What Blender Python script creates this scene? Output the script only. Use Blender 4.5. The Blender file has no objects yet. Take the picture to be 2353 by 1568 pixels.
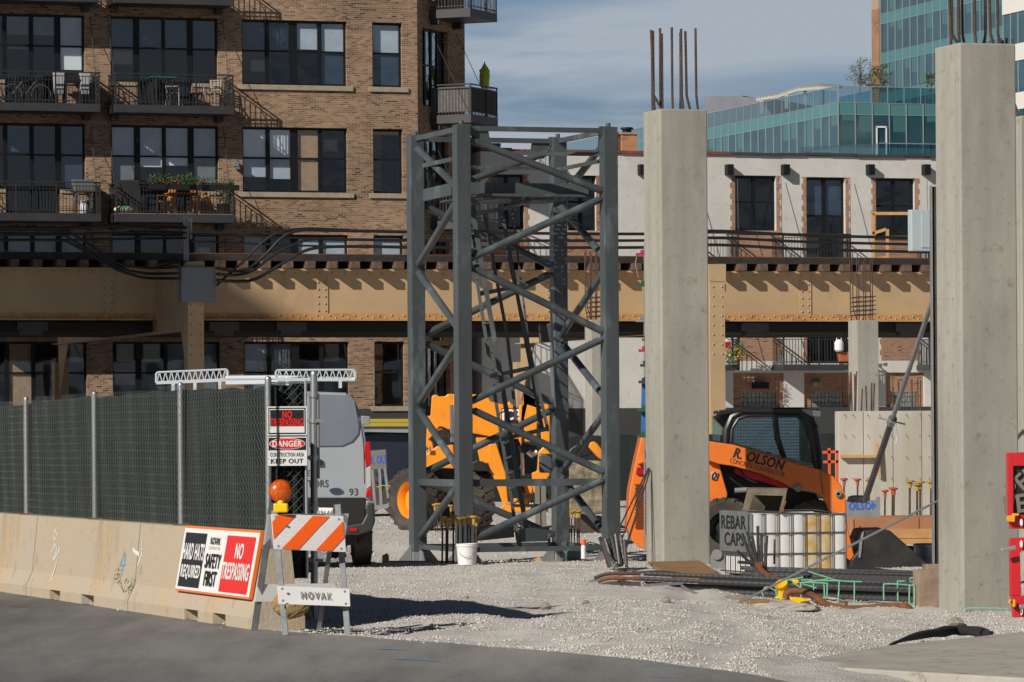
import bpy, math, random
import numpy as np
from mathutils import Vector, Matrix
R = math.radians
S = bpy.context.scene
COL = S.collection
# ---------------------------------------------------------------- camera
FPX, CU, CV, ROLL, EYE = 9700.0, 1176.5, 1000.0, 0.007, 1.6
RT = Vector((math.cos(ROLL), 0, -math.sin(ROLL))); UP = Vector((math.sin(ROLL), 0, math.cos(ROLL)))
cam_d = bpy.data.cameras.new('camera'); cam = bpy.data.objects.new('camera', cam_d); COL.objects.link(cam)
cam_d.sensor_fit = 'HORIZONTAL'; cam_d.sensor_width = 36; cam_d.lens = 36 * FPX / 2353
cam_d.shift_y = (CV - 784) / 2353
cam_d.clip_start = 1; cam_d.clip_end = 20000
m = Matrix.Identity(4)
for i in range(3):
    m[i][0] = RT[i]; m[i][1] = UP[i]; m[i][2] = (0, -1, 0)[i]
m[2][3] = EYE
cam.matrix_world = m
S.camera = cam
# ---------------------------------------------------------------- light
SUN = Vector((1.576, 1.879, -1.45)).normalized()
EL = math.asin(-SUN.z)
w = bpy.data.worlds.new('World'); S.world = w; w.use_nodes = True
nt = w.node_tree; nt.nodes.clear()
def N(nt, t, **kw):
    n = nt.nodes.new(t)
    for k, v in kw.items(): setattr(n, k, v)
    return n
sky = N(nt, 'ShaderNodeTexSky'); sky.sky_type = 'NISHITA'; sky.sun_disc = False
sky.sun_elevation = EL; sky.sun_rotation = math.atan2(-SUN.x, -SUN.y)
sky.air_density = 1.0; sky.dust_density = 1.5
tc = N(nt, 'ShaderNodeTexCoord'); mp = N(nt, 'ShaderNodeMapping')
mp.inputs['Scale'].default_value = (9, 9, 60); mp.inputs['Location'].default_value = (5, 1, 1.7)
no = N(nt, 'ShaderNodeTexNoise'); no.inputs['Scale'].default_value = 0.8; no.inputs['Detail'].default_value = 6; no.inputs['Roughness'].default_value = 0.5
no.inputs['Distortion'].default_value = 0.5
cr = N(nt, 'ShaderNodeValToRGB'); cr.color_ramp.elements[0].position = 0.42; cr.color_ramp.elements[1].position = 0.56
cr.color_ramp.elements[0].color = (0, 0, 0, 1); cr.color_ramp.elements[1].color = (1, 1, 1, 1)
mx = N(nt, 'ShaderNodeMix', data_type='RGBA')
mx.inputs[7].default_value = (7.6, 8.7, 10.0, 1)      # cloud
mx0 = N(nt, 'ShaderNodeMix', data_type='RGBA', blend_type='MULTIPLY'); mx0.inputs[0].default_value = 1
mx0.inputs[7].default_value = (0.80, 0.98, 1.38, 1)
bg = N(nt, 'ShaderNodeBackground'); bg.inputs[1].default_value = 0.05
wo = N(nt, 'ShaderNodeOutputWorld')
L = nt.links.new
L(tc.outputs['Generated'], mp.inputs['Vector']); L(mp.outputs[0], no.inputs['Vector']); L(no.outputs['Fac'], cr.inputs[0])
sz = N(nt, 'ShaderNodeSeparateXYZ'); L(tc.outputs['Generated'], sz.inputs[0])
lo_ = N(nt, 'ShaderNodeMapRange'); lo_.inputs[1].default_value = 0.115; lo_.inputs[2].default_value = 0.2; lo_.inputs[3].default_value = 1.0; lo_.inputs[4].default_value = 0.12
L(sz.outputs['Z'], lo_.inputs[0]); ml_ = N(nt, 'ShaderNodeMath'); ml_.operation = 'MULTIPLY'; L(cr.outputs[0], ml_.inputs[0]); L(lo_.outputs[0], ml_.inputs[1])
L(ml_.outputs[0], mx.inputs[0]); L(sky.outputs[0], mx0.inputs[6]); L(mx0.outputs[2], mx.inputs[6]); up_ = N(nt, 'ShaderNodeMapRange'); up_.inputs[1].default_value = 0.115; up_.inputs[2].default_value = 0.22; up_.inputs[3].default_value = 1.0; up_.inputs[4].default_value = 0.27
L(sz.outputs['Z'], up_.inputs[0]); sc_ = N(nt, 'ShaderNodeVectorMath'); sc_.operation = 'SCALE'; L(mx.outputs[2], sc_.inputs[0]); L(up_.outputs[0], sc_.inputs['Scale'])
L(sc_.outputs[0], bg.inputs[0]); L(bg.outputs[0], wo.inputs[0])
sd = bpy.data.lights.new('sun', 'SUN'); sd.energy = 4.8; sd.angle = R(0.53); sd.color = (1, 0.93, 0.83)
so = bpy.data.objects.new('sun', sd); COL.objects.link(so); so.rotation_euler = SUN.to_track_quat('-Z', 'Y').to_euler()
S.view_settings.view_transform = 'Standard'; S.view_settings.look = 'None'; S.view_settings.exposure = 0.0; S.view_settings.gamma = 1
# ---------------------------------------------------------------- pixel geometry (2353 x 1568 measuring frame)
def P(u, v, d):
    return Vector((0, d, EYE)) + RT * ((u - CU) * d / FPX) + UP * ((CV - v) * d / FPX)
def smooth(x):
    x = max(0.0, min(1.0, x)); return x * x * (3 - 2 * x)
def g(x, y):                                          # ground height
    z = -0.24 * smooth((x - 0.8) / 2.8) * smooth((51 - y) / 6)
    z -= 0.28 * smooth((y - 53.2) / 2) * smooth((67 - y) / 3) * smooth((x + 3.2) / 1.2) * smooth((4.0 - x) / 1.2)
    z -= 0.19 * smooth((x - 2.5) / 0.9) * smooth((y - 50.2) / 2) * smooth((60.5 - y) / 3)
    return z
def G(u, v):                                          # pixel -> ground point
    o = Vector((0, 0, EYE)); dr = P(u, v, 1) - o
    lo, hi = 15.0, 400.0
    f = lambda d: (o + dr * d).z - g((o + dr * d).x, (o + dr * d).y)
    s = lo
    while s < hi and f(s) > 0: s += 0.5
    a, b = s - 0.5, s
    for _ in range(20):
        c = (a + b) / 2
        if f(c) > 0: a = c
        else: b = c
    return o + dr * b
class Plane:                                          # vertical plane through p with direction angle (deg)
    def __init__(s, p, ang):
        s.o = Vector((p.x, p.y, 0)); s.ang = R(ang); s.t = Vector((math.cos(s.ang), math.sin(s.ang), 0)); s.n = Vector((s.t.y, -s.t.x, 0))
    def uv(s, u, v, off=0.0):                         # pixel -> (a, z) on the plane pushed out by off
        o = Vector((0, 0, EYE)); dr = P(u, v, 1) - o
        k = ((s.o + s.n * off - o).dot(s.n)) / dr.dot(s.n)
        q = o + dr * k
        return (q - s.o).dot(s.t), q.z
    def a(s, u, v=500, off=0.0): return s.uv(u, v, off)[0]
    def z(s, u, v, off=0.0): return s.uv(u, v, off)[1]
    def w(s, a, b, z): return s.o + s.t * a + s.n * b + Vector((0, 0, z))
    def M(s, a=0, b=0, z=0): return Matrix.Translation(s.w(a, b, z)) @ Matrix.Rotation(s.ang, 4, 'Z')
    # local frame: x = along, y = -outward, z = up
# ---------------------------------------------------------------- materials
MATS = {}
def new_mat(name):
    m = bpy.data.materials.new(name); m.use_nodes = True
    nt = m.node_tree; b = nt.nodes['Principled BSDF']; MATS[name] = m
    return m, nt, b
def mat(name, col, rough=0.6, metal=0.0, col2=None, scale=3.0, bump=0.0, bscale=40.0, spec=0.5, stain=None, coat=0.0, streak=False, detail=6, lo=0.35, hi=0.65, emit=0, alpha=1, pits=0, grime=None):
    if name in MATS: return MATS[name]
    m, nt, b = new_mat(name); L = nt.links.new
    b.inputs['Base Color'].default_value = (*col, 1); b.inputs['Roughness'].default_value = rough; b.inputs['Metallic'].default_value = metal
    b.inputs['Specular IOR Level'].default_value = spec; b.inputs['Coat Weight'].default_value = coat
    if emit: b.inputs['Emission Color'].default_value = (*col, 1); b.inputs['Emission Strength'].default_value = emit
    if alpha < 1: b.inputs['Alpha'].default_value = alpha
    tc = N(nt, 'ShaderNodeTexCoord'); src = tc.outputs['Object']
    if col2 is not None:
        mp = N(nt, 'ShaderNodeMapping'); L(src, mp.inputs[0])
        mp.inputs['Scale'].default_value = (1, 1, 0.22) if streak else (1, 1, 1)
        n = N(nt, 'ShaderNodeTexNoise'); n.inputs['Scale'].default_value = scale; n.inputs['Detail'].default_value = detail; n.inputs['Roughness'].default_value = 0.62
        L(mp.outputs[0], n.inputs['Vector'])
        r = N(nt, 'ShaderNodeValToRGB'); r.color_ramp.elements[0].position = lo; r.color_ramp.elements[1].position = hi
        r.color_ramp.elements[0].color = (*col, 1); r.color_ramp.elements[1].color = (*col2, 1)
        L(n.outputs['Fac'], r.inputs[0]); out = r.outputs[0]
        if stain is not None:
            n2 = N(nt, 'ShaderNodeTexNoise'); n2.inputs['Scale'].default_value = scale * 3.7; n2.inputs['Detail'].default_value = 8; n2.inputs['Roughness'].default_value = 0.7
            L(src, n2.inputs['Vector'])
            r2 = N(nt, 'ShaderNodeValToRGB'); r2.color_ramp.elements[0].position = 0.56; r2.color_ramp.elements[1].position = 0.68
            mm = N(nt, 'ShaderNodeMix', data_type='RGBA'); mm.inputs[7].default_value = (*stain, 1)
            L(n2.outputs['Fac'], r2.inputs[0]); L(r2.outputs[0], mm.inputs[0]); L(out, mm.inputs[6]); out = mm.outputs[2]
        if pits:
            for sc_, lo_p, hi_p, st_ in ((pits, .06, .10, .5), (pits * .28, .015, .03, .7)):
                vo = N(nt, 'ShaderNodeTexVoronoi'); vo.inputs['Scale'].default_value = sc_; L(src, vo.inputs['Vector'])
                wn = N(nt, 'ShaderNodeTexNoise'); wn.inputs['Scale'].default_value = sc_ * .2; L(src, wn.inputs['Vector'])
                ad_ = N(nt, 'ShaderNodeMath'); ad_.operation = 'MULTIPLY_ADD'; ad_.inputs[1].default_value = -.35; L(wn.outputs['Fac'], ad_.inputs[0]); L(vo.outputs['Distance'], ad_.inputs[2])
                pr = N(nt, 'ShaderNodeMapRange'); pr.inputs[1].default_value = lo_p - .175; pr.inputs[2].default_value = hi_p - .175; pr.inputs[3].default_value = st_; pr.inputs[4].default_value = 0
                L(ad_.outputs[0], pr.inputs[0]); pm = N(nt, 'ShaderNodeMix', data_type='RGBA'); pm.inputs[7].default_value = (.10, .09, .07, 1); L(pr.outputs[0], pm.inputs[0]); L(out, pm.inputs[6]); out = pm.outputs[2]
        if grime is not None:
            g1 = N(nt, 'ShaderNodeTexNoise'); g1.inputs['Scale'].default_value = grime[3]; g1.inputs['Detail'].default_value = 9; g1.inputs['Roughness'].default_value = .72
            gm = N(nt, 'ShaderNodeMapping'); gm.inputs['Scale'].default_value = (1, 1, .35); L(src, gm.inputs[0]); L(gm.outputs[0], g1.inputs['Vector'])
            g2 = N(nt, 'ShaderNodeMapRange'); g2.inputs[1].default_value = grime[4]; g2.inputs[2].default_value = grime[4] + .12; g2.inputs[4].default_value = grime[5]
            L(g1.outputs['Fac'], g2.inputs[0]); g3 = N(nt, 'ShaderNodeMix', data_type='RGBA'); g3.inputs[7].default_value = (*grime[:3], 1); L(g2.outputs[0], g3.inputs[0]); L(out, g3.inputs[6]); out = g3.outputs[2]
        L(out, b.inputs['Base Color'])
        rr = N(nt, 'ShaderNodeMapRange'); rr.inputs[3].default_value = max(0.05, rough - 0.1); rr.inputs[4].default_value = min(1, rough + 0.12)
        L(n.outputs['Fac'], rr.inputs[0]); L(rr.outputs[0], b.inputs['Roughness'])
    if bump:
        n3 = N(nt, 'ShaderNodeTexNoise'); n3.inputs['Scale'].default_value = bscale; n3.inputs['Detail'].default_value = 5
        L(src, n3.inputs['Vector']); bp = N(nt, 'ShaderNodeBump'); bp.inputs['Strength'].default_value = bump; bp.inputs['Distance'].default_value = 0.02
        L(n3.outputs['Fac'], bp.inputs['Height']); L(bp.outputs[0], b.inputs['Normal'])
    return m
def brick_mat(name, c1, c2, mortar, cdark, w=0.21, h=0.0677, ux='X', mo=0.009):
    m, nt, b = new_mat(name); L = nt.links.new
    tc = N(nt, 'ShaderNodeTexCoord'); sp = N(nt, 'ShaderNodeSeparateXYZ'); cb = N(nt, 'ShaderNodeCombineXYZ')
    L(tc.outputs['Object'], sp.inputs[0]); L(sp.outputs['Z'], cb.inputs[1])
    ad = N(nt, 'ShaderNodeMath'); ad.operation = 'ADD'; L(sp.outputs['X'], ad.inputs[0]); L(sp.outputs['Y'], ad.inputs[1]); L(ad.outputs[0], cb.inputs[0])
    def br(ca, cb_, off):
        t = N(nt, 'ShaderNodeTexBrick'); t.inputs['Scale'].default_value = 1; t.inputs['Brick Width'].default_value = w; t.inputs['Row Height'].default_value = h
        t.inputs['Mortar Size'].default_value = mo; t.inputs['Mortar Smooth'].default_value = 0.3; t.inputs['Bias'].default_value = off
        t.inputs['Color1'].default_value = (*ca, 1); t.inputs['Color2'].default_value = (*cb_, 1); t.inputs['Mortar'].default_value = (*mortar, 1)
        L(cb.outputs[0], t.inputs['Vector']); return t
    t1 = br(c1, c2, 0.0)
    t2 = br((0, 0, 0), (1, 1, 1), 0.0); t2.inputs['Mortar'].default_value = (0, 0, 0, 1)
    # dark / red single bricks gathered in patches
    n = N(nt, 'ShaderNodeTexNoise'); n.inputs['Scale'].default_value = 0.45; n.inputs['Detail'].default_value = 3; L(tc.outputs['Object'], n.inputs['Vector'])
    ma = N(nt, 'ShaderNodeMath'); ma.operation = 'ADD'; L(t2.outputs['Color'], ma.inputs[0]); L(n.outputs['Fac'], ma.inputs[1])
    r = N(nt, 'ShaderNodeValToRGB'); r.color_ramp.elements[0].position = 0.0; r.color_ramp.elements[1].position = 1.0
    gt = N(nt, 'ShaderNodeMapRange'); gt.inputs[1].default_value = 1.39; gt.inputs[2].default_value = 1.5; L(ma.outputs[0], gt.inputs[0])
    mm = N(nt, 'ShaderNodeMix', data_type='RGBA'); mm.inputs[7].default_value = (*cdark, 1)
    L(gt.outputs[0], mm.inputs[0]); L(t1.outputs['Color'], mm.inputs[6])
    n2 = N(nt, 'ShaderNodeTexNoise'); n2.inputs['Scale'].default_value = 0.25; n2.inputs['Detail'].default_value = 4; L(tc.outputs['Object'], n2.inputs['Vector'])
    hs = N(nt, 'ShaderNodeMapRange'); hs.inputs[1].default_value = 0.3; hs.inputs[2].default_value = 0.7; hs.inputs[3].default_value = 0.8; hs.inputs[4].default_value = 1.15; L(n2.outputs['Fac'], hs.inputs[0])
    mu = N(nt, 'ShaderNodeVectorMath'); mu.operation = 'SCALE'; L(mm.outputs[2], mu.inputs[0]); L(hs.outputs[0], mu.inputs['Scale'])
    L(mu.outputs[0], b.inputs['Base Color']); b.inputs['Roughness'].default_value = 0.9; b.inputs['Specular IOR Level'].default_value = 0.2
    bp = N(nt, 'ShaderNodeBump'); bp.inputs['Strength'].default_value = 0.6; bp.inputs['Distance'].default_value = 0.012
    iv = N(nt, 'ShaderNodeMath'); iv.operation = 'SUBTRACT'; iv.inputs[0].default_value = 1; L(t1.outputs['Fac'], iv.inputs[1]); L(iv.outputs[0], bp.inputs['Height']); L(bp.outputs[0], b.inputs['Normal'])
    return m
def glass_mat(name, tint, refl=0.18, rough=0.02, wav=0.0):
    m, nt, b = new_mat(name); L = nt.links.new; nt.nodes.remove(b)
    o = nt.nodes['Material Output']; tr = N(nt, 'ShaderNodeBsdfTransparent'); tr.inputs[0].default_value = (*tint, 1)
    gl = N(nt, 'ShaderNodeBsdfGlossy'); gl.inputs['Roughness'].default_value = rough; gl.inputs['Color'].default_value = (0.9, 0.95, 1, 1)
    mi = N(nt, 'ShaderNodeMixShader'); fr = N(nt, 'ShaderNodeLayerWeight'); fr.inputs['Blend'].default_value = 0.5
    mr = N(nt, 'ShaderNodeMapRange'); mr.inputs[3].default_value = refl; mr.inputs[4].default_value = 1.0
    pw_ = N(nt, 'ShaderNodeMath'); pw_.operation = 'POWER'; pw_.inputs[1].default_value = 4; L(fr.outputs['Facing'], pw_.inputs[0]); L(pw_.outputs[0], mr.inputs[0]); L(mr.outputs[0], mi.inputs[0]); L(tr.outputs[0], mi.inputs[1]); L(gl.outputs[0], mi.inputs[2]); L(mi.outputs[0], o.inputs[0])
    if wav:
        tc = N(nt, 'ShaderNodeTexCoord'); n = N(nt, 'ShaderNodeTexNoise'); n.inputs['Scale'].default_value = 1.1; n.inputs['Detail'].default_value = 1
        L(tc.outputs['Object'], n.inputs['Vector']); bp = N(nt, 'ShaderNodeBump'); bp.inputs['Strength'].default_value = wav; bp.inputs['Distance'].default_value = 0.05
        L(n.outputs['Fac'], bp.inputs['Height']); L(bp.outputs[0], gl.inputs['Normal'])
    return m
# ---------------------------------------------------------------- objects
def tag(o, label=None, cat=None, group=None, kind=None):
    if label: o['label'] = label
    if cat: o['category'] = cat
    if group: o['group'] = group
    if kind: o['kind'] = kind
    return o
WM = {}
def thing(name, label, cat, M=None, group=None):
    o = bpy.data.objects.new(name, None); COL.objects.link(o); o.empty_display_size = 0.2
    if M is None: M = Matrix.Identity(4)
    if isinstance(M, Vector): M = Matrix.Translation(M)
    o.matrix_world = M; WM[o.name] = M.copy()
    return tag(o, label, cat, group)
def orient(p, q, up=Vector((0, 0, 1))):
    z = (q - p).normalized()
    if abs(z.dot(up)) > 0.98: up = Vector((0, 1, 0))
    x = z.cross(up).normalized(); y = x.cross(z)
    return x, y, z
class MB:
    def __init__(s): s.v = []; s.f = []
    def add(s, vs, fs):
        k = len(s.v); s.v += [Vector(q) for q in vs]; s.f += [tuple(i + k for i in f) for f in fs]; return s
    def box(s, x0, x1, y0, y1, z0, z1):
        return s.add([(x0, y0, z0), (x1, y0, z0), (x1, y1, z0), (x0, y1, z0), (x0, y0, z1), (x1, y0, z1), (x1, y1, z1), (x0, y1, z1)],
                     [(0, 3, 2, 1), (4, 5, 6, 7), (0, 1, 5, 4), (1, 2, 6, 5), (2, 3, 7, 6), (3, 0, 4, 7)])
    def quad(s, a, b, c, d): return s.add([a, b, c, d], [(0, 1, 2, 3)])
    def bar(s, p, q, wd, h=None, up=Vector((0, 0, 1))):
        p = Vector(p); q = Vector(q); h = wd if h is None else h; x, y, z = orient(p, q, up); x = x * wd / 2; y = y * h / 2
        return s.add([p - x - y, p + x - y, p + x + y, p - x + y, q - x - y, q + x - y, q + x + y, q - x + y],
                     [(3, 2, 1, 0), (4, 5, 6, 7), (0, 1, 5, 4), (1, 2, 6, 5), (2, 3, 7, 6), (3, 0, 4, 7)])
    def tube(s, pts, r, n=8, cap=True, r2=None):
        pts = [Vector(p) for p in pts]; k0 = len(s.v); m_ = len(pts)
        x = None
        for i, p in enumerate(pts):
            d = (pts[min(i + 1, m_ - 1)] - pts[max(i - 1, 0)]).normalized()
            if x is None:
                x = orient(Vector((0, 0, 0)), d)[0]
            x = (x - d * x.dot(d)).normalized(); y = d.cross(x)
            rr = r[i] if isinstance(r, (list, tuple)) else (r if r2 is None else r + (r2 - r) * i / max(1, m_ - 1))
            for j in range(n):
                an = 2 * math.pi * j / n; s.v.append(p + x * (rr * math.cos(an)) + y * (rr * math.sin(an)))
        for i in range(m_ - 1):
            for j in range(n):
                a = k0 + i * n + j; b = k0 + i * n + (j + 1) % n; s.f.append((a, b, b + n, a + n))
        if cap: s.f.append(tuple(k0 + j for j in reversed(range(n)))); s.f.append(tuple(k0 + (m_ - 1) * n + j for j in range(n)))
        return s
    def prism(s, pts, off):                           # polygon (list of points) swept by vector off
        pts = [Vector(p) for p in pts]; n = len(pts); k = len(s.v); off = Vector(off)
        s.v += pts + [p + off for p in pts]
        s.f.append(tuple(k + i for i in range(n))); s.f.append(tuple(k + n + i for i in reversed(range(n))))
        for i in range(n): s.f.append((k + i, k + n + i, k + n + (i + 1) % n, k + (i + 1) % n))
        return s
    def lathe(s, prof, c=(0, 0, 0), n=24, ax=Vector((0, 0, 1)), caps=True):
        c = Vector(c); x, y, z = orient(Vector((0, 0, 0)), ax) ; k = len(s.v)
        for (r, h) in prof:
            for j in range(n):
                an = 2 * math.pi * j / n; s.v.append(c + x * (r * math.cos(an)) + y * (r * math.sin(an)) + z * h)
        for i in range(len(prof) - 1):
            for j in range(n):
                a = k + i * n + j; b = k + i * n + (j + 1) % n; s.f.append((a, b, b + n, a + n))
        if caps:
            s.f.append(tuple(k + j for j in reversed(range(n)))); s.f.append(tuple(k + (len(prof) - 1) * n + j for j in range(n)))
        return s
    def ball(s, c, rx, ry=None, rz=None, n=14, m_=8, jit=0, rnd=None):
        ry = rx if ry is None else ry; rz = rx if rz is None else rz; c = Vector(c); k = len(s.v)
        s.v.append(c + Vector((0, 0, -rz)))
        for i in range(1, m_):
            th = math.pi * i / m_
            for j in range(n):
                ph = 2 * math.pi * j / n; q = 1 + (rnd.uniform(-jit, jit) if jit else 0)
                s.v.append(c + Vector((rx * math.sin(th) * math.cos(ph) * q, ry * math.sin(th) * math.sin(ph) * q, -rz * math.cos(th) * q)))
        s.v.append(c + Vector((0, 0, rz))); e = len(s.v) - 1
        for j in range(n): s.f.append((k, k + 1 + (j + 1) % n, k + 1 + j)); s.f.append((e, e - n + j, e - n + (j + 1) % n))
        for i in range(m_ - 2):
            for j in range(n):
                a = k + 1 + i * n + j; b = k + 1 + i * n + (j + 1) % n; s.f.append((a, b, b + n, a + n))
        return s
    def build(s, name, mt, parent=None, world=False, smooth_=False, bevel=0, **tg):
        me = bpy.data.meshes.new(name)
        vs = s.v
        if parent is not None and world:
            inv = WM[parent.name].inverted(); vs = [inv @ v for v in vs]
        me.from_pydata([tuple(v) for v in vs], [], s.f); me.materials.append(mt)
        bm_fix(me)
        if smooth_:
            me.polygons.foreach_set('use_smooth', [True] * len(me.polygons))
        o = bpy.data.objects.new(name, me); COL.objects.link(o)
        if parent is not None: o.parent = parent; WM[o.name] = WM[parent.name]
        else: WM[o.name] = Matrix.Identity(4)
        if smooth_: 
            md = o.modifiers.new('edge', 'EDGE_SPLIT'); md.split_angle = R(35)
        if bevel:
            md = o.modifiers.new('bevel', 'BEVEL'); md.width = bevel; md.segments = 2; md.limit_method = 'ANGLE'; md.angle_limit = R(40)
        return tag(o, **tg)
import bmesh
def bm_fix(me):
    bm = bmesh.new(); bm.from_mesh(me); bmesh.ops.recalc_face_normals(bm, faces=bm.faces); bm.to_mesh(me); bm.free()
def wall_mesh(mb, x0, x1, z0, z1, holes, y0=0.0, th=0.3):
    """front skin at y0 with holes; reveals go back to y0+th"""
    xs = sorted({x0, x1, *[h[0] for h in holes], *[h[1] for h in holes]}); zs = sorted({z0, z1, *[h[2] for h in holes], *[h[3] for h in holes]})
    xs = [x for x in xs if x0 <= x <= x1]; zs = [z for z in zs if z0 <= z <= z1]
    for i in range(len(xs) - 1):
        for j in range(len(zs) - 1):
            cx = (xs[i] + xs[i + 1]) / 2; cz = (zs[j] + zs[j + 1]) / 2
            if any(h[0] < cx < h[1] and h[2] < cz < h[3] for h in holes): continue
            mb.quad((xs[i], y0, zs[j]), (xs[i + 1], y0, zs[j]), (xs[i + 1], y0, zs[j + 1]), (xs[i], y0, zs[j + 1]))
    for (a, b, c, d) in holes:
        a = max(a, x0); b = min(b, x1); c = max(c, z0); d = min(d, z1)
        mb.quad((a, y0, c), (a, y0 + th, c), (a, y0 + th, d), (a, y0, d)); mb.quad((b, y0, c), (b, y0, d), (b, y0 + th, d), (b, y0 + th, c))
        mb.quad((a, y0, d), (a, y0 + th, d), (b, y0 + th, d), (b, y0, d)); mb.quad((a, y0, c), (b, y0, c), (b, y0 + th, c), (a, y0 + th, c))
    return mb
def lettering(txt, parent, mt, o, ex, ey, W=None, H=None, bold=0.02, name='lettering', slant=0.0, space=1.0):
    """flat letters; o = world centre, ex / ey = unit vectors right and up, scaled to W x H"""
    c = bpy.data.curves.new('t', 'FONT'); c.body = txt; c.size = 1; c.offset = bold; c.align_x = 'CENTER'; c.shear = slant; c.offset = 0; c.space_character = space + bold * 1.6
    c.resolution_u = 3; c.space_line = 0.85
    ob = bpy.data.objects.new('t', c); COL.objects.link(ob)
    bpy.context.view_layer.update()
    me = bpy.data.meshes.new_from_object(ob.evaluated_get(bpy.context.evaluated_depsgraph_get())); bpy.data.objects.remove(ob); bpy.data.curves.remove(c)
    co = np.empty(len(me.vertices) * 3); me.vertices.foreach_get('co', co); co = co.reshape(-1, 3)
    mn = co.min(0); mxx = co.max(0); sz = mxx - mn; ce = (mn + mxx) / 2
    sx = W / sz[0] if W else H / sz[1]; sy = H / sz[1] if H else sx
    inv = WM[parent.name].inverted(); nrm = ex.cross(ey)
    fs_ = [tuple(p_.vertices) for p_ in me.polygons]; nv = len(co); V_ = []; F_ = []
    cps = [(0, 0)] if bold <= 0.012 else [(0, 0), (1, 0), (-1, 0), (0, 1), (0, -1)]
    for k_, (dx_, dy_) in enumerate(cps):      # heavier strokes: the same letters struck again a hair apart
        for q in co: V_.append(inv @ (o + ex * ((q[0] - ce[0] + dx_ * bold * .8) * sx) + ey * ((q[1] - ce[1] + dy_ * bold * .5) * sy) + nrm * (k_ * .00025)))
        F_ += [tuple(i + k_ * nv for i in f) for f in fs_]
    bpy.data.meshes.remove(me); me = bpy.data.meshes.new(name); me.from_pydata([tuple(v) for v in V_], [], F_)
    me.name = name; me.materials.clear(); me.materials.append(mt)
    ob = bpy.data.objects.new(name, me); COL.objects.link(ob); ob.parent = parent; WM[ob.name] = WM[parent.name]
    return ob
def dup(root, M, label=None, group=None, name=None):
    r = root.copy(); COL.objects.link(r); r.matrix_world = M; WM[r.name] = M.copy()
    if label: r['label'] = label
    if group: r['group'] = group
    for ch in list(root.children):
        c = ch.copy(); COL.objects.link(c); c.parent = r; WM[c.name] = WM[r.name]
        for q in ch.children:
            d = q.copy(); COL.objects.link(d); d.parent = c; WM[d.name] = WM[r.name]
    return r
ZV = Vector((0, 0, 1))
# ---------------------------------------------------------------- palette
brick = brick_mat('brown_brick', (0.16, 0.090, 0.057), (0.385, 0.25, 0.16), (0.34, 0.27, 0.20), (0.06, 0.042, 0.034))
brick2 = brick_mat('red_brick', (0.30, 0.14, 0.085), (0.40, 0.22, 0.13), (0.33, 0.26, 0.2), (0.13, 0.08, 0.06))
brick3 = brick_mat('orange_brick', (0.42, 0.19, 0.09), (0.5, 0.26, 0.13), (0.4, 0.3, 0.2), (0.3, 0.12, 0.07), w=0.4, h=0.13)
black = mat('black_frame', (0.009, 0.010, 0.012), 0.5, spec=.25)
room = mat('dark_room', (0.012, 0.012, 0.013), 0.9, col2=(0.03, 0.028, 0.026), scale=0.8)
glass = glass_mat('window_glass', (0.88, 0.92, 0.95), 0.055, wav=0.12)
blind = mat('pale_blind', (0.80, 0.84, 0.86), 0.9)
slats = mat('beige_blind', (0.45, 0.30, 0.18), 0.9, col2=(0.35, 0.22, 0.13), scale=6)
stone = mat('stone_sill', (0.38, 0.32, 0.24), 0.85, col2=(0.28, 0.24, 0.185), scale=4)
rail = mat('dark_railing', (0.022, 0.023, 0.025), 0.55)
slabm = mat('grey_steel_edge', (0.032, 0.033, 0.038), 0.5, col2=(0.042, 0.042, 0.048), scale=2)
charcoal = mat('charcoal_paint', (0.035, 0.035, 0.037), 0.7, col2=(0.045, 0.045, 0.045), scale=1)
whitew = mat('white_painted_brick', (0.60, 0.585, 0.555), 0.85, col2=(0.53, 0.515, 0.49), scale=0.9, bump=0.35, bscale=7, stain=(0.44, 0.43, 0.42))
elpaint = mat('tan_steel_paint', (0.48, 0.335, 0.19), 0.55, col2=(0.41, 0.285, 0.165), scale=0.7, grime=(.24, .13, .06, .8, .60, .45))
elrust = mat('rust_stained_tan', (0.46, 0.27, 0.11), 0.65, col2=(0.30, 0.135, 0.045), scale=1.6, lo=0.45, hi=0.75)
timber = mat('dark_timber', (0.035, 0.028, 0.024), 0.85, col2=(0.02, 0.017, 0.015), scale=5)
tiem = mat('tie_end', (0.16, 0.10, 0.065), 0.9, col2=(0.07, 0.045, 0.035), scale=7)
cablem = mat('black_cable', (0.008, 0.008, 0.009), 0.55)
galv = mat('galvanised_steel', (0.42, 0.44, 0.45), 0.42, 0.75, col2=(0.33, 0.35, 0.36), scale=9)
galvd = mat('dull_galvanised', (0.20, 0.215, 0.22), 0.6, 0.25, col2=(0.26, 0.27, 0.275), scale=6)
conc = mat('concrete', (0.37, 0.36, 0.315), 0.85, col2=(0.235, 0.23, 0.20), scale=2.2, streak=True, bump=0.07, bscale=40, stain=(0.215, 0.20, 0.155), lo=0.3, hi=0.72, pits=16, grime=(.17, .155, .11, 1.3, .56, .55))
concl = mat('pale_concrete', (0.50, 0.475, 0.43), 0.9, col2=(0.36, 0.33, 0.27), scale=1.2, bump=0.06, bscale=30, streak=True, grime=(.30, .27, .22, 1.0, .56, .4))
mastm = mat('grey_green_mast_paint', (0.050, 0.060, 0.062), 0.42, col2=(0.072, 0.088, 0.098), scale=1.1, streak=True, lo=0.42, hi=0.66, spec=0.5, bump=0.05, bscale=20, grime=(.15, .18, .20, 1.6, .55, .7))
orange = mat('orange_machine_paint', (0.76, 0.185, 0.018), 0.42, col2=(0.66, 0.15, 0.014), scale=3, coat=0.2, grime=(.30, .15, .07, 3.5, .56, .5))
yellow = mat('yellow_orange_paint', (0.84, 0.30, 0.010), 0.42, col2=(0.74, 0.25, 0.010), scale=3, coat=0.2, grime=(.34, .16, .05, 3, .56, .55))
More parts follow.
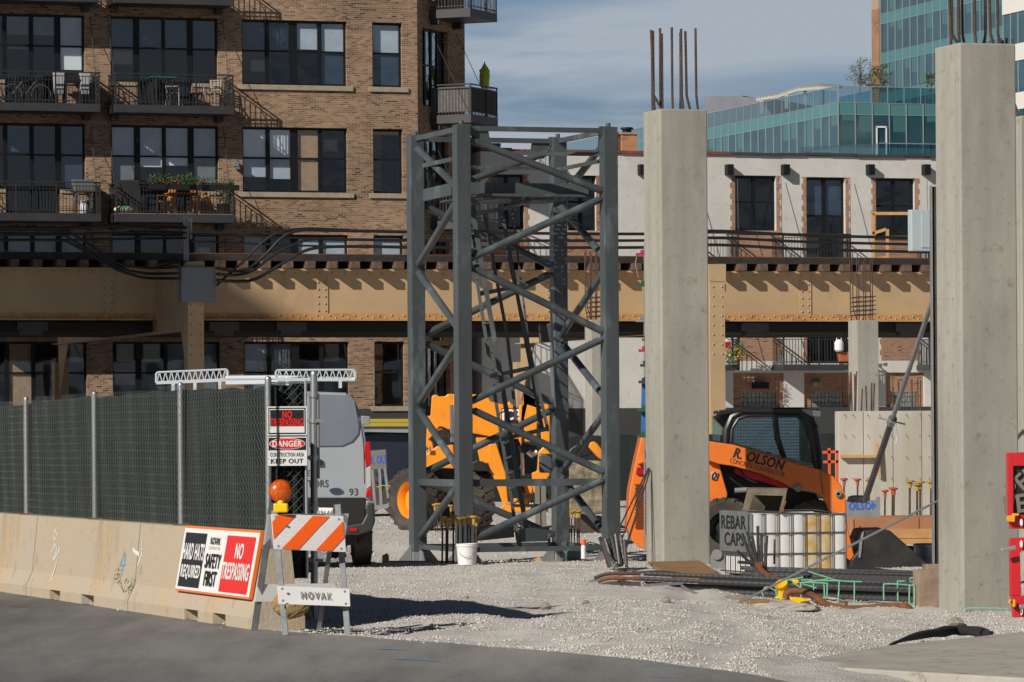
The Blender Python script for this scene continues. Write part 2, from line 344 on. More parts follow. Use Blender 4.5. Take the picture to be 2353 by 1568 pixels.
rubber = mat('tyre_rubber', (0.035, 0.031, 0.028), 0.9, col2=(0.08, 0.066, 0.053), scale=4)
blackp = mat('black_plastic', (0.012, 0.012, 0.013), 0.45)
white = mat('white_paint', (0.72, 0.72, 0.72), 0.5)
rust = mat('rusty_steel', (0.24, 0.085, 0.03), 0.85, col2=(0.12, 0.055, 0.03), scale=9, bump=0.3, bscale=40)
rebarm = mat('rebar_steel', (0.045, 0.046, 0.05), 0.6, 0.3, col2=(0.11, 0.06, 0.04), scale=5, lo=0.5, hi=0.8)
rebarr = mat('brown_rebar', (0.045, 0.034, 0.030), 0.7, col2=(0.15, 0.055, 0.025), scale=4, lo=.45, hi=.7)
redp = mat('red_paint', (0.55, 0.012, 0.02), 0.45, col2=(0.47, 0.012, 0.018), scale=4)
wood = mat('fresh_lumber', (0.55, 0.32, 0.13), 0.8, col2=(0.44, 0.24, 0.09), scale=3)
woodg = mat('weathered_wood', (0.32, 0.25, 0.19), 0.85, col2=(0.2, 0.13, 0.085), scale=4)
ply = mat('plywood', (0.30, 0.17, 0.075), 0.75, col2=(0.20, 0.115, 0.06), scale=5)
print('SEC materials done')
# ================================================================ GROUND
BE = G(581, 1449); BE.z = 0                                    # street-side foot of the near end of the barrier row
EB = Vector((0.33, -0.944, 0)).normalized(); TB = Vector((-EB.y, EB.x, 0))
_edge = [(-60, 90), (BE.x - 10 * EB.x, BE.y - 10 * EB.y), (BE.x, BE.y + .2)]
for u, v in [(640, 1452), (780, 1461), (900, 1470), (1050, 1481), (1200, 1493), (1380, 1508), (1560, 1530), (1700, 1548), (1850, 1575), (2000, 1610)]:
    q = G(u, v); _edge.append((q.x, q.y))
_edge.append((60, 0))
def edge(x):
    for (x0, y0), (x1, y1) in zip(_edge, _edge[1:]):
        if x <= x1: return y0 + (y1 - y0) * (x - x0) / (x1 - x0)
    return _edge[-1][1]
rnd = random.Random(5)
def vn(x, y, s):                                               # cheap value noise
    x *= s; y *= s; xi = math.floor(x); yi = math.floor(y); fx = smooth(x - xi); fy = smooth(y - yi)
    h = lambda a, b: (math.sin(a * 127.1 + b * 311.7) * 43758.5453) % 1.0
    return (h(xi, yi) * (1 - fx) + h(xi + 1, yi) * fx) * (1 - fy) + (h(xi, yi + 1) * (1 - fx) + h(xi + 1, yi + 1) * fx) * fy
def gz(x, y):
    am = smooth((y - edge(x) - 0.1) / 1.2)
    z = g(x, y)
    if -9 < x < 9 and y < 90:
        am *= 1 - .75 * smooth((y - 48) / 3)
        z += am * (0.085 * (vn(x, y, 0.8) - 0.5) + 0.05 * (vn(x + 9, y, 2.3) - 0.5) + 0.03 * (vn(x, y + 7, 6) - 0.5))
        
    if -9 < x < 9 and y < 56:
        z -= am * .014 * rut(x, y)
    return z
def rut(x, y):                                                 # wheel tracks of machines leaving the site
    r_ = 0
    for (xc, k, w_) in ((-.1, .035, .16), (1.55, .035, .16), (2.7, -.06, .13), (4.1, -.06, .13), (.9, .10, .12)):
        dx = x - (xc + (y - 33) * k + .25 * math.sin(y * .35 + xc)); r_ += math.exp(-(dx / w_) ** 2) - .55 * math.exp(-((abs(dx) - w_ * 2) / w_) ** 2)
    return r_
def grid(name, xs, ys, zf, mt, keep=None, **tg):
    nx, ny = len(xs), len(ys)
    vs = [(x, y, zf(x, y)) for y in ys for x in xs]
    fs = [(j * nx + i, j * nx + i + 1, (j + 1) * nx + i + 1, (j + 1) * nx + i) for j in range(ny - 1) for i in range(nx - 1)]
    me = bpy.data.meshes.new(name); me.from_pydata(vs, [], fs); me.materials.append(mt)
    me.polygons.foreach_set('use_smooth', [True] * len(me.polygons))
    o = bpy.data.objects.new(name, me); COL.objects.link(o); WM[o.name] = Matrix.Identity(4); return tag(o, **tg)
fr = lambda a, b, n: [a + (b - a) * i / n for i in range(n + 1)]
gravel = mat('crushed_concrete_gravel', (0.53, 0.51, 0.475), 0.95, col2=(0.64, 0.62, 0.59), scale=13, bump=1.0, bscale=55, stain=(0.30, 0.27, 0.23), lo=0.3, hi=0.7, grime=(.38, .335, .275, .9, .5, .45))
xs = [-6000, -800, -150, -40, -14] + fr(-8, 9, 150) + [14, 40, 150, 800, 6000]
ys = [-50, 10, 24] + fr(28, 66, 330) + fr(68, 96, 30) + [130, 200, 500, 2000, 9000]
grid('ground', xs, ys, gz, gravel, kind='structure')
# road
asph, nt_, b_ = new_mat('asphalt'); L = nt_.links.new
tcn = N(nt_, 'ShaderNodeTexCoord'); mpn = N(nt_, 'ShaderNodeMapping'); mpn.inputs['Rotation'].default_value = (0, 0, R(-70)); mpn.inputs['Scale'].default_value = (1.6, 0.22, 1)
n1 = N(nt_, 'ShaderNodeTexNoise'); n1.inputs['Scale'].default_value = 1.1; n1.inputs['Detail'].default_value = 9; n1.inputs['Roughness'].default_value = 0.65
n2 = N(nt_, 'ShaderNodeTexNoise'); n2.inputs['Scale'].default_value = 90; n2.inputs['Detail'].default_value = 2
r1 = N(nt_, 'ShaderNodeValToRGB'); r1.color_ramp.elements[0].position = 0.36; r1.color_ramp.elements[1].position = 0.62
r1.color_ramp.elements[0].color = (0.096, 0.096, 0.097, 1); r1.color_ramp.elements[1].color = (0.17, 0.169, 0.167, 1)
r2 = N(nt_, 'ShaderNodeMapRange'); r2.inputs[1].default_value = 0.3; r2.inputs[2].default_value = 0.7; r2.inputs[3].default_value = 0.72; r2.inputs[4].default_value = 1.28
vm = N(nt_, 'ShaderNodeVectorMath'); vm.operation = 'SCALE'
sx_ = N(nt_, 'ShaderNodeSeparateXYZ'); dust = N(nt_, 'ShaderNodeMix', data_type='RGBA'); dust.inputs[7].default_value = (0.28, 0.27, 0.25, 1)
# dust tracked out of the site entrance: a belt along the road edge, in world metres
dm = N(nt_, 'ShaderNodeVectorMath'); dm.operation = 'DISTANCE'; dm.inputs[1].default_value = (2.5, 33.0, 0)
dr_ = N(nt_, 'ShaderNodeMapRange'); dr_.inputs[1].default_value = 2.2; dr_.inputs[2].default_value = 8.0; dr_.inputs[3].default_value = 1.0; dr_.inputs[4].default_value = 0.0
ns = N(nt_, 'ShaderNodeMath'); ns.operation = 'MULTIPLY'
L(tcn.outputs['Object'], mpn.inputs[0]); L(mpn.outputs[0], n1.inputs['Vector']); L(tcn.outputs['Object'], n2.inputs['Vector'])
L(n1.outputs['Fac'], r1.inputs[0]); L(n2.outputs['Fac'], r2.inputs[0]); L(tcn.outputs['Object'], dm.inputs[0]); L(dm.outputs['Value'], dr_.inputs[0])
n5 = N(nt_, 'ShaderNodeMapRange'); n5.inputs[1].default_value = 0.35; n5.inputs[2].default_value = 0.65; n5.inputs[3].default_value = 0.55; n5.inputs[4].default_value = 1.2
L(n1.outputs['Fac'], n5.inputs[0]); L(dr_.outputs[0], ns.inputs[0]); L(n5.outputs[0], ns.inputs[1]); L(ns.outputs[0], dust.inputs[0]); L(r1.outputs[0], dust.inputs[6])
L(dust.outputs[2], vm.inputs[0]); L(r2.outputs[0], vm.inputs['Scale']); L(vm.outputs[0], b_.inputs['Base Color']); b_.inputs['Roughness'].default_value = 0.85
bpn = N(nt_, 'ShaderNodeBump'); bpn.inputs['Strength'].default_value = 0.5; bpn.inputs['Distance'].default_value = 0.006; L(n2.outputs['Fac'], bpn.inputs['Height']); L(bpn.outputs[0], b_.inputs['Normal'])
mb = MB(); xs = fr(-14, 12, 200); NR = 40
for i in range(len(xs) - 1):
    for j in range(NR):
        q = []
        for (x, jj) in ((xs[i], j), (xs[i + 1], j), (xs[i + 1], j + 1), (xs[i], j + 1)):
            e = edge(x) + 0.05 * math.sin(x * 9) + 0.08 * (vn(x, 3, 5) - .5); y = 10 + (e - 10) * (jj / NR) ** 0.7
            q.append((x, y, g(x, y) + 0.005))
        mb.quad(*q)
mb.build('road', asph, kind='structure', smooth_=False)
# survey paint on the road and gravel: thin strokes
bluep = mat('blue_marking_paint', (0.10, 0.34, 0.62), 0.8); redm = mat('red_marking_paint', (0.45, 0.10, 0.09), 0.8)
def stroke(name, pts, w_, mt, up=0.004, **tg):
    mb = MB(); q = [G(*p) for p in pts]
    for a, b in zip(q, q[1:]):
        a = a.copy(); b = b.copy(); a.z = g(a.x, a.y) + 0.005 + up; b.z = g(b.x, b.y) + 0.005 + up
        d = (b - a); d.z = 0; d.normalize(); s_ = Vector((-d.y, d.x, 0)) * w_ / 2
        mb.quad(a - s_, b - s_, b + s_, a + s_)
    return mb.build(name, mt, kind='structure', **tg)
stroke('painted_line', [(865, 1493), (930, 1496)], 0.05, bluep)
stroke('painted_line', [(905, 1516), (960, 1519), (1010, 1522)], 0.05, bluep)
stroke('painted_line', [(1480, 1531), (1600, 1537)], 0.03, bluep)
stroke('painted_line', [(1495, 1557), (1570, 1561)], 0.04, bluep)
stroke('painted_line', [(20, 1395), (80, 1399)], 0.03, redm)
# sidewalk slab with kerb at the lower right
slabc = mat('sidewalk_concrete', (0.42, 0.40, 0.355), 0.85, col2=(0.33, 0.31, 0.27), scale=1.5, bump=0.15, bscale=30, stain=(0.17, 0.15, 0.12))
kerbm = mat('kerb_concrete', (0.36, 0.32, 0.25), 0.85, col2=(0.17, 0.15, 0.12), scale=5, bump=0.3, bscale=30, lo=0.5, hi=0.7)
A = G(1789, 1517); Bp = G(2033, 1510); C_ = G(2353, 1484); D_ = G(2120, 1572)
ex = (C_ - Bp).normalized(); nn = (D_ - A).normalized(); zt = -0.12
poly = [A, Bp, C_, C_ + ex * 6, C_ + ex * 6 + nn * 9, A + nn * 9]
top = [Vector((p.x, p.y, zt)) for p in poly]
kin = [Vector((p.x, p.y, 0)) for p in (A, A + nn * 9)]
side = Vector((-nn.y, nn.x, 0))
mb = MB(); mb.prism(top, (0, 0, -0.4)); mb.build('sidewalk', slabc, bevel=0.015, kind='structure')
kw = side * (-0.16 if side.x > 0 else 0.16)
ktop = [Vector((A.x, A.y, zt + 0.003)) - ex * 0.02, Vector((A.x, A.y, zt + .003)) - ex * 0.02 + nn * 9]
mb = MB(); mb.prism([ktop[0], ktop[0] + kw, ktop[1] + kw, ktop[1]], (0, 0, -0.4)); mb.build('kerb', kerbm, bevel=0.02, kind='structure')
# loose stones
import numpy as np
rs = np.random.RandomState(3)
def stones(n, y0, y1, smin, smax, name, mt, label=None, near=None):
    base = np.array([(1, 0, 0), (-1, 0, 0), (0, 1, 0), (0, -1, 0), (0, 0, 1), (0, 0, -1)], float)
    tri = np.array([(0, 2, 4), (2, 1, 4), (1, 3, 4), (3, 0, 4), (2, 0, 5), (1, 2, 5), (3, 1, 5), (0, 3, 5)])
    pts = []
    while len(pts) < n:
        y = (y0 ** -1 + (y1 ** -1 - y0 ** -1) * rs.rand()) ** -1; hw = y * 0.125
        x = rs.uniform(-hw, hw); e = edge(x)
        if y < e - 0.02 and (rs.rand() > 0.04 or y < e - .8 * rs.rand() ** 2): continue
        if x > A.x - 0.2 and (Vector((x, y, 0)) - A).dot(Vector((-ex.y, ex.x, 0))) < 0.05 and y < A.y + .3: continue
        if rut(x, y) > .35 and rs.rand() < .8: continue
        if vn(x * .5, y, 1.3) + 0.3 * vn(x, y, 5) + 0.3 * rs.rand() < 0.62: continue
        pts.append((x, y, gz(x, y)))
    pts = np.array(pts); s = smin * (smax / smin) ** (rs.rand(n) ** 2.2)
    V = base[None] * rs.uniform(0.6, 1.25, (n, 6, 1)) * s[:, None, None] * np.array([1, 1, 0.75])
    V += rs.uniform(-.25, .25, (n, 6, 3)) * s[:, None, None]
    an = rs.rand(n) * 6.283; c, q = np.cos(an), np.sin(an)
    X = V[:, :, 0] * c[:, None] - V[:, :, 1] * q[:, None]; Y = V[:, :, 0] * q[:, None] + V[:, :, 1] * c[:, None]
    V = np.stack([X, Y, V[:, :, 2]], -1) + pts[:, None, :] + np.array([0, 0, 1]) * (s * 0.25)[:, None, None]
    F = (tri[None] + (np.arange(n) * 6)[:, None, None]).reshape(-1, 3)
    me = bpy.data.meshes.new(name); me.vertices.add(n * 6); me.vertices.foreach_set('co', V.reshape(-1)); me.loops.add(F.size); me.loops.foreach_set('vertex_index', F.reshape(-1))
    me.polygons.add(len(F)); me.polygons.foreach_set('loop_start', np.arange(0, F.size, 3)); me.update(calc_edges=True); me.materials.append(mt)
    o = bpy.data.objects.new(name, me); COL.objects.link(o); return tag(o, label, 'gravel', kind='stuff')
stm = mat('pale_stone', (0.64, 0.62, 0.58), 0.95, col2=(0.34, 0.315, 0.28), scale=24, detail=2, lo=.42, hi=.62)
stones(90000, 29, 53, 0.004, 0.0155, 'gravel', stm, 'pale crushed concrete gravel strewn over the site entrance')
stones(24000, 53, 96, 0.010, 0.028, 'gravel', stm, 'pale crushed gravel around the mast and machines')
# a few cobbles one can point at
rk = mat('grey_cobble', (0.20, 0.18, 0.155), 0.9, col2=(0.30, 0.27, 0.23), scale=12)
def cobble(u, v, r, label, grp='loose cobbles on the gravel'):
    p = G(u, v); rr = random.Random(int(u)); mb = MB(); mb.ball((0, 0, r * .5), r, r * .8, r * .68, 9, 6, 0.16, rr)
    o = mb.build('rock', rk); o.location = (p.x, p.y, gz(p.x, p.y)); return tag(o, label, 'rock', grp)
cobble(1253, 1401, 0.055, 'grey rock at the tip of the fence shadow')
cobble(1070, 1387, 0.035, 'small grey rock on the upper rim of the fence shadow')
cobble(2196, 1437, 0.085, 'brown grey rock in front of the thick right concrete column')
cobble(1532, 1388, 0.05, 'rock lying left of the short timber block on the gravel')
cobble(1345, 1395, 0.035, 'small tan rock just right of the shadow tip')
print('SEC ground done')

# ================================================================ BRICK LOFT BUILDING
TH = 18.0
PB = Plane(P(965, 1000, 148), TH)
FLH = 3.72
zt0 = PB.z(556, 44.3); zb0 = PB.z(556, 194); ztr = PB.z(556, 115)
mz = lambda k: k * FLH
aL = PB.a(-520)
bays = [(-48, 195, 4), (254, 501, 4), (556, 797, 4), (855.6, 924, 1)]
bays = [(PB.a(a, 120), PB.a(b, 120), n) for a, b, n in bays]
BM = PB.M()
bb = thing('brick_loft_building', 'brown brick loft building with black windows and steel balconies left of the mast', 'building', BM)
holes = []; wins = []
for k in range(-1, 4):
    zt_, zb_ = zt0 - k * FLH, zb0 - k * FLH
    for bi, (a0, a1, n) in enumerate(bays):
        if k == -1 and bi > 1: pass
        holes.append((a0, a1, zb_, zt_)); wins.append((k, bi, a0, a1, zb_, zt_, n))
        if bi < 2:                                             # balcony door leaf, middle panes reach the slab
            w4 = (a1 - a0) / 4
            holes.append((a0 + w4 * 0.98, a0 + w4 * 3.02, zb_ - 0.82, zb_))
mb = MB(); wall_mesh(mb, aL, 0, 2.55, zt0 + 7.5, holes, 0, 0.28)
mb.quad((aL, 0.6, 0), (aL, 0.6, zt0 + 7.5), (aL, 14, zt0 + 7.5), (aL, 14, 0)); mb.quad((aL, 0, zt0 + 7.5), (0, 0, zt0 + 7.5), (0, 14, zt0 + 7.5), (aL, 14, zt0 + 7.5))
mb.build('wall', brick, bb)
mb = MB(); mb.box(aL, 0.0, -0.02, 0.25, -0.3, 2.55); mb.build('plinth', charcoal, bb)
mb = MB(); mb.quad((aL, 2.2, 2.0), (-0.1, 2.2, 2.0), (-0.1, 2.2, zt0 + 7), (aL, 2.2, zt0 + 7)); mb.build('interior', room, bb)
def window(parent, a0, a1, zb_, zt_, n, zmid, y=0.16, fm=black, gm=glass, door=None, fw=0.055, mull=None, blinds=()):
    """frame with mullions, one pane sheet, optional blinds: (pane index, 'u'/'l', drop fraction, material)"""
    mb = MB(); f = fw
    mb.box(a0, a1, y, y + .07, zb_, zb_ + f * 1.4); mb.box(a0, a1, y, y + .07, zt_ - f * 1.4, zt_)
    wds = mull or [f * 1.25] * (n - 1)
    pw = (a1 - a0) / n
    mb.box(a0, a0 + f * 1.1, y - .002, y + .072, zb_, zt_); mb.box(a1 - f * 1.1, a1, y - .002, y + .072, zb_, zt_)
    for i in range(1, n): mb.box(a0 + pw * i - wds[i - 1] / 2 - 0.02, a0 + pw * i + wds[i - 1] / 2 + 0.02, y - .012, y + .074, zb_, zt_)
    if zmid: mb.box(a0, a1, y - .006, y + .066, zmid - f * .55, zmid + f * .55)
    if door:
        d0, d1, dz = door
        mb.box(d0, d1, y - .001, y + .05, dz, dz + 0.12); mb.box(d0, d0 + .07, y, y + .05, dz, zb_ + .1); mb.box(d1 - .07, d1, y, y + .05, dz, zb_ + .1)
        dc = (d0 + d1) / 2; mb.box(dc - .05, dc + .05, y, y + .05, dz, zb_ + .1)
    fo = mb.build('window', fm, parent)
    mb = MB(); mb.quad((a0, y + .035, zb_), (a1, y + .035, zb_), (a1, y + .035, zt_), (a0, y + .035, zt_))
    if door: mb.quad((d0, y + .035, dz), (d1, y + .035, dz), (d1, y + .035, zb_), (d0, y + .035, zb_))
    mb.build('pane', gm, fo)
    byz = []
    for (i, ud, fr_, bm_) in blinds:
        za, zc = (zmid, zt_) if ud == 'u' else (zb_, zmid)
        mb = MB(); byz.append((mb, bm_))
        i0, i1 = a0 + pw * i + .09, a0 + pw * (i + 1) - .07
        mb.box(i0, i1, y + .075, y + .08, zc - (zc - za) * fr_, zc)
    for mb, bm_ in byz: mb.build('blind', bm_, fo)
    return fo
dimb = mat('dim_blind', (0.20, 0.215, 0.225), 0.9, col2=(0.15, 0.16, 0.17), scale=2); greyb = mat('grey_blind', (0.50, 0.55, 0.61), 0.9, col2=(0.40, 0.45, 0.51), scale=1.5); navy = mat('navy_shade', (0.035, 0.065, 0.115), 0.8, col2=(0.022, 0.04, 0.07), scale=1.2)
BL = {(0, 0): [(1, 'u', .65, dimb), (2, 'u', .65, dimb), (3, 'u', 1, greyb), (3, 'l', 1, blind), (1, 'l', .1, dimb)],
      (0, 1): [(0, 'u', 1, navy), (1, 'u', 1, navy), (2, 'u', 1, navy), (3, 'u', 1, navy)],
      (0, 2): [(0, 'u', 1, navy), (1, 'u', 1, navy), (2, 'u', .92, greyb), (3, 'u', 1, greyb), (3, 'l', 1, navy), (0, 'l', .6, room)],
      (0, 3): [(0, 'u', 1, greyb), (0, 'l', 1, navy)],
      (1, 0): [(3, 'u', 1, navy), (1, 'u', .9, navy), (3, 'l', 1, navy)],
      (1, 1): [(0, 'u', 1, greyb), (1, 'u', 1, greyb), (2, 'u', 1, greyb), (3, 'u', 1, greyb), (0, 'l', .7, dimb), (1, 'l', .3, blind), (2, 'l', .25, blind), (3, 'l', 1, dimb)],
      (1, 2): [(0, 'u', 1, blind), (1, 'u', 1, blind), (0, 'l', .55, greyb), (1, 'l', .6, greyb), (2, 'u', 1, slats), (2, 'l', 1, slats)],
      (1, 3): [(0, 'u', .18, slats)],
      (2, 0): [(1, 'u', 1, dimb), (2, 'u', 1, dimb), (3, 'u', 1, dimb)],
      (2, 1): [(0, 'u', 1, navy)],
      (2, 2): [(2, 'u', 1, greyb), (3, 'u', 1, greyb)], (2, 3): [(0, 'u', 1, greyb), (0, 'l', 1, navy)],
      (3, 0): [(1, 'u', 1, slats), (1, 'l', 1, slats)],
      (3, 1): [(2, 'u', 1, dimb), (2, 'l', 1, dimb), (3, 'u', 1, dimb), (3, 'l', 1, dimb)],
      (3, 2): [(0, 'u', 1, greyb), (1, 'u', 1, dimb), (1, 'l', 1, dimb), (0, 'l', 1, dimb)], (3, 3): []}
ML = {0: [.10, .10, .16], 1: [.16, .07, .16], 2: [.10, .22, .10], 3: []}
for (k, bi, a0, a1, zb_, zt_, n) in wins:
    w4 = (a1 - a0) / 4
    window(bb, a0, a1, zb_, zt_, n, ztr - k * FLH, mull=ML[bi], blinds=BL.get((k, bi), ()), door=(a0 + w4 * .98, a0 + w4 * 3.02, zb_ - .82) if bi < 2 else None)
    mb = MB()
    if bi >= 2:
        mb.box(a0 - .14, a1 + .2, -.08, .12, zb_ - .17, zb_ - 0.002); mb.build('sill', stone, bb)
    else:
        mb.box(a0 - .05, a0 + w4 * .97, -.05, .12, zb_ - .12, zb_ - .002); mb.build('sill', stone, bb); mb = MB(); mb.box(a0 + w4 * 3.03, a1 + .05, -.05, .12, zb_ - .12, zb_ - .002); mb.build('sill', stone, bb)
def balcony(parent, Pl, a0, a1, dep, zs, rh=1.06, screen=None, deck=None, wires=None, pk=0.115, slab=0.27):
    """slab edge with railing, local frame of Pl: y negative is outward"""
    mb = MB(); mb.box(a0, a1, -dep, -0.02, zs - slab, zs); so_ = mb.build('balcony', slabm, parent)
    mb = MB(); r_ = 0.018
    for z_ in (zs + rh, zs + rh - .13, zs + .1):
        t_ = .045 if z_ == zs + rh else .028
        mb.bar((a0, -dep + .03, z_), (a1, -dep + .03, z_), t_); mb.bar((a0 + .03, -dep, z_), (a0 + .03, -.03, z_), t_); mb.bar((a1 - .03, -dep, z_), (a1 - .03, -.03, z_), t_)
    n = max(2, int((a1 - a0) / pk))
    for i in range(n + 1):
        x = a0 + .03 + (a1 - a0 - .06) * i / n; tk = .05 if i % 12 == 0 or i == n else .018
        mb.bar((x, -dep + .03, zs), (x, -dep + .03, zs + rh - (.13 if tk < .03 else 0)), tk, up=Vector((0, 1, 0)))
    n = max(2, int(dep / pk))
    for i in range(1, n):
        y = -dep + dep * i / n
        for x in (a0 + .03, a1 - .03): mb.bar((x, y, zs), (x, y, zs + rh - .13), .018, up=Vector((0, 1, 0)))
    mb.build('railing', rail, so_)
    if deck: mb = MB(); mb.box(a0 + .02, a1 - .02, -dep + .01, -.03, zs + .002, zs + .03); mb.build('deck', deck, so_)
    if wires:
        mb = MB()
        for x in (a0 + .05, a1 - .05): mb.tube([(x, -dep + .05, zs - .05), (x, 0.0, zs + wires)], .012, 5)
        for x in (a0 + .2, a1 - .25): mb.box(x - .12, x + .12, -.35, -.02, zs - slab - .2, zs - slab - .002)
        mb.build('hanger', rail, so_)
    if screen:
        mb = MB(); y = -dep + .06
        for i in range(60):
            x0_, x1_ = a0 + .08 + (a1 - a0 - .16) * i / 60, a0 + .08 + (a1 - a0 - .16) * (i + 1) / 60
            mb.quad((x0_, y + .02 * (i % 2), zs + .12), (x1_, y + .02 * ((i + 1) % 2), zs + .12), (x1_, y + .02 * ((i + 1) % 2), zs + rh - .08), (x0_, y + .02 * (i % 2), zs + rh - .08))
        for i in range(24):
            y0_, y1_ = -dep + .06 + (dep - .1) * i / 24, -dep + .06 + (dep - .1) * (i + 1) / 24
            mb.quad((a0 + .07 + .02 * (i % 2), y0_, zs + .12), (a0 + .07 + .02 * ((i + 1) % 2), y1_, zs + .12), (a0 + .07 + .02 * ((i + 1) % 2), y1_, zs + rh - .08), (a0 + .07 + .02 * (i % 2), y0_, zs + rh - .08))
        mb.build('privacy_screen', screen, so_)
    return so_
DEP = 1.3
zsA = PB.z(500, 244, DEP); b2a, b2b = PB.a(265, 200, DEP), PB.a(537, 200, DEP); b1a, b1b = PB.a(-60, 200, DEP), PB.a(230, 200, DEP)
deckw = mat('timber_deck', (0.22, 0.12, 0.07), 0.8)
for k in range(-1, 3):
    zs = zsA - k * FLH
    balcony(bb, PB, b1a, b1b, DEP, zs, wires=3.1, screen=None); balcony(bb, PB, b2a, b2b, DEP, zs, wires=3.1, deck=deckw if k == 1 else None)
# little floodlight on the wall
mb = MB(); x = PB.a(541, 380); z = PB.z(541, 380); mb.box(x - .08, x + .06, -.22, 0, z - .05, z + .12); mb.box(x - .04, x + .1, -.2, -.05, z - .14, z - .05); mb.build('wall_lamp', galvd, bb)
# --- angled wall to the right of the corner
PW = Plane(PB.w(0.0, 0, 0), 66)
WW = 4.0
bw = bb
rel = BM.inverted() @ PW.M()
def addrel(mb): mb.v = [rel @ v for v in mb.v]; return mb
h2 = []; y_ = 0
for k in range(-1, 4): h2.append((0.42, 2.55, zb0 - k * FLH - .6, zt0 - k * FLH - .1))
mb = MB(); wall_mesh(mb, 0, WW, 0, zt0 + 7.5, h2, 0, 0.28); mb.quad((WW, 0, 0), (WW, 10, 0), (WW, 10, zt0 + 7.5), (WW, 0, zt0 + 7.5)); mb.quad((0.3, 2.0, 0), (WW, 2.0, 0), (WW, 2.0, zt0 + 7), (0.3, 2.0, zt0 + 7))
addrel(mb).build('wall', brick, bb)
glassw = glass_mat('wavy_glass', (0.7, 0.75, 0.75), 0.35, wav=1.0)
for (a0, a1, zb_, zt_) in h2:
    n0 = len(bb.children); fo = window(bb, a0, a1, zb_, zt_, 4, (zb_ + zt_) / 2 + .1, gm=glassw)
    for o in [fo] + list(fo.children):
        for v in o.data.vertices: v.co = rel @ v.co
scr = mat('grey_fabric_screen', (0.17, 0.16, 0.15), 0.9, col2=(0.12, 0.115, 0.11), scale=6)
zsW = PW.z(1082, 262, 1.6); aw0 = PW.a(1082, 262, 1.6); aw1 = PW.a(1144, 262, 1.6)
for k in range(-1, 3):
    so_ = balcony(bb, PW, aw0, aw1, 1.6, zsW - k * FLH, screen=scr if k == 0 else None, wires=3.1, slab=.3)
    for o in [so_] + list(so_.children):
        for v in o.data.vertices: v.co = rel @ v.co
# --- dark low annex behind the balconies
PD = Plane(P(1110, 1000, 153), TH)
an = thing('stair_annex', 'dark low flat-roofed annex behind the brick building corner', 'building', PD.M())
dark = mat('dark_cladding', (0.035, 0.03, 0.028), 0.8, col2=(0.05, 0.042, 0.036), scale=2)
mb = MB(); mb.box(PD.a(1040), PD.a(1148), 0, 6, 0, PD.z(1120, 337)); mb.build('wall', dark, an)
mb = MB(); z = PD.z(1120, 337); mb.box(PD.a(1040), PD.a(1150), -.1, 6, z, z + .12); mb.build('roof', mat('annex_flashing', (0.06, 0.09, 0.12), .5), an)

# ================================================================ WHITE PAINTED BUILDING
PW2 = Plane(P(1630, 1000, 154.5), TH); p = PW2
wb = thing('white_painted_building', 'white painted brick building with brick-edged dark windows behind the elevated track', 'building', p.M())
zr = p.z(1700, 357); a0w, a1w = p.a(1105), p.a(2900)
def wx(u): return p.a(u, 470)
win = [(1689, 1784, 403, 530, 0), (1853, 1943, 407, 597, 1), (2012.6, 2103, 409, 542, 0), (1305, 1371, 403, 530, 0), (1130, 1205, 400, 527, 0), (1525, 1600, 403, 530, 0)]
lower = [(1698, 1784, 652, 764, 0), (1853, 1950, 654, 835, 1), (2030, 2103, 656, 764, 0), (1525, 1600, 652, 835, 1)]
holes = []; jobs = []
for (u0, u1, v0, v1, d_) in win:
    h = (wx(u0), wx(u1), p.z(u0, v1), p.z(u0, v0)); holes.append(h); jobs.append(h + (d_, 0))
for (u0, u1, v0, v1, d_) in lower:
    h = (wx(u0), wx(u1), p.z(u0, v1), p.z(u0, v0)); holes.append(h); jobs.append(h + (d_, 1))
# brick-infilled ground floor bays
gf = [(1682, 1799), (1845, 1954), (2033, 2121), (1500, 1610)]
zg0, zg1 = p.z(1700, 937), p.z(1700, 857)
for (u0, u1) in gf: holes.append((wx(u0), wx(u1), zg0, zg1))
mb = MB(); wall_mesh(mb, a0w, a1w, 2.55, zr, holes, 0, 0.3); mb.quad((a0w, 0, 0), (a0w, 12, 0), (a0w, 12, zr), (a0w, 0, zr)); mb.quad((a0w, 0, zr), (a1w, 0, zr), (a1w, 12, zr), (a0w, 12, zr)); mb.build('wall', whitew, wb)
mb = MB(); mb.box(a0w, a1w, -.02, .25, -.3, 2.55); mb.build('plinth', charcoal, wb)
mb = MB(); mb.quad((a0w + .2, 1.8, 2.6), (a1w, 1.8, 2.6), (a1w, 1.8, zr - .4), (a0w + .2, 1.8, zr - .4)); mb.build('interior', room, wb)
rr = random.Random(2)
mb = MB(); x = a0w
mb2 = MB()
tx0, tx1 = p.a(1640), a1w
while x < a1w:
    l = .9 + rr.uniform(-.05, .3); zz = rr.uniform(-.02, .03)
    (mb if (x > tx0) else mb2).box(x, x + l - .015, -.09, .35, zr + zz, zr + .11 + zz); x += l
mb.build('coping', mat('dark_coping_tile', (0.05, 0.042, 0.042), .6), wb); mb2.build('coping', mat('terracotta_coping', (0.28, 0.07, 0.035), .7, col2=(0.12, 0.05, 0.04), scale=3), wb, label='terracotta red coping tiles at the left end of the roof edge')
for (x0, x1, zb_, zt_, d_, lw) in jobs:
    window(wb, x0, x1, zb_, zt_, 2, (zb_ + zt_) / 2 + (.1 if d_ else .05), y=.2, blinds=[(0, 'u', 1, navy), (1, 'u', 1, navy)] if d_ and not lw else (), fw=.07)
mb = MB()
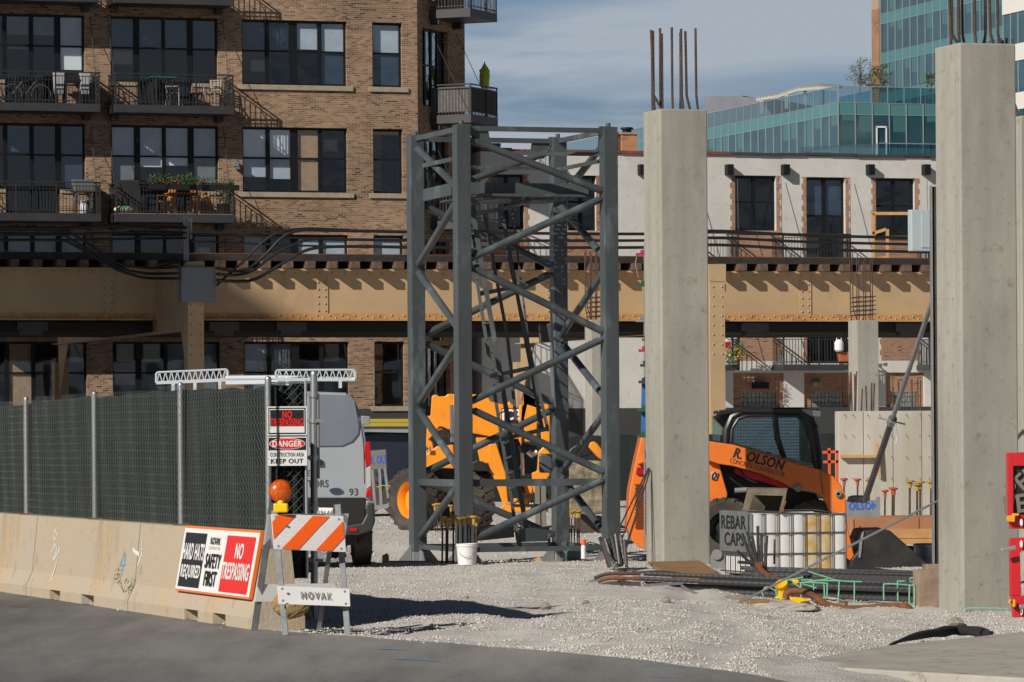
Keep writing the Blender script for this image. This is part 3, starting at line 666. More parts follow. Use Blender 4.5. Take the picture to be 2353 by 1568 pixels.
for (x0, x1, zb_, zt_, d_, lw) in jobs[:6] + jobs[6:]:         # brick quoins and aprons, proud of the paint
    z_lo = zb_ if d_ else zb_ - 1.05
    zq = zb_
    for s_ in (-1, 1):
        zz = z_lo; i = 0
        while zz < zt_ + .02:
            l = .19 if i % 2 else .13
            e = x0 if s_ < 0 else x1
            mb.box(min(e, e + s_ * l), max(e, e + s_ * l), -.004, .05, zz, min(zz + .2, zt_)); zz += .2; i += 1
    if not d_: mb.box(x0, x1, -.004, .05, zb_ - 1.05, zb_ - .1)
    mb.build('brick_trim', brick2, wb); mb = MB()
mb = MB()
for (x0, x1, zb_, zt_, d_, lw) in jobs:
    if not d_: mb = MB(); mb.box(x0 - .12, x1 + .15, -.07, .1, zb_ - .1, zb_ - .002); mb.build('sill', stone, wb)
mb = MB()
for (u0, u1) in gf: mb = MB(); mb.box(wx(u0), wx(u1), .12, .2, zg0 + .55, zg1); mb.box(wx(u0), wx(u0) + .3, .1, .12, zg0, zg1); mb.box(wx(u1) - .3, wx(u1), .1, .12, zg0, zg1); mb.build('brick_infill', brick2, wb)
gb = mat('glass_block', (0.30, 0.33, 0.30), .25, col2=(.12, .15, .13), scale=9)
mb = MB()
for (u0, u1) in gf:
    x0, x1 = wx(u0) + .3, wx(u1) - .3; n = 9
    for i in range(n):
        for j in range(3): mb.box(x0 + (x1 - x0) * i / n + .01, x0 + (x1 - x0) * (i + 1) / n - .01, .14, .17, zg0 + .19 * j, zg0 + .19 * j + .17)
    mb.build('glass_block_window', gb, wb); mb = MB()
mb = MB()
for u in (1473, 1673, 1802, 1997, 2125):
    x = wx(u); z0_, z1_ = p.z(u, 403), p.z(u, 379); mb = MB(); mb.box(x - .13, x + .12, -.32, 0, z0_, z1_); mb.build('hanger_bracket', black, wb, bevel=.01)
# balconies of the white building (upper pair mostly behind the track, lower pair visible)
bz = p.z(1880, 838, 1.2)
for (u0, u1) in ((1800, 1958), (1600, 1700), (2135, 2290)):
    for zz in (bz, bz + 3.72):
        so_ = balcony(wb, p, p.a(u0, 800, 1.2), p.a(u1, 800, 1.2), 1.2, zz, wires=None, slab=.2)
        wires = MB()
        for u in (u0, u1): wires.tube([(p.a(u, 800, 1.2), -1.15, zz), (p.a(u, 800, 0) - .1, -.15, zz + 3.15)], .012, 5)
        wires.build('hanger', rail, wb)
mb = MB(); x = wx(1752); z = p.z(1740, 886); mb.box(wx(1727), wx(1760), -.2, .1, z - .12, z + .12); mb.build('wall_lamp', black, wb)
mb = MB(); mb.ball((wx(1868), -.1, p.z(1868, 881)), .13); mb.box(wx(1868), wx(1885), -.1, .1, p.z(1868, 886), p.z(1868, 878)); mb.build('wall_lamp', galvd, wb)
# chimney
Pc = Plane(P(1447, 1000, 154.6), TH)
ch = thing('brick_chimney', 'orange brick chimney with black metal cowl on the white building roof', 'chimney', Pc.M(Pc.a(1447, 330), 0, 0))
x0, x1 = -.29, .29; z0, z1 = Pc.z(1447, 360), Pc.z(1447, 309)
mb = MB(); mb.box(x0, x1, 0, .6, z0 - .3, z1); mb.build('stack', brick3, ch)
mb = MB(); mb.box(x0 - .05, x1 + .05, -.05, .65, z1, z1 + .07); mb.build('cap_slab', stone, ch)
mb = MB(); mb.lathe([(.17, z1 + .07), (.17, z1 + .2), (.25, z1 + .2), (.22, z1 + .27)], (0, .3, 0), 12); mb.build('cowl', black, ch)

# ================================================================ GLASS OFFICE BLOCKS (far)
gteal = mat('teal_spandrel', (0.065, 0.185, 0.205), .25, col2=(0.075, 0.205, 0.225), scale=.2, spec=.6)
gdark = mat('blue_green_vision_glass', (0.014, 0.05, 0.075), .08, col2=(0.03, 0.085, 0.11), scale=.35, spec=.8)
gpale = mat('pale_blind_glass', (0.05, 0.135, 0.15), .2, spec=.6)
mull = mat('aluminium_mullion', (0.22, 0.27, 0.28), .4)
Cn = P(1931, 1000, 350)
PL_ = Plane(Cn, 0); 
# left flank recedes away to the left
q0 = P(1931, 1000, 350); q1 = P(1631, 1000, 379)
angL = math.degrees(math.atan2(q0.y - q1.y, q0.x - q1.x)); Pl = Plane(q0, angL); Pf = Plane(q0, TH)
go = thing('glass_office_building', 'teal glass office block with a railed roof terrace behind the white building', 'building', Pf.M())
zroof, zsp0, zsp1 = Pf.z(1935, 236), Pf.z(1935, 263), 0
zrt = Pf.z(1935, 198)
relL = Pf.M().inverted() @ Pl.M()
Lf = 70.2; Ff = 26.0
def curtain(mbs, Lx, x0, x1, z_top, floors, pw, relm=None, seed=1, sign=1):
    r_ = random.Random(seed); vis, tea, mul, pal = mbs
    k = len(vis.v), len(tea.v), len(mul.v), len(pal.v)
    for fi in range(floors):
        zt_ = z_top - fi * 3.75; tea.box(x0, x1, -.02, .1, zt_ - .98, zt_); vis.box(x0, x1, .0, .1, zt_ - 3.75, zt_ - .98)
        n = int(round((x1 - x0) / pw))
        for i in range(n):
            a = x0 + (x1 - x0) * i / n; b = x0 + (x1 - x0) * (i + 1) / n
            mul.box(a - .04, a + .04, -.08, .0, zt_ - 3.75, zt_)
            if r_.random() < .55: hgt = r_.choice([.5, .9, .9, 1.4, 2.6]); pal.box(a + .35, b - .06, -.008, .05, zt_ - .98 - hgt, zt_ - .98)
        mul.box(x0, x1, -.05, -.02, zt_ - 1.0, zt_ - .95); mul.box(x0, x1, -.05, -.02, zt_ - .03, zt_ + .02)
    if relm is not None:
        for m_, kk in zip(mbs, k): m_.v[kk:] = [relm @ v for v in m_.v[kk:]]
def split8(mb, name, mt, parent, cap=98):
    n = len(mb.v) // 8
    for i in range(min(n, cap)):
        m_ = MB(); m_.box(0, 1, 0, 1, 0, 1); m_.v = mb.v[i * 8:i * 8 + 8]; m_.build(name, mt, parent)
    if n > cap:
        m_ = MB(); m_.v = mb.v[cap * 8:]; k = cap * 8; m_.f = [tuple(i - k for i in f) for f in mb.f if min(f) >= k]; m_.build(name, mt, parent, kind='stuff')
mbs = [MB(), MB(), MB(), MB()]
curtain(mbs, None, 0, Ff, zroof, 4, 1.49); curtain(mbs, None, -Lf, 0, zroof, 4, 1.8, relL, 2)
body = MB(); 
bl = [Vector((0, .06, 0)), Vector((Ff, .06, 0)), Vector((Ff, 30, 0)), relL @ Vector((-Lf, .06, 0))]
body.prism([Vector((v.x, v.y, zroof - .05)) for v in bl], (0, 0, -zroof)); body.build('roof', charcoal, go)
mbs[0].build('window', gdark, go); mbs[1].build('spandrel', gteal, go); mbs[2].build('mullion', mull, go); split8(mbs[3], 'blind', gpale, go)
tg_ = glass_mat('terrace_glass', (0.25, 0.48, 0.55), .12)
mb = MB(); mr_ = MB(); hr = zrt - zroof
mb.quad((0, .05, zroof), (Ff, .05, zroof), (Ff, .05, zrt), (0, .05, zrt)); mb.add([relL @ Vector(v) for v in ((-Lf, .05, zroof), (0, .05, zroof), (0, .05, zrt), (-Lf, .05, zrt))], [(0, 1, 2, 3)])
for i in range(18): mr_.bar((i * 1.49, .05, zroof), (i * 1.49, .05, zrt), .06)
for i in range(40): q = relL @ Vector((-i * 1.8, .05, 0)); mr_.bar((q.x, q.y, zroof), (q.x, q.y, zrt), .06)
mr_.bar((0, .05, zrt), (Ff, .05, zrt), .07); q = relL @ Vector((-Lf, .05, zrt)); mr_.bar((0, .05, zrt), tuple(q), .07)
mb.build('terrace_glass', tg_, go); mr_.build('terrace_rail', mull, go)
# lower terrace and white door seen at x 2010-2150
zl = Pf.z(2040, 362); mb = MB(); x0 = Pf.a(2012, 340); mb.box(x0, x0 + .12, -.15, -.09, zl - .5, Pf.z(2012, 290)); x1 = Pf.a(2034, 340); mb.box(x1, x1 + .12, -.15, -.09, zl - .5, Pf.z(2012, 290)); mb.box(x0, x1 + .12, -.15, -.09, Pf.z(2012, 294), Pf.z(2012, 290)); mb.build('door_frame', white, go)
zz = Pf.z(2060, 330, 6); mb = MB(); xa = Pf.a(1940, 340, 6); mb.quad((Pf.a(2020, 330, 6), -6, zl - 2), (Ff, -6, zl - 2), (Ff, -6, zz), (Pf.a(2020, 330, 6), -6, zz))
mb.quad((Pf.a(2020, 330, 6), -6, zl - 2), (xa - 1.5, .0, zl - 2), (xa - 1.5, 0, zz), (Pf.a(2020, 330, 6), -6, zz)); mb.build('lower_terrace_glass', tg_, go)
mb = MB(); mb.bar((Pf.a(2020, 330, 6), -6, zz), (Ff, -6, zz), .06); mb.build('terrace_rail', mull, go)
# roof plant room + pergola
pr_ = thing('roof_plant_room', 'grey metal plant room on the glass office roof', 'plant room', Matrix.Translation(P(1700, 240, 388)))
mb = MB(); a = P(1618, 222, 390); b = P(1706, 220, 384); c = P(1780, 226, 380)
mb.prism([(a.x, a.y, a.z), (b.x, b.y, b.z), (b.x + 4, b.y + 8, b.z), (a.x + 4, a.y + 8, a.z)], (0, 0, -3)); mb.prism([(b.x, b.y, b.z - .1), (c.x, c.y, c.z - .1), (c.x + 4, c.y + 8, c.z - .1), (b.x + 4, b.y + 8, b.z - .1)], (0, 0, -3))
mb.build('wall', mat('grey_metal_cladding', (0.17, 0.18, 0.21), .5, col2=(.2, .21, .24), scale=.5), pr_, world=True)
pg = thing('roof_pergola', 'white slatted pergola on the glass office roof terrace', 'pergola', Matrix.Translation(P(1820, 235, 372)))
mb = MB(); fr_ = [(1740, 221), (1790, 213), (1835, 198), (1880, 194), (1925, 197)]
for i in range(40):
    s = i / 39 * (len(fr_) - 1); j = min(int(s), len(fr_) - 2); t_ = s - j; u = fr_[j][0] + (fr_[j + 1][0] - fr_[j][0]) * t_; v = fr_[j][1] + (fr_[j + 1][1] - fr_[j][1]) * t_
    d = 378 - 12 * i / 39; a = P(u, v + 5, d); b = P(u + 9, v + 1, d + 5); mb.bar(a, b, .1, .22)
for i in range(len(fr_) - 1):
    (u0, v0), (u1, v1) = fr_[i], fr_[i + 1]; d0 = 378 - 3 * i; mb.bar(P(u0, v0 + 9, d0), P(u1, v1 + 9, d0 - 3), .2, .25); mb.bar(P(u0 + 8, v0 + 3, d0 + 4), P(u1 + 8, v1 + 3, d0 + 1), .2, .25)
for u, v in ((1750, 228), (1807, 215), (1850, 206), (1890, 206)): mb.bar(P(u, v, 372), P(u, v + 35, 372), .3, .3)
mb.build('pergola_frame', mat('grey_white_beam', (0.42, 0.42, 0.40), .6), pg, world=True)
# trees on the roof terrace
leafm = mat('roof_tree_leaf', (0.05, 0.09, 0.025), .7, col2=(0.12, 0.13, 0.05), scale=3); barkm = mat('bark', (0.12, 0.09, 0.06), .9)
leafg = mat('shrub_leaf', (0.035, 0.09, 0.025), .7, col2=(0.07, 0.14, 0.04), scale=3)
def leaves(mb, c, rx, ry, rz, n, s, rr):
    for _ in range(n):
        while True:
            q = Vector((rr.uniform(-1, 1), rr.uniform(-1, 1), rr.uniform(-1, 1)))
            if q.length < 1: break
        q = c + Vector((q.x * rx, q.y * ry, q.z * rz)); a = Vector((rr.uniform(-1, 1), rr.uniform(-1, 1), rr.uniform(-1, 1))).normalized() * s * rr.uniform(.6, 1.3); b = Vector((rr.uniform(-1, 1), rr.uniform(-1, 1), rr.uniform(-1, 1))).normalized() * s * rr.uniform(.4, .9)
        mb.quad(q, q + a, q + a + b, q + b)
def rtree(u, vt, vb, d, wpx, label, seed, dens=260, lm=leafm):
    rr = random.Random(seed); b = P(u, vb, d); t = P(u, vt, d); H = t.z - b.z; o = thing('roof_tree', label, 'tree', b.copy(), 'small trees on the roof terrace')
    tr = MB(); cr_ = MB(); W = wpx * d / FPX / 2; tr.tube([b, b + Vector((.1, 0, H * .5)), t], .07, 6, r2=.02)
    for i in range(16):
        zz = H * rr.uniform(.15, .85); an = rr.uniform(0, 6.28); rad = W * (1.05 - zz / H * .6) * rr.uniform(.5, 1)
        e = b + Vector((math.cos(an) * rad, math.sin(an) * rad * .7, zz + H * .18)); tr.tube([b + Vector((.05, 0, zz * .8)), e], .03, 4, r2=.01)
        leaves(cr_, e, W * .33, W * .33, H * .13, dens // 16, .12, rr)
    tr.build('trunk', barkm, o, world=True); cr_.build('crown', lm, o, world=True)
rtree(1976, 137, 215, 362, 70, 'sparse taller tree at the terrace corner of the glass office', 1, 420)
rtree(2022, 150, 212, 358, 62, 'leafy small tree right of the taller one, against the brick strip', 2, 520)
rtree(2000, 172, 212, 360, 60, 'low bushy tree between the two roof trees', 3, 420)
rtree(2138, 170, 212, 356, 30, 'small dark tree beside the thick concrete column top', 4, 300, leafg)
# tall tower
Pt = Plane(P(2031, 1000, 400), angL)
tw = thing('glass_tower', 'tall teal glass tower with a red brick edge strip rising at the upper right', 'tower', Pt.M())
mbs = [MB(), MB(), MB(), MB()]; zt_ = Pt.z(2031, 31) + 7.5
curtain(mbs, None, 0, 40, zt_, 13, 1.75, None, 7)
body = MB(); body.box(0, 40, .11, 25, 0, zt_); body.build('core', charcoal, tw)
mbs[0].build('window', gdark, tw); mbs[1].build('spandrel', gteal, tw); mbs[2].build('mullion', mull, tw); split8(mbs[3], 'blind', gpale, tw)
mb = MB(); mb.box(-1.7, -.0, -.25, 8, 0, Pt.z(2031, 18)); mb.build('brick_strip', brick2, tw); mb = MB(); mb.box(-1.7, 0, -.25, 8, Pt.z(2031, 18), zt_); mb.build('stone_strip', stone, tw)
# second white-banded tower at the right edge
Pw = Plane(P(2312, 1000, 340), angL)
t2 = thing('white_banded_tower', 'white banded glass tower at the upper right edge of the picture', 'tower', Pw.M())
wt = mat('white_band', (0.62, 0.61, 0.58), .6); mb = MB(); vb = MB(); ml = MB()
zq = Pw.z(2353, 98)
for i in range(-2, 12):
    z = zq + 3.9 - i * 3.9; mb.box(0, 30, -.1, .2, z - 1.35, z); vb.box(0, 30, 0, .2, z - 3.9, z - 1.35)
    for j in range(22): ml.box(j * 1.4, j * 1.4 + .1, -.06, 0, z - 3.9, z - 1.35)
cb_ = MB(); cb_.box(-.2, 30, .2, 20, 0, zq + 11); cb_.build('core', wt, t2); mb.build('spandrel', wt, t2); vb.build('window', gdark, t2); ml.build('mullion', mull, t2)
print('SEC buildings done')
# unseen tower block added off left, shaped to shadow the left elevated track
EP = Plane(P(1176, 1000, 126), TH)
ea, ez = EP.uv(600, 681)
D = 85.0
pt = EP.w(ea, 0, ez) - SUN * (D / SUN.xy.length)
ns_ = thing('shadow_caster', 'unseen tall block added out of view to the left to shade the viaduct', 'building', Matrix.Translation(Vector((pt.x, pt.y, 0))) @ Matrix.Rotation(R(TH), 4, 'Z'))
mb = MB(); mb.box(-30, 0, -5, 16, 0, pt.z); mb.build('wall', concl, ns_)
# ================================================================ ELEVATED TRACK
el = thing('elevated_railway', 'tan riveted steel elevated railway viaduct crossing behind the site', 'viaduct', EP.M())
e0, e1 = EP.a(-620), EP.a(3000)
Z = lambda v, u=1450, off=0: EP.z(u, v, off)
zb, zfl, zfu, ztop = Z(736.5), Z(722), Z(638), Z(625)
mb = MB(); mb.box(e0, e1, 0, .04, zb, ztop); mb.build('girder_web', elpaint, el)
def rivets(mb, pts, y, r=.035):
    for (x, z) in pts: mb.lathe([(r, 0), (r * .8, .018), (r * .3, .03)], (x, y, z), 6, Vector((0, -1, 0)), caps=False)
mb = MB(); mb.box(e0, e1, -.22, -.003, zb - .03, zb + .02); mb.box(e0, e1, -.02, -.002, zb + .02, zfl); mb.build('bottom_flange', elrust, el)
mb = MB(); mb.box(e0, e1, -.20, -.003, ztop - .03, ztop + .03); mb.box(e0, e1, -.02, -.002, zfu, ztop - .03)
sts = [740, 1268, 1851, 250, -60]
for u in sts: x = EP.a(u, 680); mb.box(x - .19, x + .19, -.016, -.001, zfl, zfu); mb.box(x + .15, x + .17, -.035, -.016, zfl, zfu)
mb.build('top_flange', elpaint, el)
mb = MB(); pts = []
x = e0
while x < e1: pts += [(x, zb + .13), (x + .19, zb + .05), (x + .1, ztop - .1)]; x += .38
for u in sts:
    x = EP.a(u, 680); z = zfl + .08
    while z < zfu: pts += [(x - .12, z), (x + .09, z)]; z += .21
rivets(mb, pts, -.02); o = mb.build('rivet', elpaint, el, kind='stuff')
mb = MB(); mb.box(e0, e1, 5.0, 5.04, zb, ztop); mb.box(e0, e1, 1.6, 1.64, zb, ztop); mb.build('inner_girder', elpaint, el)
# ties, walkway timber
zt1 = Z(608); step = EP.a(1050, 620) - EP.a(1000, 620)
mb = MB(); x = EP.a(562 - 600, 600); n = 0
while x < e1: mb.box(x, x + .25, -.55, 7.5, ztop + .035, zt1 + .02); x += step
mb.build('tie', tiem, el)
mb = MB(); mb.box(e0, e1, -.30, -.08, zt1 + .025, Z(591)); mb.box(e0, e1, -.1, 7.4, zt1 + .03, zt1 + .1); mb.build('walkway_timber', timber, el)
mb = MB()
for y in (1.0, 2.44, 4.5, 5.94): mb.box(e0, e1, y, y + .08, zt1 + .1, zt1 + .3)
mb.build('rail', rust, el)
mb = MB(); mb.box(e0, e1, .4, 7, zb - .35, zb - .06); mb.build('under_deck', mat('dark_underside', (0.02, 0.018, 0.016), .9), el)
# cross bents and columns
def bent(u, vtop, cw, box_=None, far=14.0, off=4.2, cross=True):
    x = EP.a(u, 700, off); zt_ = EP.z(u, vtop, off); mb = MB()
    mb.box(x - cw / 2, x + cw / 2, -off - .2, -off + .25, 0, zt_); mb.box(x - cw / 2 - .03, x + cw / 2 + .03, -off - .22, -off - .2, zt_ - .5, zt_)
    o = mb.build('column', elpaint, el)
    if cross:
        mb = MB(); mb.box(x - cw / 2, x + cw / 2, far - .2, far + .25, 0, zb - 1); mb.build('column', elpaint, el)
    m2 = MB(); zz = zt_ - .1
    pts = []
    while zz > 1: pts += [(x - cw * .3, zz), (x + cw * .3, zz)]; zz -= .28 if zz > zb - 1 else 9
    rivets(m2, pts, -off - .22 if False else -off - .2); m2.build('rivet', elpaint, o)
    if cross:
        mb = MB(); zc = EP.z(u - 15, 757, off)
        mb.box(x - .12, x - .06, -off + .25, far - .2, zc, ztop - .05); mb.box(x - .3, x + .1, -off + .25, far - .2, zc - .03, zc)
        for (ya, yb) in ((-off + .25, 1),): mb.prism([(x - .1, ya, zc), (x - .1, ya + .95, zc), (x - .1, ya, zc - 1.9)], (.05, 0, 0))
        mb.prism([(x - .1, far - .2, zc), (x - .1, far - 1.6, zc), (x - .1, far - .2, zc - 1.9)], (.05, 0, 0))
        for yy in (-off + 1.8, -off + 3.9, far - 1, far - 3): mb.box(x - .14, x - .12, yy, yy + .2, zc + .05, ztop - .1)
        mb.build('cross_girder', elpaint, el)
bent(446, 602, .46)
bent(1643, 608, .46, cross=True)
# hangers and lights under the deck
mb = MB()
for u in (75, 515, 670, 1735, 2090):
    x = EP.a(u, 745, -.3); mb = MB(); mb.box(x - .45, x + .45, .3, .8, zb - .32, zb - .06); mb.box(x - .3, x + .3, .32, .7, zb - .45, zb - .32); mb.build('hanging_light', mat('dark_fitting', (.05, .05, .052), .6), el)
# box, post and cables on the track
off = 4.75
jb = thing('junction_box', 'grey square electrical cabinet fixed on the tan viaduct column', 'cabinet', EP.M(EP.a(452, 650, off), off, 0))
x0, x1 = EP.a(416, 650, off) - EP.a(452, 650, off), EP.a(496, 650, off) - EP.a(452, 650, off); z0, z1 = EP.z(452, 694, off), EP.z(452, 613, off)
jbm = mat('grey_cabinet_paint', (0.155, 0.165, 0.185), .45, col2=(.17, .18, .2), scale=2)
mb = MB(); mb.box(x0, x1, 0, .34, z0, z1); mb.build('cabinet_body', jbm, jb, bevel=.01)
mb = MB(); mb.box(x0 + .02, x1 - .02, -.02, -.002, z0 + .02, z1 - .02); mb.build('door', jbm, jb, bevel=.01)
po = thing('cable_post', 'slim grey steel post carrying cables above the viaduct column', 'post', EP.M(EP.a(436, 560, off), off - .4, 0))
mb = MB(); zz0, zz1 = EP.z(436, 598, off), EP.z(436, 497, off); mb.box(-.09, .07, -.02, .02, zz0, zz1); mb.box(-.09, -.06, -.1, .02, zz0, zz1); mb.box(.1, .16, -.05, .0, EP.z(436, 548, off), EP.z(436, 500, off)); mb.box(-.22, .16, -.06, -.0, EP.z(436, 508, off), EP.z(436, 504, off)); mb.build('post_shaft', jbm, po)
def cat(pts, n=10):                                            # Catmull-Rom
    out = []; q = [pts[0]] + list(pts) + [pts[-1]]
    for i in range(1, len(q) - 2):
        for k in range(n):
            t = k / n; a, b, c, d = q[i - 1], q[i], q[i + 1], q[i + 2]
            out.append(tuple(.5 * ((2 * b[j]) + (-a[j] + c[j]) * t + (2 * a[j] - 5 * b[j] + 4 * c[j] - d[j]) * t * t + (-a[j] + 3 * b[j] - 3 * c[j] + d[j]) * t ** 3) for j in range(len(b))))
    out.append(tuple(pts[-1])); return out
def cable(pts, r, label, off=3.6, grp='black power cables along the elevated track'):
    q = cat([(u, v, o) for (u, v, *rest) in pts for o in [rest[0] if rest else off]], 8)
    w_ = [EP.w(EP.uv(u, v, o)[0], o, EP.uv(u, v, o)[1]) for (u, v, o) in q]
    mb = MB(); mb.tube(w_, r, 8); o = mb.build('power_cable', cablem, smooth_=True); tag(o, label, 'cable', grp)
cs = 4.7
cable([(-60, 523), (120, 525), (250, 520), (350, 521), (428, 523, cs)], .045, 'topmost black cable left of the cable post')
cable([(-60, 541), (120, 540), (250, 536), (350, 533), (428, 535, cs)], .035, 'second black cable down left of the cable post')
cable([(-60, 552), (120, 552), (250, 550), (350, 548), (428, 547, cs)], .035, 'third black cable down left of the cable post')
cable([(-60, 528), (130, 529), (165, 538), (225, 575), (270, 605), (325, 615), (372, 616), (410, 613, 4.95)], .04, 'upper drooping cable entering the left side of the grey cabinet')
cable([(-60, 539), (130, 539), (165, 552), (225, 587), (275, 615), (330, 628), (375, 629), (410, 628, 4.95)], .04, 'middle drooping cable entering the left side of the grey cabinet')
cable([(-60, 552), (130, 552), (165, 561), (225, 595), (275, 622), (330, 638), (375, 640), (410, 640, 4.95)], .04, 'lowest drooping cable entering the left side of the grey cabinet')
cable([(499, 617, 4.9), (540, 623), (570, 618), (610, 585), (650, 545), (690, 530), (760, 530), (1000, 534), (1480, 538), (1640, 531), (1850, 541), (2145, 548), (2420, 555)], .045, 'black cable leaving the cabinet and running topmost to the right')
cable([(499, 630, 4.9), (545, 632), (585, 620), (630, 585), (680, 560), (720, 550), (800, 551), (1000, 553), (1480, 553), (1640, 547), (1850, 556), (2145, 563), (2420, 570)], .042, 'black cable running second from the top to the right')
cable([(499, 644, 4.9), (550, 647), (590, 640), (650, 605), (700, 577), (750, 568), (850, 567), (1000, 569), (1480, 569), (1640, 563), (1850, 573), (2145, 580), (2420, 586)], .045, 'lowest of the black cables running to the right over the track')
cable([(441, 537, cs), (520, 540), (640, 546), (760, 549), (900, 551)], .028, 'thinner black cable from the cable post joining the right hand run')
cable([(441, 555, cs), (520, 557), (640, 563), (760, 566), (900, 567)], .028, 'lower thin black cable from the cable post joining the right hand run')
cable([(499, 655, 4.9), (515, 640), (560, 600), (600, 560), (640, 535), (700, 526), (800, 529)], .04, 'steep black cable rising from the right side of the cabinet')
cable([(360, 608, 4.3), (395, 603, 4.3), (425, 600, 4.3)], .05, 'rusty broken branch lodged beside the top of the cabinet', grp='debris on the viaduct')
print('SEC elevated done')
# ================================================================ CONCRETE COLUMNS AND WALL
def rib(mb, pts, r, n=7):
    """ribbed bar"""
    P_ = [Vector(p) for p in pts]; out = []; rad = []; j_ = rnd.uniform(.026, .034); P_[0] = P_[0] + (P_[1] - P_[0]).normalized() * rnd.uniform(0, .05)
    for a, b in zip(P_, P_[1:]):
        k = max(1, int((b - a).length / j_))
        for i in range(k): out.append(a + (b - a) * i / k); rad.append(r if (len(out) % 2) else r * .90)
    out.append(P_[-1]); rad.append(r); mb.tube(out, rad, n)
def column(name, label, ul, uc, ur, vt, vb, d, bars, rt, grp='square concrete columns', mt=conc):
    c = P(uc, vb, d); Pn = Plane(P(uc, 1000, d), TH); wd = Pn.a(ur, (vt + vb) / 2); z0, z1 = Pn.z(uc, vb), Pn.z(uc, vt)
    o = thing(name, label, 'column', Pn.M(0, 0, 0), grp)
    mb = MB(); mb.box(0, wd, 0, wd, z0 - .4, z1); mb.build('shaft', mt, o, bevel=.018)
    if rt is not None:
        for i, (ub, ut, vtop, dy) in enumerate(bars):
            mb = MB(); x0 = Pn.a(ub, vt); x1 = Pn.a(ut, (vt + vtop) / 2); zt_ = Pn.z(ut, vtop)
            x0 = min(max(x0, .04), wd - .04)
            rib(mb, [(x0, dy * wd, z1 - .1), (x0, dy * wd, z1), (x0 + (x1 - x0) * .8, dy * wd, z1 + .18 * (zt_ - z1)), (x1, dy * wd, zt_)], .0165); mb.build('rebar', rt, o)
    return o, Pn, wd, z0, z1
b1 = [(1501.5, 1500.5, 68, .1), (1515.4, 1520.8, 66, .5), (1526, 1525, 63, .2), (1531, 1530, 68, .8), (1550.5, 1548.9, 62, .12), (1554, 1553, 69, .8), (1575.8, 1571.5, 65, .15), (1583, 1584, 70, .5), (1593.7, 1583.5, 70, .2), (1609.7, 1604.6, 64, .15)]
c1, Pc1, wd1, zc0, zc1 = column('concrete_column', 'grey concrete column in the middle with ten tall rusty bars above its top', 1483, 1522, 1629, 250, 1292, 51.6, b1, rebarr)
b2 = [(2187, 2192, -40, .2), (2206, 2216, -40, .5), (2216, 2214, -42, .2), (2251, 2248, -45, .15), (2258, 2251, -40, .7), (2278, 2283, -40, .3), (2291, 2282, -45, .15), (2310, 2303, -40, .2)]
c2, Pc2, wd2, zd0, zd1 = column('concrete_column', 'thick nearest concrete column at the right with bent bars running out of the picture top', 2157, 2211, 2339, 98, 1412, 43.2, b2, rebarr)
for i, u in enumerate((2296, 2304, 2313, 2327)):
    mb = MB(); q = P(u, 102, 43.6); mb.tube([q, P(u, 88 + (i % 2) * 5, 43.6)], .012, 6); mb.build('rebar', rebarr, c2, world=True)
c3, *_ = column('concrete_column', 'concrete column mostly hidden past the right edge of the thick column', 2338, 2350, 2460, 266, 1300, 49, [(2340, 2337, 88, .2)], rebarr)
for (o_, wd_, z1_) in ((c1, wd1, zc1), (c2, wd2, zd1)):
    for (x_, y_) in ((-.003, wd_ * .16),):
        mb = MB(); mb.box(x_ - .003 if x_ < 0 else x_, x_ + .003 if x_ < 0 else x_ + .006, y_ if y_ > 0 else y_, (y_ + .006) if y_ > 0 else .003, -.3, z1_ - .03); mb.build('form_seam', mat('seam_concrete', (.32, .305, .25), .9), o_)
def tiecage(o, Pn, wd, z0, z1, n, r=.012):
    mb = MB()
    for i in range(n):
        z = z0 + (z1 - z0) * i / max(1, n - 1); e = .05; q = [(-.0 + e, e, z), (wd - e, e, z + .02), (wd - e, wd - e, z), (e, wd - e, z - .02), (e, e, z)]
        mb.tube(q, r, 5)
    mb.build('tie_ring', rebarm, o)
b4 = [(1962 + i * 7.5, 1961 + i * 7.8, 592 + (i % 3) * 3, (i % 2) * .6 + .15) for i in range(8)]
c4, P4, w4_, za, zb4 = column('concrete_column', 'short far concrete column with a wire-tied bar cage in front of the tan viaduct, right side', 1953, 1971, 2020, 736, 1160, 112, b4, rebarr)
tiecage(c4, P4, w4_, zb4 + .15, zb4 + .62, 5)
b5 = [(1349 + i * 6, 1349 + i * 6.2, 575 + (i % 3) * 4, (i % 2) * .6 + .15) for i in range(6)]
c5, P5, w5_, za5, zb5 = column('concrete_column', 'short far concrete column seen through the right half of the mast', 1343, 1360, 1403, 735, 1150, 112, b5, rebarr)
tiecage(c5, P5, w5_, zb5 + .1, zb5 + .6, 5)
# panel joint strip, lifting marks on the two near columns
mb = MB()
for (o_, pn, wd_, us, vs) in ((c1, Pc1, wd1, [(1563, 1580)], [648, 772, 385]), ):
    for v in vs:
        for u in us[0]: x, z = pn.uv(u, v); mb.lathe([(.028, 0), (.028, .003)], (x, -.0, z), 12, Vector((0, -1, 0)))
mb.build('form_tie_mark', mat('patched_concrete', (0.30, 0.28, 0.23), .9), c1)
mb = MB()
for u, v in ((2252, 1027 / 1.4743 * .5745 - 120), (2258, 571), (2272, 571)): x, z = Pc2.uv(u, v); mb.lathe([(.028, 0), (.028, .003)], (x, 0, z), 12, Vector((0, -1, 0)))
mb.build('form_tie_mark', MATS['patched_concrete'], c2)
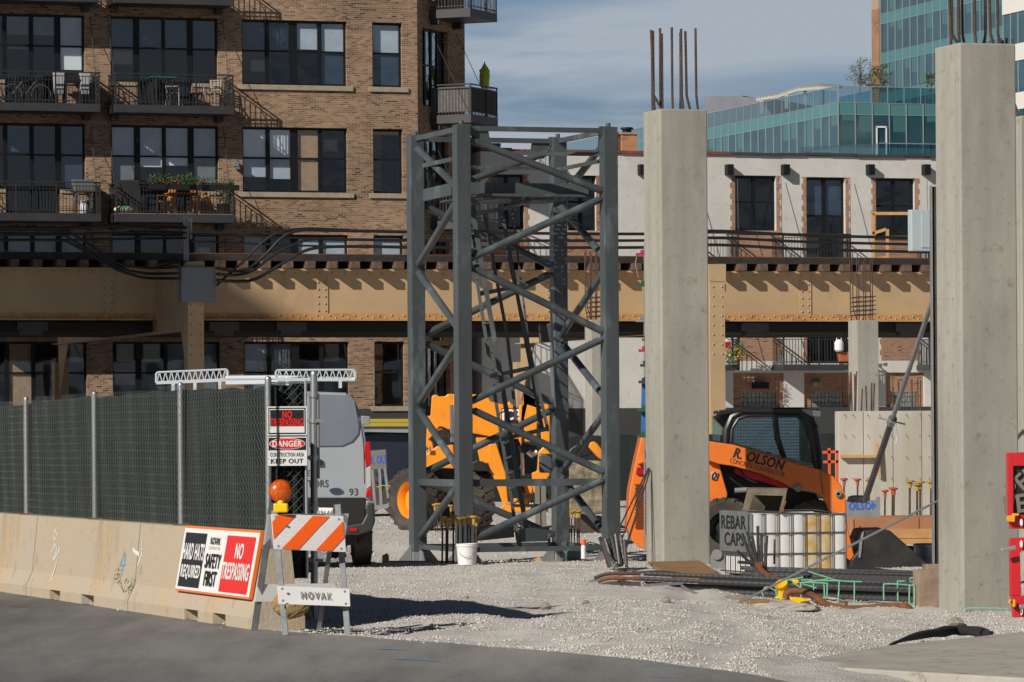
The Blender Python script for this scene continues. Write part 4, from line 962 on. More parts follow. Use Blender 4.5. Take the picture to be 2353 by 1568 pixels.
# retaining wall
Prw = Plane(P(1926, 1000, 76), 6)
rw = thing('concrete_wall', 'pale cast concrete wall studded with wire ties behind the skid loader', 'wall', Prw.M())
zr1 = Prw.z(2000, 945); L_ = Prw.a(2420)
mb = MB(); xs_ = [0, Prw.a(1981), Prw.a(2049), Prw.a(2115), Prw.a(2190), L_]
for a, b in zip(xs_, xs_[1:]): mb.box(a + .004, b - .004, 0, .35, -.3, zr1)
mb.build('wall_panel', concl, rw, bevel=.01)
mb = MB()
for v in (953, 1000, 1049, 1098):
    for u in (1941, 1960, 1994, 2021.5, 2049, 2083, 2114, 2135):
        x, z = Prw.uv(u, v); mb.bar((x, 0, z), (x - .02, -.06, z - .02), .007)
mb.build('form_tie', rust, rw)
mb = MB(); x0, z0 = Prw.uv(1931, 1050); x1, z1 = Prw.uv(2012, 1050); mb.box(x0, x1, -.14, -.002, z0 - .02, z0 + .03); x2, z2 = Prw.uv(2014, 1052); mb.bar((x2, -.1, z2 + .25), (x2 + .03, -.1, z2 - .33), .05, .05); mb.build('timber_bracket', wood, rw)
r_ = random.Random(4)
for i in range(22):
    u = r_.choice([r_.uniform(1945, 1975), r_.uniform(1975, 2140)]); vt = r_.uniform(852, 885) if u < 1976 else r_.uniform(872, 905)
    mb = MB(); a = P(u, 950, 76.9); b = P(u + r_.uniform(-3, 3), vt, 77.2); rib(mb, [a - Vector((0, 0, .5)), a, b], .015, 5); o = mb.build('rebar', rebarr); tag(o, 'rusty vertical bar standing along the top of the pale concrete wall', 'rebar', 'bars standing behind the pale concrete wall')
# steel form edge + prop + thin rod
sf = thing('steel_form_panel', 'upright dark steel form panel with punched pale edge left of the thick column', 'formwork', Matrix.Translation(G(2149, 1300)))
mb = MB(); dd = 46.5; a = P(2143.5, 428, dd); b = P(2156.5, 428, dd); zlo = -.3
mb.prism([(b.x, b.y, zlo), (b.x, b.y, a.z), (b.x, b.y + .06, a.z), (b.x, b.y + .06, zlo)], (a.x - b.x, .12, 0)); mb.build('panel', mat('oiled_steel', (0.06, 0.055, 0.045), .5, .3, col2=(.1, .09, .07), scale=3), sf, world=True)
mb = MB(); mb.box(a.x - .018, a.x - .002, dd + .05, dd + .2, zlo, a.z + .01); mb.build('punched_edge', galvd, sf, world=True)
mb = MB(); z = a.z - .25; i = 0
while z > 0: mb.lathe([(.022, 0), (.022, .006)], (a.x + .03, dd + .1, z), 10, Vector((0, -1, 0))); z -= [1.32, .9, 1.1][i % 3]; i += 1
mb.build('bolt', galv, sf, world=True)
pp = thing('steel_prop', 'dark diagonal adjustable steel prop bracing the form panel', 'prop', Matrix.Translation(P(1990, 1146, 52)))
A_, B_ = P(2141, 695, 47), P(1988, 1150, 51); M_ = A_ + (B_ - A_) * .58
mb = MB(); mb.tube([A_, M_], .028, 12); mb.build('inner_tube', galvd, pp, world=True, smooth_=True); mb = MB(); mb.tube([M_ + (A_ - B_) * .02, B_], .038, 12); mb.build('outer_tube', mat('weathered_steel', (.09, .09, .095), .5, .5, col2=(.14, .13, .12), scale=6), pp, world=True, smooth_=True)
mb = MB(); mb.tube([M_ - (A_ - B_) * .012, M_ + (A_ - B_) * .012], .055, 12); mb.bar(M_ - Vector((.16, 0, -.04)), M_ + Vector((.16, 0, -.04)), .02); mb.tube([M_ + Vector((.03, -.05, 0)), M_ + Vector((.06, -.06, -.18)), M_ + Vector((.04, -.06, -.27))], .008, 5); mb.build('collar', galv, pp, world=True)
rd = MB(); rd.tube([P(1690, 1390, 43.6), P(2165, 1146, 44.2)], .0125, 8); tag(rd.build('steel_rod', galv, smooth_=True), 'long thin bright rod slanting up over the rebar to the thick column', 'rod')
print('SEC columns done')
# ================================================================ CRANE MAST
MT = 18.5; F0 = P(1065, 1000, 60); Pm = Plane(F0, MT); SM = 2.22; LG = .215
mast = thing('crane_mast_section', 'grey tower crane mast section with four box legs and zigzag tube bracing', 'crane mast', Pm.M())
ztp = Pm.z(1065, 287); zbt = -.10
legs = [(0, 0), (SM, 0), (SM, SM), (0, SM)]                    # front, right, back, left ; local y is away from camera
for (x, y) in legs:
    mb = MB(); h = LG / 2; sx = -1 if x == 0 else 1; sy = -1 if y == 0 else 1
    mb.box(x - h, x + h, y - h, y + h, zbt, ztp); mb.build('leg', mastm, mast, bevel=.012)
    mb = MB(); 
    mb.box(x + (h * .15 if sx < 0 else -h - .03), x + (h + .03 if sx < 0 else -h * .15), y - .04, y + .04, ztp - .12, ztp + .01); mb.tube([(x, y, ztp), (x, y, ztp + .06)], .035, 10); mb.build('pin_lug', mastm, mast)
    # anchor shoe
    mb = MB(); b = .33; zb_ = -.27
    mb.box(x - b, x + b, y - b, y + b, zb_ - .04, zb_)
    for (dx, dy) in ((1, 0), (-1, 0), (0, 1), (0, -1)):
        if dx: mb.prism([(x + dx * h, y - .015, zb_), (x + dx * b, y - .015, zb_), (x + dx * h, y - .015, zbt + .1)], (0, .03, 0))
        else: mb.prism([(x - .015, y + dy * h, zb_), (x - .015, y + dy * b, zb_), (x - .015, y + dy * h, zbt + .1)], (.03, 0, 0))
    mb.box(x - h * .9, x + h * .9, y - h * .9, y + h * .9, zb_, zbt); mb.build('base_shoe', galvd, mast)
faces = [(0, 1), (1, 2), (2, 3), (3, 0)]; order = {(0, 1): 0, (1, 2): 1, (2, 3): 0, (3, 0): 1}
# zigzags: face L->F starts at L, F->R at F, R... each face begins high at its first corner
zl = [5.80, 5.04, 3.99 + .06, 3.02, 2.02, 1.0, .10]
def zig(c0, c1, off):
    (x0, y0), (x1, y1) = legs[c0], legs[c1]; d = Vector((x1 - x0, y1 - y0, 0)).normalized(); out = Vector((d.y, -d.x, 0)) * off
    pts = []
    for i in range(len(zl) - 1):
        a = Vector((x0, y0, 0)) if i % 2 == 0 else Vector((x1, y1, 0)); b = Vector((x1, y1, 0)) if i % 2 == 0 else Vector((x0, y0, 0))
        s = 1 if i % 2 == 0 else -1; e0 = .16
        za = zl[i] - (.07 if i else .0); zb2 = zl[i + 1] + .07
        if i == len(zl) - 2: zb2 = zl[-1] + .02
        A1 = a + d * s * e0 + out + Vector((0, 0, za)); B1 = b - d * s * .13 + out + Vector((0, 0, zb2))
        mb = MB(); mb.tube([A1, B1], .053, 14); dd_ = (B1 - A1).normalized()
        for e_, g_ in ((A1, -1), (B1, 1)): mb.bar(e_ - dd_ * g_ * .10, e_ + dd_ * g_ * .10, .11, .022, up=d); mb.lathe([(.028, -.03), (.028, .03)], e_ + dd_ * g_ * .03, 10, Vector((d.y, -d.x, 0)))
        
        mb.build('diagonal_brace', mastm, mast, smooth_=True)
        if i == 0:
            mb = MB(); q = a + d * s * .1 + out + Vector((0, 0, za + .12)); mb.prism([q + Vector((0, 0, .05)), q + d * s * .3 + Vector((0, 0, .05)), q + d * s * .34 - Vector((0, 0, .18)), q + d * s * .12 - Vector((0, 0, .22))], out.normalized() * .02 if off else (0, .02, 0)); mb.build('gusset', mastm, mast)
for (a, b) in ((0, 1), (3, 0), (2, 3), (1, 2)): zig(a, b, .0)
for (a, b) in ((0, 1), (1, 2), (2, 3), (3, 0)):
    p_, q_ = Vector((*legs[a], 0)), Vector((*legs[b], 0)); d = (q_ - p_).normalized()
    for (z, wv, hv) in ((ztp - .05, .06, .07), (.92, .05, .10), (-.03, .06, .07)):
        if (a, b) in ((1, 2), (2, 3)) and z == .92: continue
        mb = MB(); mb.bar(p_ + d * .11 + ZV * z, q_ - d * .11 + ZV * z, wv, hv); mb.build('horizontal_bar', mastm, mast, label='bare galvanised bar on the left face' if (a, b) == (3, 0) and z == .92 else None)
# handrail angles, platform and grating
for (za, y0_) in ((5.50, .9), (5.26, .9)):
    pass
def W(u, v, d): return P(u, v, d)
mb = MB(); mb.bar(W(1130, 352, 60.9), W(1398, 355, 60.9), .03, .055); mb.bar(W(1083, 385, 61.8), W(1268, 388, 62.2), .03, .05); mb.bar(W(972, 381, 61.4), W(1040, 366, 60.4), .03, .06); mb.bar(W(1268, 393, 62.2), W(1386, 369, 61), .03, .055); mb.build('handrail', mastm, mast, world=True)
mb = MB(); mb.bar(W(1083, 433, 60.6), W(1352, 437, 60.9), .05, .17); mb.build('platform_beam', mastm, mast, world=True)
mb = MB(); mb.bar(W(976, 449, 61.7), W(1040, 434, 60.4), .05, .17); mb.build('platform_beam', mastm, mast, world=True)
mb = MB(); mb.bar(W(1180, 464, 61.0), W(1212, 458, 60.7), .1, .13); mb.build('bracket', mastm, mast, world=True)
zpl = Pm.z(1200, 447)
mb = MB(); 
for i in range(36): y = .15 + i * .055; mb.bar((.35, y, zpl), (1.95, y, zpl), .008, .035)
for i in range(14): x = .35 + i * .12; mb.bar((x, .15, zpl), (x, 2.1, zpl), .02, .02)
mb.build('grating', mastm, mast)
# ladder and its cage
def lad(pts, wv, hv, name='ladder_rail', d0=60.8):
    mb = MB(); q = [P(u, v, d) for (u, v, d) in pts]
    for a, b in zip(q, q[1:]): mb.bar(a, b, wv, hv, up=Vector((1, 0, 0)))
    return mb.build(name, mastm, mast, world=True)
lad([(1070, 480, 61.4), (1192, 1256, 61.4)], .05, .05)
lad([(1084, 473, 60.9), (1213, 1235, 60.9)], .055, .07)
mb = MB()
for i in range(22):
    t_ = .03 + i * .0445; a = P(1070 + 122 * t_, 480 + 776 * t_, 61.4); b = P(1084 + 129 * t_, 480 + 762 * t_, 60.9); mb.tube([a, b], .013, 6)
mb.build('rung', mastm, mast, world=True)
lad([(1112, 487, 61.2), (1166, 775, 61.2), (1190, 1005, 61.2)], .02, .05, 'cage_strap')
lad([(1153, 482, 61.5), (1200, 740, 61.5), (1246, 985, 61.5)], .02, .055, 'cage_strap')
lad([(1176, 478, 61.9), (1240, 990, 61.9), (1262, 990, 61.9)], .02, .03, 'cage_strap')
lad([(1152, 480, 61.0), (1175, 620, 61.0), (1258, 985, 61.0)], .02, .05, 'cage_strap')
for (a, b, c) in (((1092, 492), (1180, 475), 0), ((1102, 676), (1206, 655), 0), ((1128, 865), (1222, 845), 0), ((1150, 1010), (1260, 985), 0)):
    mb = MB(); mb.bar(P(a[0], a[1], 60.9), P(b[0], b[1], 61.9), .02, .06); mb.bar(P(a[0], a[1], 60.9), P(a[0] + 12, a[1] - 6, 61.4), .02, .06); mb.build('cage_hoop', mastm, mast, world=True)
# bottom guards
mb = MB(); mb.bar(P(1083, 1232, 60.4), P(1180, 1222, 60.8), .03, .16); mb.build('bottom_guard', mastm, mast, world=True)
mb = MB(); mb.bar(P(1195, 1230, 60.8), P(1262, 1228, 61), .03, .2); mb.bar(P(1195, 1226, 60.8), P(1196, 1262, 60.8), .04, .03); mb.bar(P(1262, 1226, 60.8), P(1262, 1262, 60.8), .04, .03); mb.build('bottom_guard', mastm, mast, world=True)
for v in (765, 1065):
    mb = MB(); q = P(1254, v, 62); mb.box(q.x - .1, q.x + .1, q.y - .05, q.y + .1, q.z - .14, q.z + .14); mb.build('pipe_clamp', mastm, mast, world=True, bevel=.03)
# rusty grillage beam, wood stakes
for (u0, u1, v, d, mt, lb) in ((878, 1045, 1291, 57.6, rust, 'left rusty footing beam under the mast'), (1190, 1262, 1296, 58, mat('dark_footing', (.05, .04, .035), .8), 'dark middle footing beam under the mast'), (1290, 1490, 1291, 58.5, mat('dark_rust', (.07, .03, .02), .8, col2=(.04, .025, .02), scale=4), 'right dark rusty footing beam between mast and column')):
    mb = MB(); a = P(u0, v, d); b = P(u1, v, d); mb.bar(a, b, .2, .02); mb.bar(a - ZV * .1, b - ZV * .1, .02, .2); mb.bar(a - ZV * .2, b - ZV * .2, .2, .02); tag(mb.build('footing_beam', mt), lb, 'steel beam', 'footing beams under the mast')
for (u, v, lb) in ((886, 1292, 'short wooden stake left of the mast foot'), (1236, 1300, 'wooden stake under the middle of the mast')):
    mb = MB(); q = P(u, v, 56.5); mb.box(-.045, .045, -.02, .02, -.3, .09); mb.prism([(-.045, -.02, .09), (.045, -.02, .09), (0.02, -.02, .12)], (0, .04, 0)); o = mb.build('wooden_stake', wood); o.location = q; tag(o, lb, 'stake', 'wooden stakes at the mast foot')
# capped anchor bars around the mast
capm = mat('yellow_rebar_cap', (0.46, 0.27, 0.05), .6, col2=(.36, .24, .08), scale=20); capr = mat('red_rebar_cap', (0.40, 0.08, 0.04), .6)
def capped(u, vt, vb, d, label, grp, cm=capm, sz=1.0):
    a = P(u, vt, d); zb_ = P(u, vb, d).z; o = thing('capped_rebar', label, 'rebar', Matrix.Translation(Vector((a.x, a.y, zb_))), grp)
    mb = MB(); rib(mb, [(0, 0, -.1), (0.01, 0, a.z - zb_ - .05)], .012 * sz, 6); mb.build('bar', rebarr, o)
    mb = MB(); h = a.z - zb_; mb.lathe([(.018 * sz, h - .11), (.022 * sz, h - .05), (.022 * sz, h - .03), (.05 * sz, h - .02), (.052 * sz, h), (.03 * sz, h + .006)], (0.01, 0, 0), 10); mb.build('cap', cm, o)
    return o
k = 0
for (u, vt) in ((1015, 1187), (1024, 1192), (1027, 1197), (1040, 1185), (1051, 1190), (1062, 1188), (1073, 1185), (1079, 1190), (1087, 1186), (1093, 1189)):
    capped(u, vt, 1302, 52.35 + (k % 4) * .1, 'yellow capped bar in the dense cluster behind the white bucket', 'yellow capped bars in front of the mast front leg'); k += 1
for (u, vt) in ((998, 1159), (1004, 1157), (1012, 1157), (1035, 1161), (971, 1160)): capped(u, vt, 1225, 70.5, 'yellow capped bar between the left mast leg and the front leg', 'yellow capped bars behind the mast, left')
for (u, vt) in ((1307, 1172), (1312, 1175), (1319, 1172), (1326, 1174), (1330, 1173)): capped(u, vt, 1245, 64.5, 'yellow capped bar right of the back mast leg by the mottled block', 'yellow capped bars behind the mast, right')
rr = random.Random(9)
# white bucket
def bucket(u, v, d, r, h, label, mt=white, grp=None):
    q = P(u, v, d); o = thing('bucket', label, 'bucket', Matrix.Translation(q), grp)
    mb = MB(); mb.lathe([(r * .86, 0), (r, h * .86), (r * 1.07, h * .87), (r * 1.07, h * .93), (r * 1.02, h * .93), (r * 1.05, h * .99), (r * .95, h), (r * .90, h * .9)], (0, 0, 0), 24); mb.build('pail', mt, o, smooth_=True)
    mb = MB(); mb.tube([(-r, -.02, h * .8), (-r * .5, -r * .95, h * .45), (0, -r * 1.05, h * .33), (r * .5, -r * .95, h * .42), (r, -.02, h * .8)], .004, 5); mb.build('handle', galvd, o)
    return o
bucket(1073, 1298, 51.8, .128, .26, 'white plastic bucket standing in front of the mast')
sc = thing('spray_can', 'white spray can with orange top standing between mast and column', 'spray can', Matrix.Translation(P(1341, 1284, 60)))
mb = MB(); mb.lathe([(.035, 0), (.035, .17), (.02, .2)], (0, 0, 0), 14); mb.build('can', white, sc); mb = MB(); mb.lathe([(.036, .2), (.036, .27)], (0, 0, 0), 14); mb.build('cap', mat('fluor_orange', (.9, .12, .03), .5), sc)
mb = MB(); gm = mat('green_rope', (0.03, 0.22, 0.11), .6); mb.tube([P(1306, 1262, 60), P(1300, 1275, 60), P(1302, 1290, 59.8), P(1294, 1304, 59.5)], .008, 5); tag(mb.build('green_rope', gm), 'green rope dangling at the back mast foot', 'rope'); 
mb = MB(); mb.tube([P(1340, 1253, 62), P(1355, 1246, 62), P(1372, 1250, 62), P(1386, 1256, 62)], .01, 5); tag(mb.build('green_rope', gm), 'green rope lying by the spray can right of the mast', 'rope')
print('SEC mast done')
# ================================================================ TELEHANDLER  (zoom frame k)
def K(x, y, d=71.0): return P(x * .25647 + 890.5, y * .25647 + 861.75, d)
th = thing('telehandler', 'orange-yellow telehandler with big tyres parked behind the mast', 'telehandler', Matrix.Translation(P(1050, 1222, 71)))
def slabp(name, pts, d, dep, mt, parent, Kf=K, bevel=.02, **kw):
    mb = MB(); mb.prism([Kf(x, y, d) for x, y in pts], (0, dep, 0)); return mb.build(name, mt, parent, world=True, bevel=bevel, **kw)
def wheel(parent, c, ax, r, wd, rimmt, rim_r=.55, lugs=22, name='wheel'):
    ax = Vector(ax).normalized(); x, y, z = orient(Vector((0, 0, 0)), ax)
    mb = MB(); h = wd / 2; mb.lathe([(r * rim_r, -h * .8), (r * .8, -h), (r * .94, -h * .9), (r * .955, 0), (r * .94, h * .9), (r * .8, h), (r * rim_r, h * .8)], c, 40, ax, caps=False)
    for i in range(lugs):
        for s in (-1, 1):
            an = 2 * math.pi * (i + (.5 if s > 0 else 0)) / lugs; rd = x * math.cos(an) + y * math.sin(an); tn = ax.cross(rd)
            p0 = c + rd * (r * .955) + z * (s * h * .03); p1 = c + rd * (r * .90) + z * (s * h * .98) + tn * (s * .0 + r * .16)
            mb.bar(p0, p1, r * .12, r * .09, up=rd)
    t_ = mb.build('wheel', rubber, parent, world=True)
    mb = MB(); mb.lathe([(r * rim_r * 1.02, h * .82), (r * rim_r * .90, h * .6), (r * rim_r * .85, h * .1), (r * .25, -h * .1), (r * .24, h * .15), (r * .1, h * .2), (.001, h * .2)], c, 30, ax, caps=False); mb.lathe([(r * rim_r * 1.02, -h * .82), (r * rim_r * .9, -h * .5), (r * .2, -h * .3), (.001, -h * .3)], c, 30, ax, caps=False)
    mb.build('rim', rimmt, t_, world=True, smooth_=True)
    return t_
wheel(th, P(956, 1149, 71.5), (-.75, -.62, 0), .56, .40, yellow)
wheel(th, P(1088, 1150, 69.8), (-.93, -.30, 0), .54, .42, yellow)
wheel(th, P(1035, 1140, 73.8), (-.8, -.6, 0), .55, .40, yellow)
slabp('rear_boom_mount', [(350, 520), (350, 370), (385, 365), (395, 200), (410, 178), (450, 180), (455, 195), (520, 190), (540, 170), (590, 168), (600, 480), (540, 490), (470, 490), (430, 520), (345, 600)], 70.9, .7, yellow, th)
slabp('boom', [(585, 172), (750, 172), (890, 180), (930, 240), (1020, 262), (1070, 262), (1090, 232), (1120, 268), (1170, 285), (1175, 575), (1000, 570), (760, 525), (590, 500)], 70.2, .42, yellow, th)
slabp('boom_head', [(1180, 270), (1250, 255), (1440, 262), (1455, 330), (1455, 640), (1380, 640), (1370, 440), (1340, 430), (1335, 600), (1230, 600), (1225, 540), (1215, 350), (1200, 640), (1175, 580)], 69.9, .5, yellow, th)
slabp('hydraulic_ram', [(1075, 590), (1160, 560), (1180, 600), (1090, 640)], 70.4, .1, blackp, th)
slabp('hood', [(335, 720), (440, 640), (590, 625), (600, 840), (335, 830)], 70.6, 1.0, yellow, th)
slabp('side_panel', [(340, 560), (400, 600), (420, 700), (340, 720)], 70.8, .6, yellow, th)
slabp('model_plate', [(342, 642), (386, 645), (386, 682), (342, 680)], 70.5, .02, blackp, th, bevel=0)
lettering('12', th, white, K(360, 662, 70.496), Vector((1, 0, 0)), ZV, H=.055)
slabp('engine_bay', [(345, 830), (600, 830), (760, 760), (900, 850), (760, 1000), (600, 1290), (345, 1250)], 71.6, 1.0, blackp, th)
slabp('fender', [(760, 780), (800, 765), (860, 780), (915, 850), (915, 866), (760, 862)], 69.3, .6, blackp, th)
slabp('mirror_box', [(790, 562), (912, 562), (940, 640), (940, 795), (830, 795), (800, 640)], 69.6, .5, yellow, th)
slabp('front_arm', [(905, 620), (975, 615), (1060, 880), (1085, 1200), (1130, 1280), (1090, 1290), (1040, 1180), (965, 960), (905, 800)], 69.4, .2, yellow, th)
slabp('front_arm', [(1350, 690), (1400, 640), (1460, 700), (1455, 900), (1380, 1000), (1350, 1060), (1310, 1060), (1290, 880), (1340, 860)], 69.6, .2, yellow, th)
slabp('cross_plate', [(1130, 935), (1360, 935), (1360, 1060), (1180, 1070)], 69.9, .15, yellow, th)
slabp('front_bumper', [(960, 1215), (1050, 1160), (1130, 1170), (1130, 1100), (1440, 1100), (1440, 1230), (1100, 1235), (1085, 1275), (1000, 1270)], 69.2, .35, yellow, th)
slabp('bumper_plate', [(1262, 1135), (1370, 1135), (1370, 1197), (1262, 1197)], 69.17, .02, blackp, th, bevel=0)
lettering('JCB', th, white, K(1320, 1168, 69.166), Vector((1, 0, 0)), ZV, W=.20, H=.11, bold=.04)
slabp('logo_panel', [(1020, 300), (1172, 296), (1172, 445), (1020, 420)], 70.17, .02, blackp, th, bevel=0)
lettering('JCB', th, white, K(1105, 370, 70.166), Vector((1, 0, 0)), ZV, W=.33, H=.225, bold=.05)
mb = MB(); mb.bar(K(1130, 1085, 69.1), K(1440, 1085, 69.1), .06, .08); mb.bar(K(1130, 1172, 69.0), K(1450, 1172, 69.0), .05, .05); mb.build('fork_carriage', blackp, th, world=True)
for x in (1345, 1390): mb = MB(); mb.bar(K(x, 980, 69), K(x + 8, 1360, 69), .1, .05); mb.build('fork', mat('worn_steel', (.17, .16, .14), .6, .2), th, world=True)
mb = MB(); mb.tube([K(1205, 700, 69.8), K(1212, 900, 69.8)], .03, 10); mb.tube([K(575, 270, 70), K(580, 600, 70)], .035, 10); mb.tube([K(1255, 690, 69.7), K(1295, 722, 69.7), K(1340, 690, 69.7)], .045, 8); mb.build('ram', mat('chrome', (.5, .5, .5), .2, .9), th, world=True, smooth_=True)
slabp('cab', [(960, 600), (1180, 600), (1340, 640), (1340, 880), (1180, 890), (960, 760)], 71.5, .9, mat('dark_cab_glass', (.02, .03, .05), .15), th)
for pts_ in ([(600, 480), (700, 540), (820, 560), (960, 590)], [(430, 500), (470, 470), (540, 500), (560, 560)], [(1180, 640), (1210, 760), (1180, 900), (1230, 1060)], [(1290, 900), (1310, 980), (1300, 1060)]):
    mb = MB(); mb.tube([K(x, y, 69.85) for x, y in cat(pts_, 4)], .02, 7); mb.build('hose', blackp, th, world=True, smooth_=True)
# tilted link and the dirty block on the right of it
lk = thing('lift_arm', 'black and orange lift arm end showing right of the back mast leg', 'machine arm', Matrix.Translation(P(1370, 1060, 72)))
slabp('arm', [(1600, 720), (1640, 660), (1700, 620), (1790, 650), (1860, 690), (1800, 720), (1680, 760), (1600, 830)], 72, .3, blackp, lk)
slabp('arm_end', [(1800, 650), (1815, 605), (1850, 595), (1880, 615), (1960, 720), (1960, 790), (1890, 745)], 71.8, .2, yellow, lk)
bk = thing('mottled_block', 'large mottled grey-brown concrete block standing behind the right of the mast', 'concrete block', Matrix.Translation(P(1345, 1190, 68)))
mm_ = mat('mottled_concrete', (.28, .24, .16), .95, col2=(.11, .09, .06), scale=5, bump=.7, bscale=12, lo=.4, hi=.6)
slabp('block', [(1610, 775), (1680, 765), (1900, 770), (1960, 785), (1960, 1240), (1780, 1260), (1620, 1200)], 68, 1.0, mm_, bk, bevel=.05)
tr_ = thing('track_undercarriage', 'dark steel track of a machine below the mottled block', 'undercarriage', Matrix.Translation(P(1345, 1215, 68)))
slabp('track', [(1680, 1290), (1740, 1250), (1900, 1265), (1960, 1280), (1960, 1400), (1900, 1440), (1720, 1440), (1670, 1380)], 68.5, .4, mat('track_steel', (.04, .035, .03), .8, col2=(.08, .06, .045), scale=9), tr_)
print('SEC telehandler done')
# ================================================================ SKID LOADER
def Q(x, y, d=54.0): return P(x * .34182 + 1378.8, y * .34182 + 919.2, d)
sk = thing('skid_loader', 'orange skid loader with black cab and lettered lift arm behind the middle column', 'skid loader', Matrix.Translation(P(1600, 1285, 54.5)))
sl = lambda n, pts, d, dep, mt, bevel=.015, **kw: slabp(n, pts, d, dep, mt, sk, Q, bevel, **kw)
sl('rear_body', [(275, 252), (312, 245), (640, 245), (750, 300), (760, 900), (640, 960), (315, 1010), (215, 950), (180, 850), (200, 600), (230, 450)], 54.15, 1.3, orange)
sl('rear_slot', [(292, 345), (312, 342), (314, 388), (296, 388)], 54.1, .03, blackp, 0)
sl('rear_shelf', [(252, 410), (318, 395), (318, 420), (256, 436)], 53.9, .3, orange)
sl('tail_light', [(250, 452), (314, 460), (314, 500), (242, 498)], 54.1, .06, mat('tail_lens_red', (.35, .01, .02), .25), 0)
mb = MB()
for r in range(26):
    for c in range(7):
        x = 238 + c * 12.5 + (r % 2) * 6; y = 570 + r * 11.8
        if x < 316: q = Q(x, y, 54.135); mb.box(q.x - .008, q.x + .008, q.y, q.y + .006, q.z - .006, q.z + .006)
mb.build('grille_holes', blackp, sk, world=True)
sl('rear_bumper', [(205, 880), (316, 880), (316, 1010), (255, 985), (212, 945)], 54.05, .12, orange)
sl('arm_tower', [(600, 300), (745, 300), (800, 430), (857, 630), (852, 665), (820, 690), (750, 712), (600, 760)], 53.9, .2, orange)
sl('number_plate', [(748, 482), (795, 488), (782, 535), (748, 533)], 53.87, .03, mat('grey_badge', (.42, .43, .44), .4), .004)
lettering('0', sk, blackp, Q(768, 510, 53.866), Vector((1, 0, 0)), ZV, H=.09, bold=.05, slant=.3)
arm_pts = [(640, 262), (750, 280), (900, 302), (1060, 350), (1240, 402), (1480, 468), (1570, 515), (1615, 565), (1652, 640), (1655, 780), (1580, 775), (1535, 740), (1520, 700), (1492, 652), (1450, 622), (1400, 612), (1345, 612), (1300, 592), (1200, 545), (1060, 490), (900, 447), (800, 432), (700, 400)]
sl('lift_arm', arm_pts, 53.75, .14, orange, label='near lift arm lettered in black'); sl('lift_arm', arm_pts, 55.3, .14, orange)
sl('arm_foot', [(1530, 690), (1655, 690), (1655, 780), (1665, 860), (1715, 1075), (1690, 1090), (1655, 1060), (1600, 860), (1545, 790)], 53.9, .12, orange)
for (x, y, r) in ((1330, 592, .05), (1602, 632, .045), (1600, 632, .03)):
    mb = MB(); mb.lathe([(r, 0), (r, .05), (r * .7, .06)], Q(x, y, 53.76), 16, Vector((0, -1, 0))); mb.build('pin', galvd if r > .04 else blackp, sk, world=True)
al = math.atan2(-(402 - 302), 340) * .93; ex_ = Vector((math.cos(al), 0, math.sin(al))); ey_ = Vector((-math.sin(al), 0, math.cos(al)))
lettering('R. OLSON', sk, blackp, Q(1070, 398, 53.746), ex_, ey_, W=.655, H=.125, bold=.055, slant=.15)
lettering('CONCRETE CONTRACTOR', sk, blackp, Q(1058, 455, 53.746), ex_, ey_, W=.72, H=.062, bold=.012)
sl('red_underside', [(900, 460), (960, 462), (1160, 520), (1280, 588), (1200, 585), (1060, 545), (960, 520), (905, 490)], 53.95, .1, redp)
sl('chassis', [(700, 420), (900, 445), (1300, 600), (1450, 630), (1540, 790), (1600, 1100), (800, 1120), (700, 900)], 54.3, 1.0, blackp)
for i_, pts_ in enumerate([[(860, 470), (960, 500), (1080, 560), (1180, 600)], [(870, 520), (950, 580), (1040, 620)], [(940, 470), (1000, 540), (1140, 580), (1260, 640)]]):
    mb = MB(); mb.tube([Q(x, y, 54.0 - .03 * i_) for x, y in cat(pts_, 4)], .014, 7); mb.build('hose', blackp, sk, world=True, smooth_=True)
for pts_ in ([(322, 420), (322, 880)], [(600, 330), (600, 740)], [(1480, 480), (1500, 640)]):
    mb = MB(); mb.bar(Q(*pts_[0], 54.14 if pts_[0][0] < 400 else 53.745), Q(*pts_[1], 54.14 if pts_[0][0] < 400 else 53.745), .006, .006); mb.build('panel_gap', blackp, sk, world=True)
# cab: frame + mesh
cabm = mat('cab_black_paint', (.014, .015, .016), .35)
def pipe(pts, r, d, n=8, name='cab_frame'):
    mb = MB(); mb.tube([Q(x, y, d) for x, y in pts], r, n); return mb.build(name, cabm, sk, world=True, smooth_=True)
for d in (54.25, 55.35):
    pipe([(845, 290), (850, 200), (885, 115), (960, 75), (1340, 75), (1400, 90), (1440, 180), (1470, 330), (1480, 460)], .045, d)
    pipe([(880, 300), (888, 190), (930, 125), (1000, 105), (1330, 102), (1375, 140), (1420, 300), (1440, 440)], .02, d)
    pipe([(1180, 105), (1195, 250), (1240, 390)], .03, d)
sl('cab_roof', [(790, 72), (900, 58), (1345, 54), (1480, 64), (1484, 84), (1360, 88), (900, 86), (800, 110)], 54.2, 1.25, cabm)
sl('cab_pillar', [(1345, 90), (1430, 95), (1462, 190), (1495, 360), (1492, 475), (1440, 460), (1410, 300)], 54.22, .08, cabm)
sl('cab_pillar', [(755, 110), (800, 75), (880, 75), (850, 200), (840, 290), (815, 285), (830, 190)], 54.3, .06, cabm)
sl('seat', [(1000, 330), (1040, 260), (1090, 200), (1160, 140), (1170, 200), (1100, 250), (1060, 330)], 54.7, .4, blackp)
sl('joystick', [(1110, 350), (1190, 230), (1215, 240), (1145, 365)], 54.5, .1, blackp)
cg = glass_mat('cab_glass', (.55, .75, .75), .12); cg2 = glass_mat('side_cab_glass', (.45, .65, .66), .2)
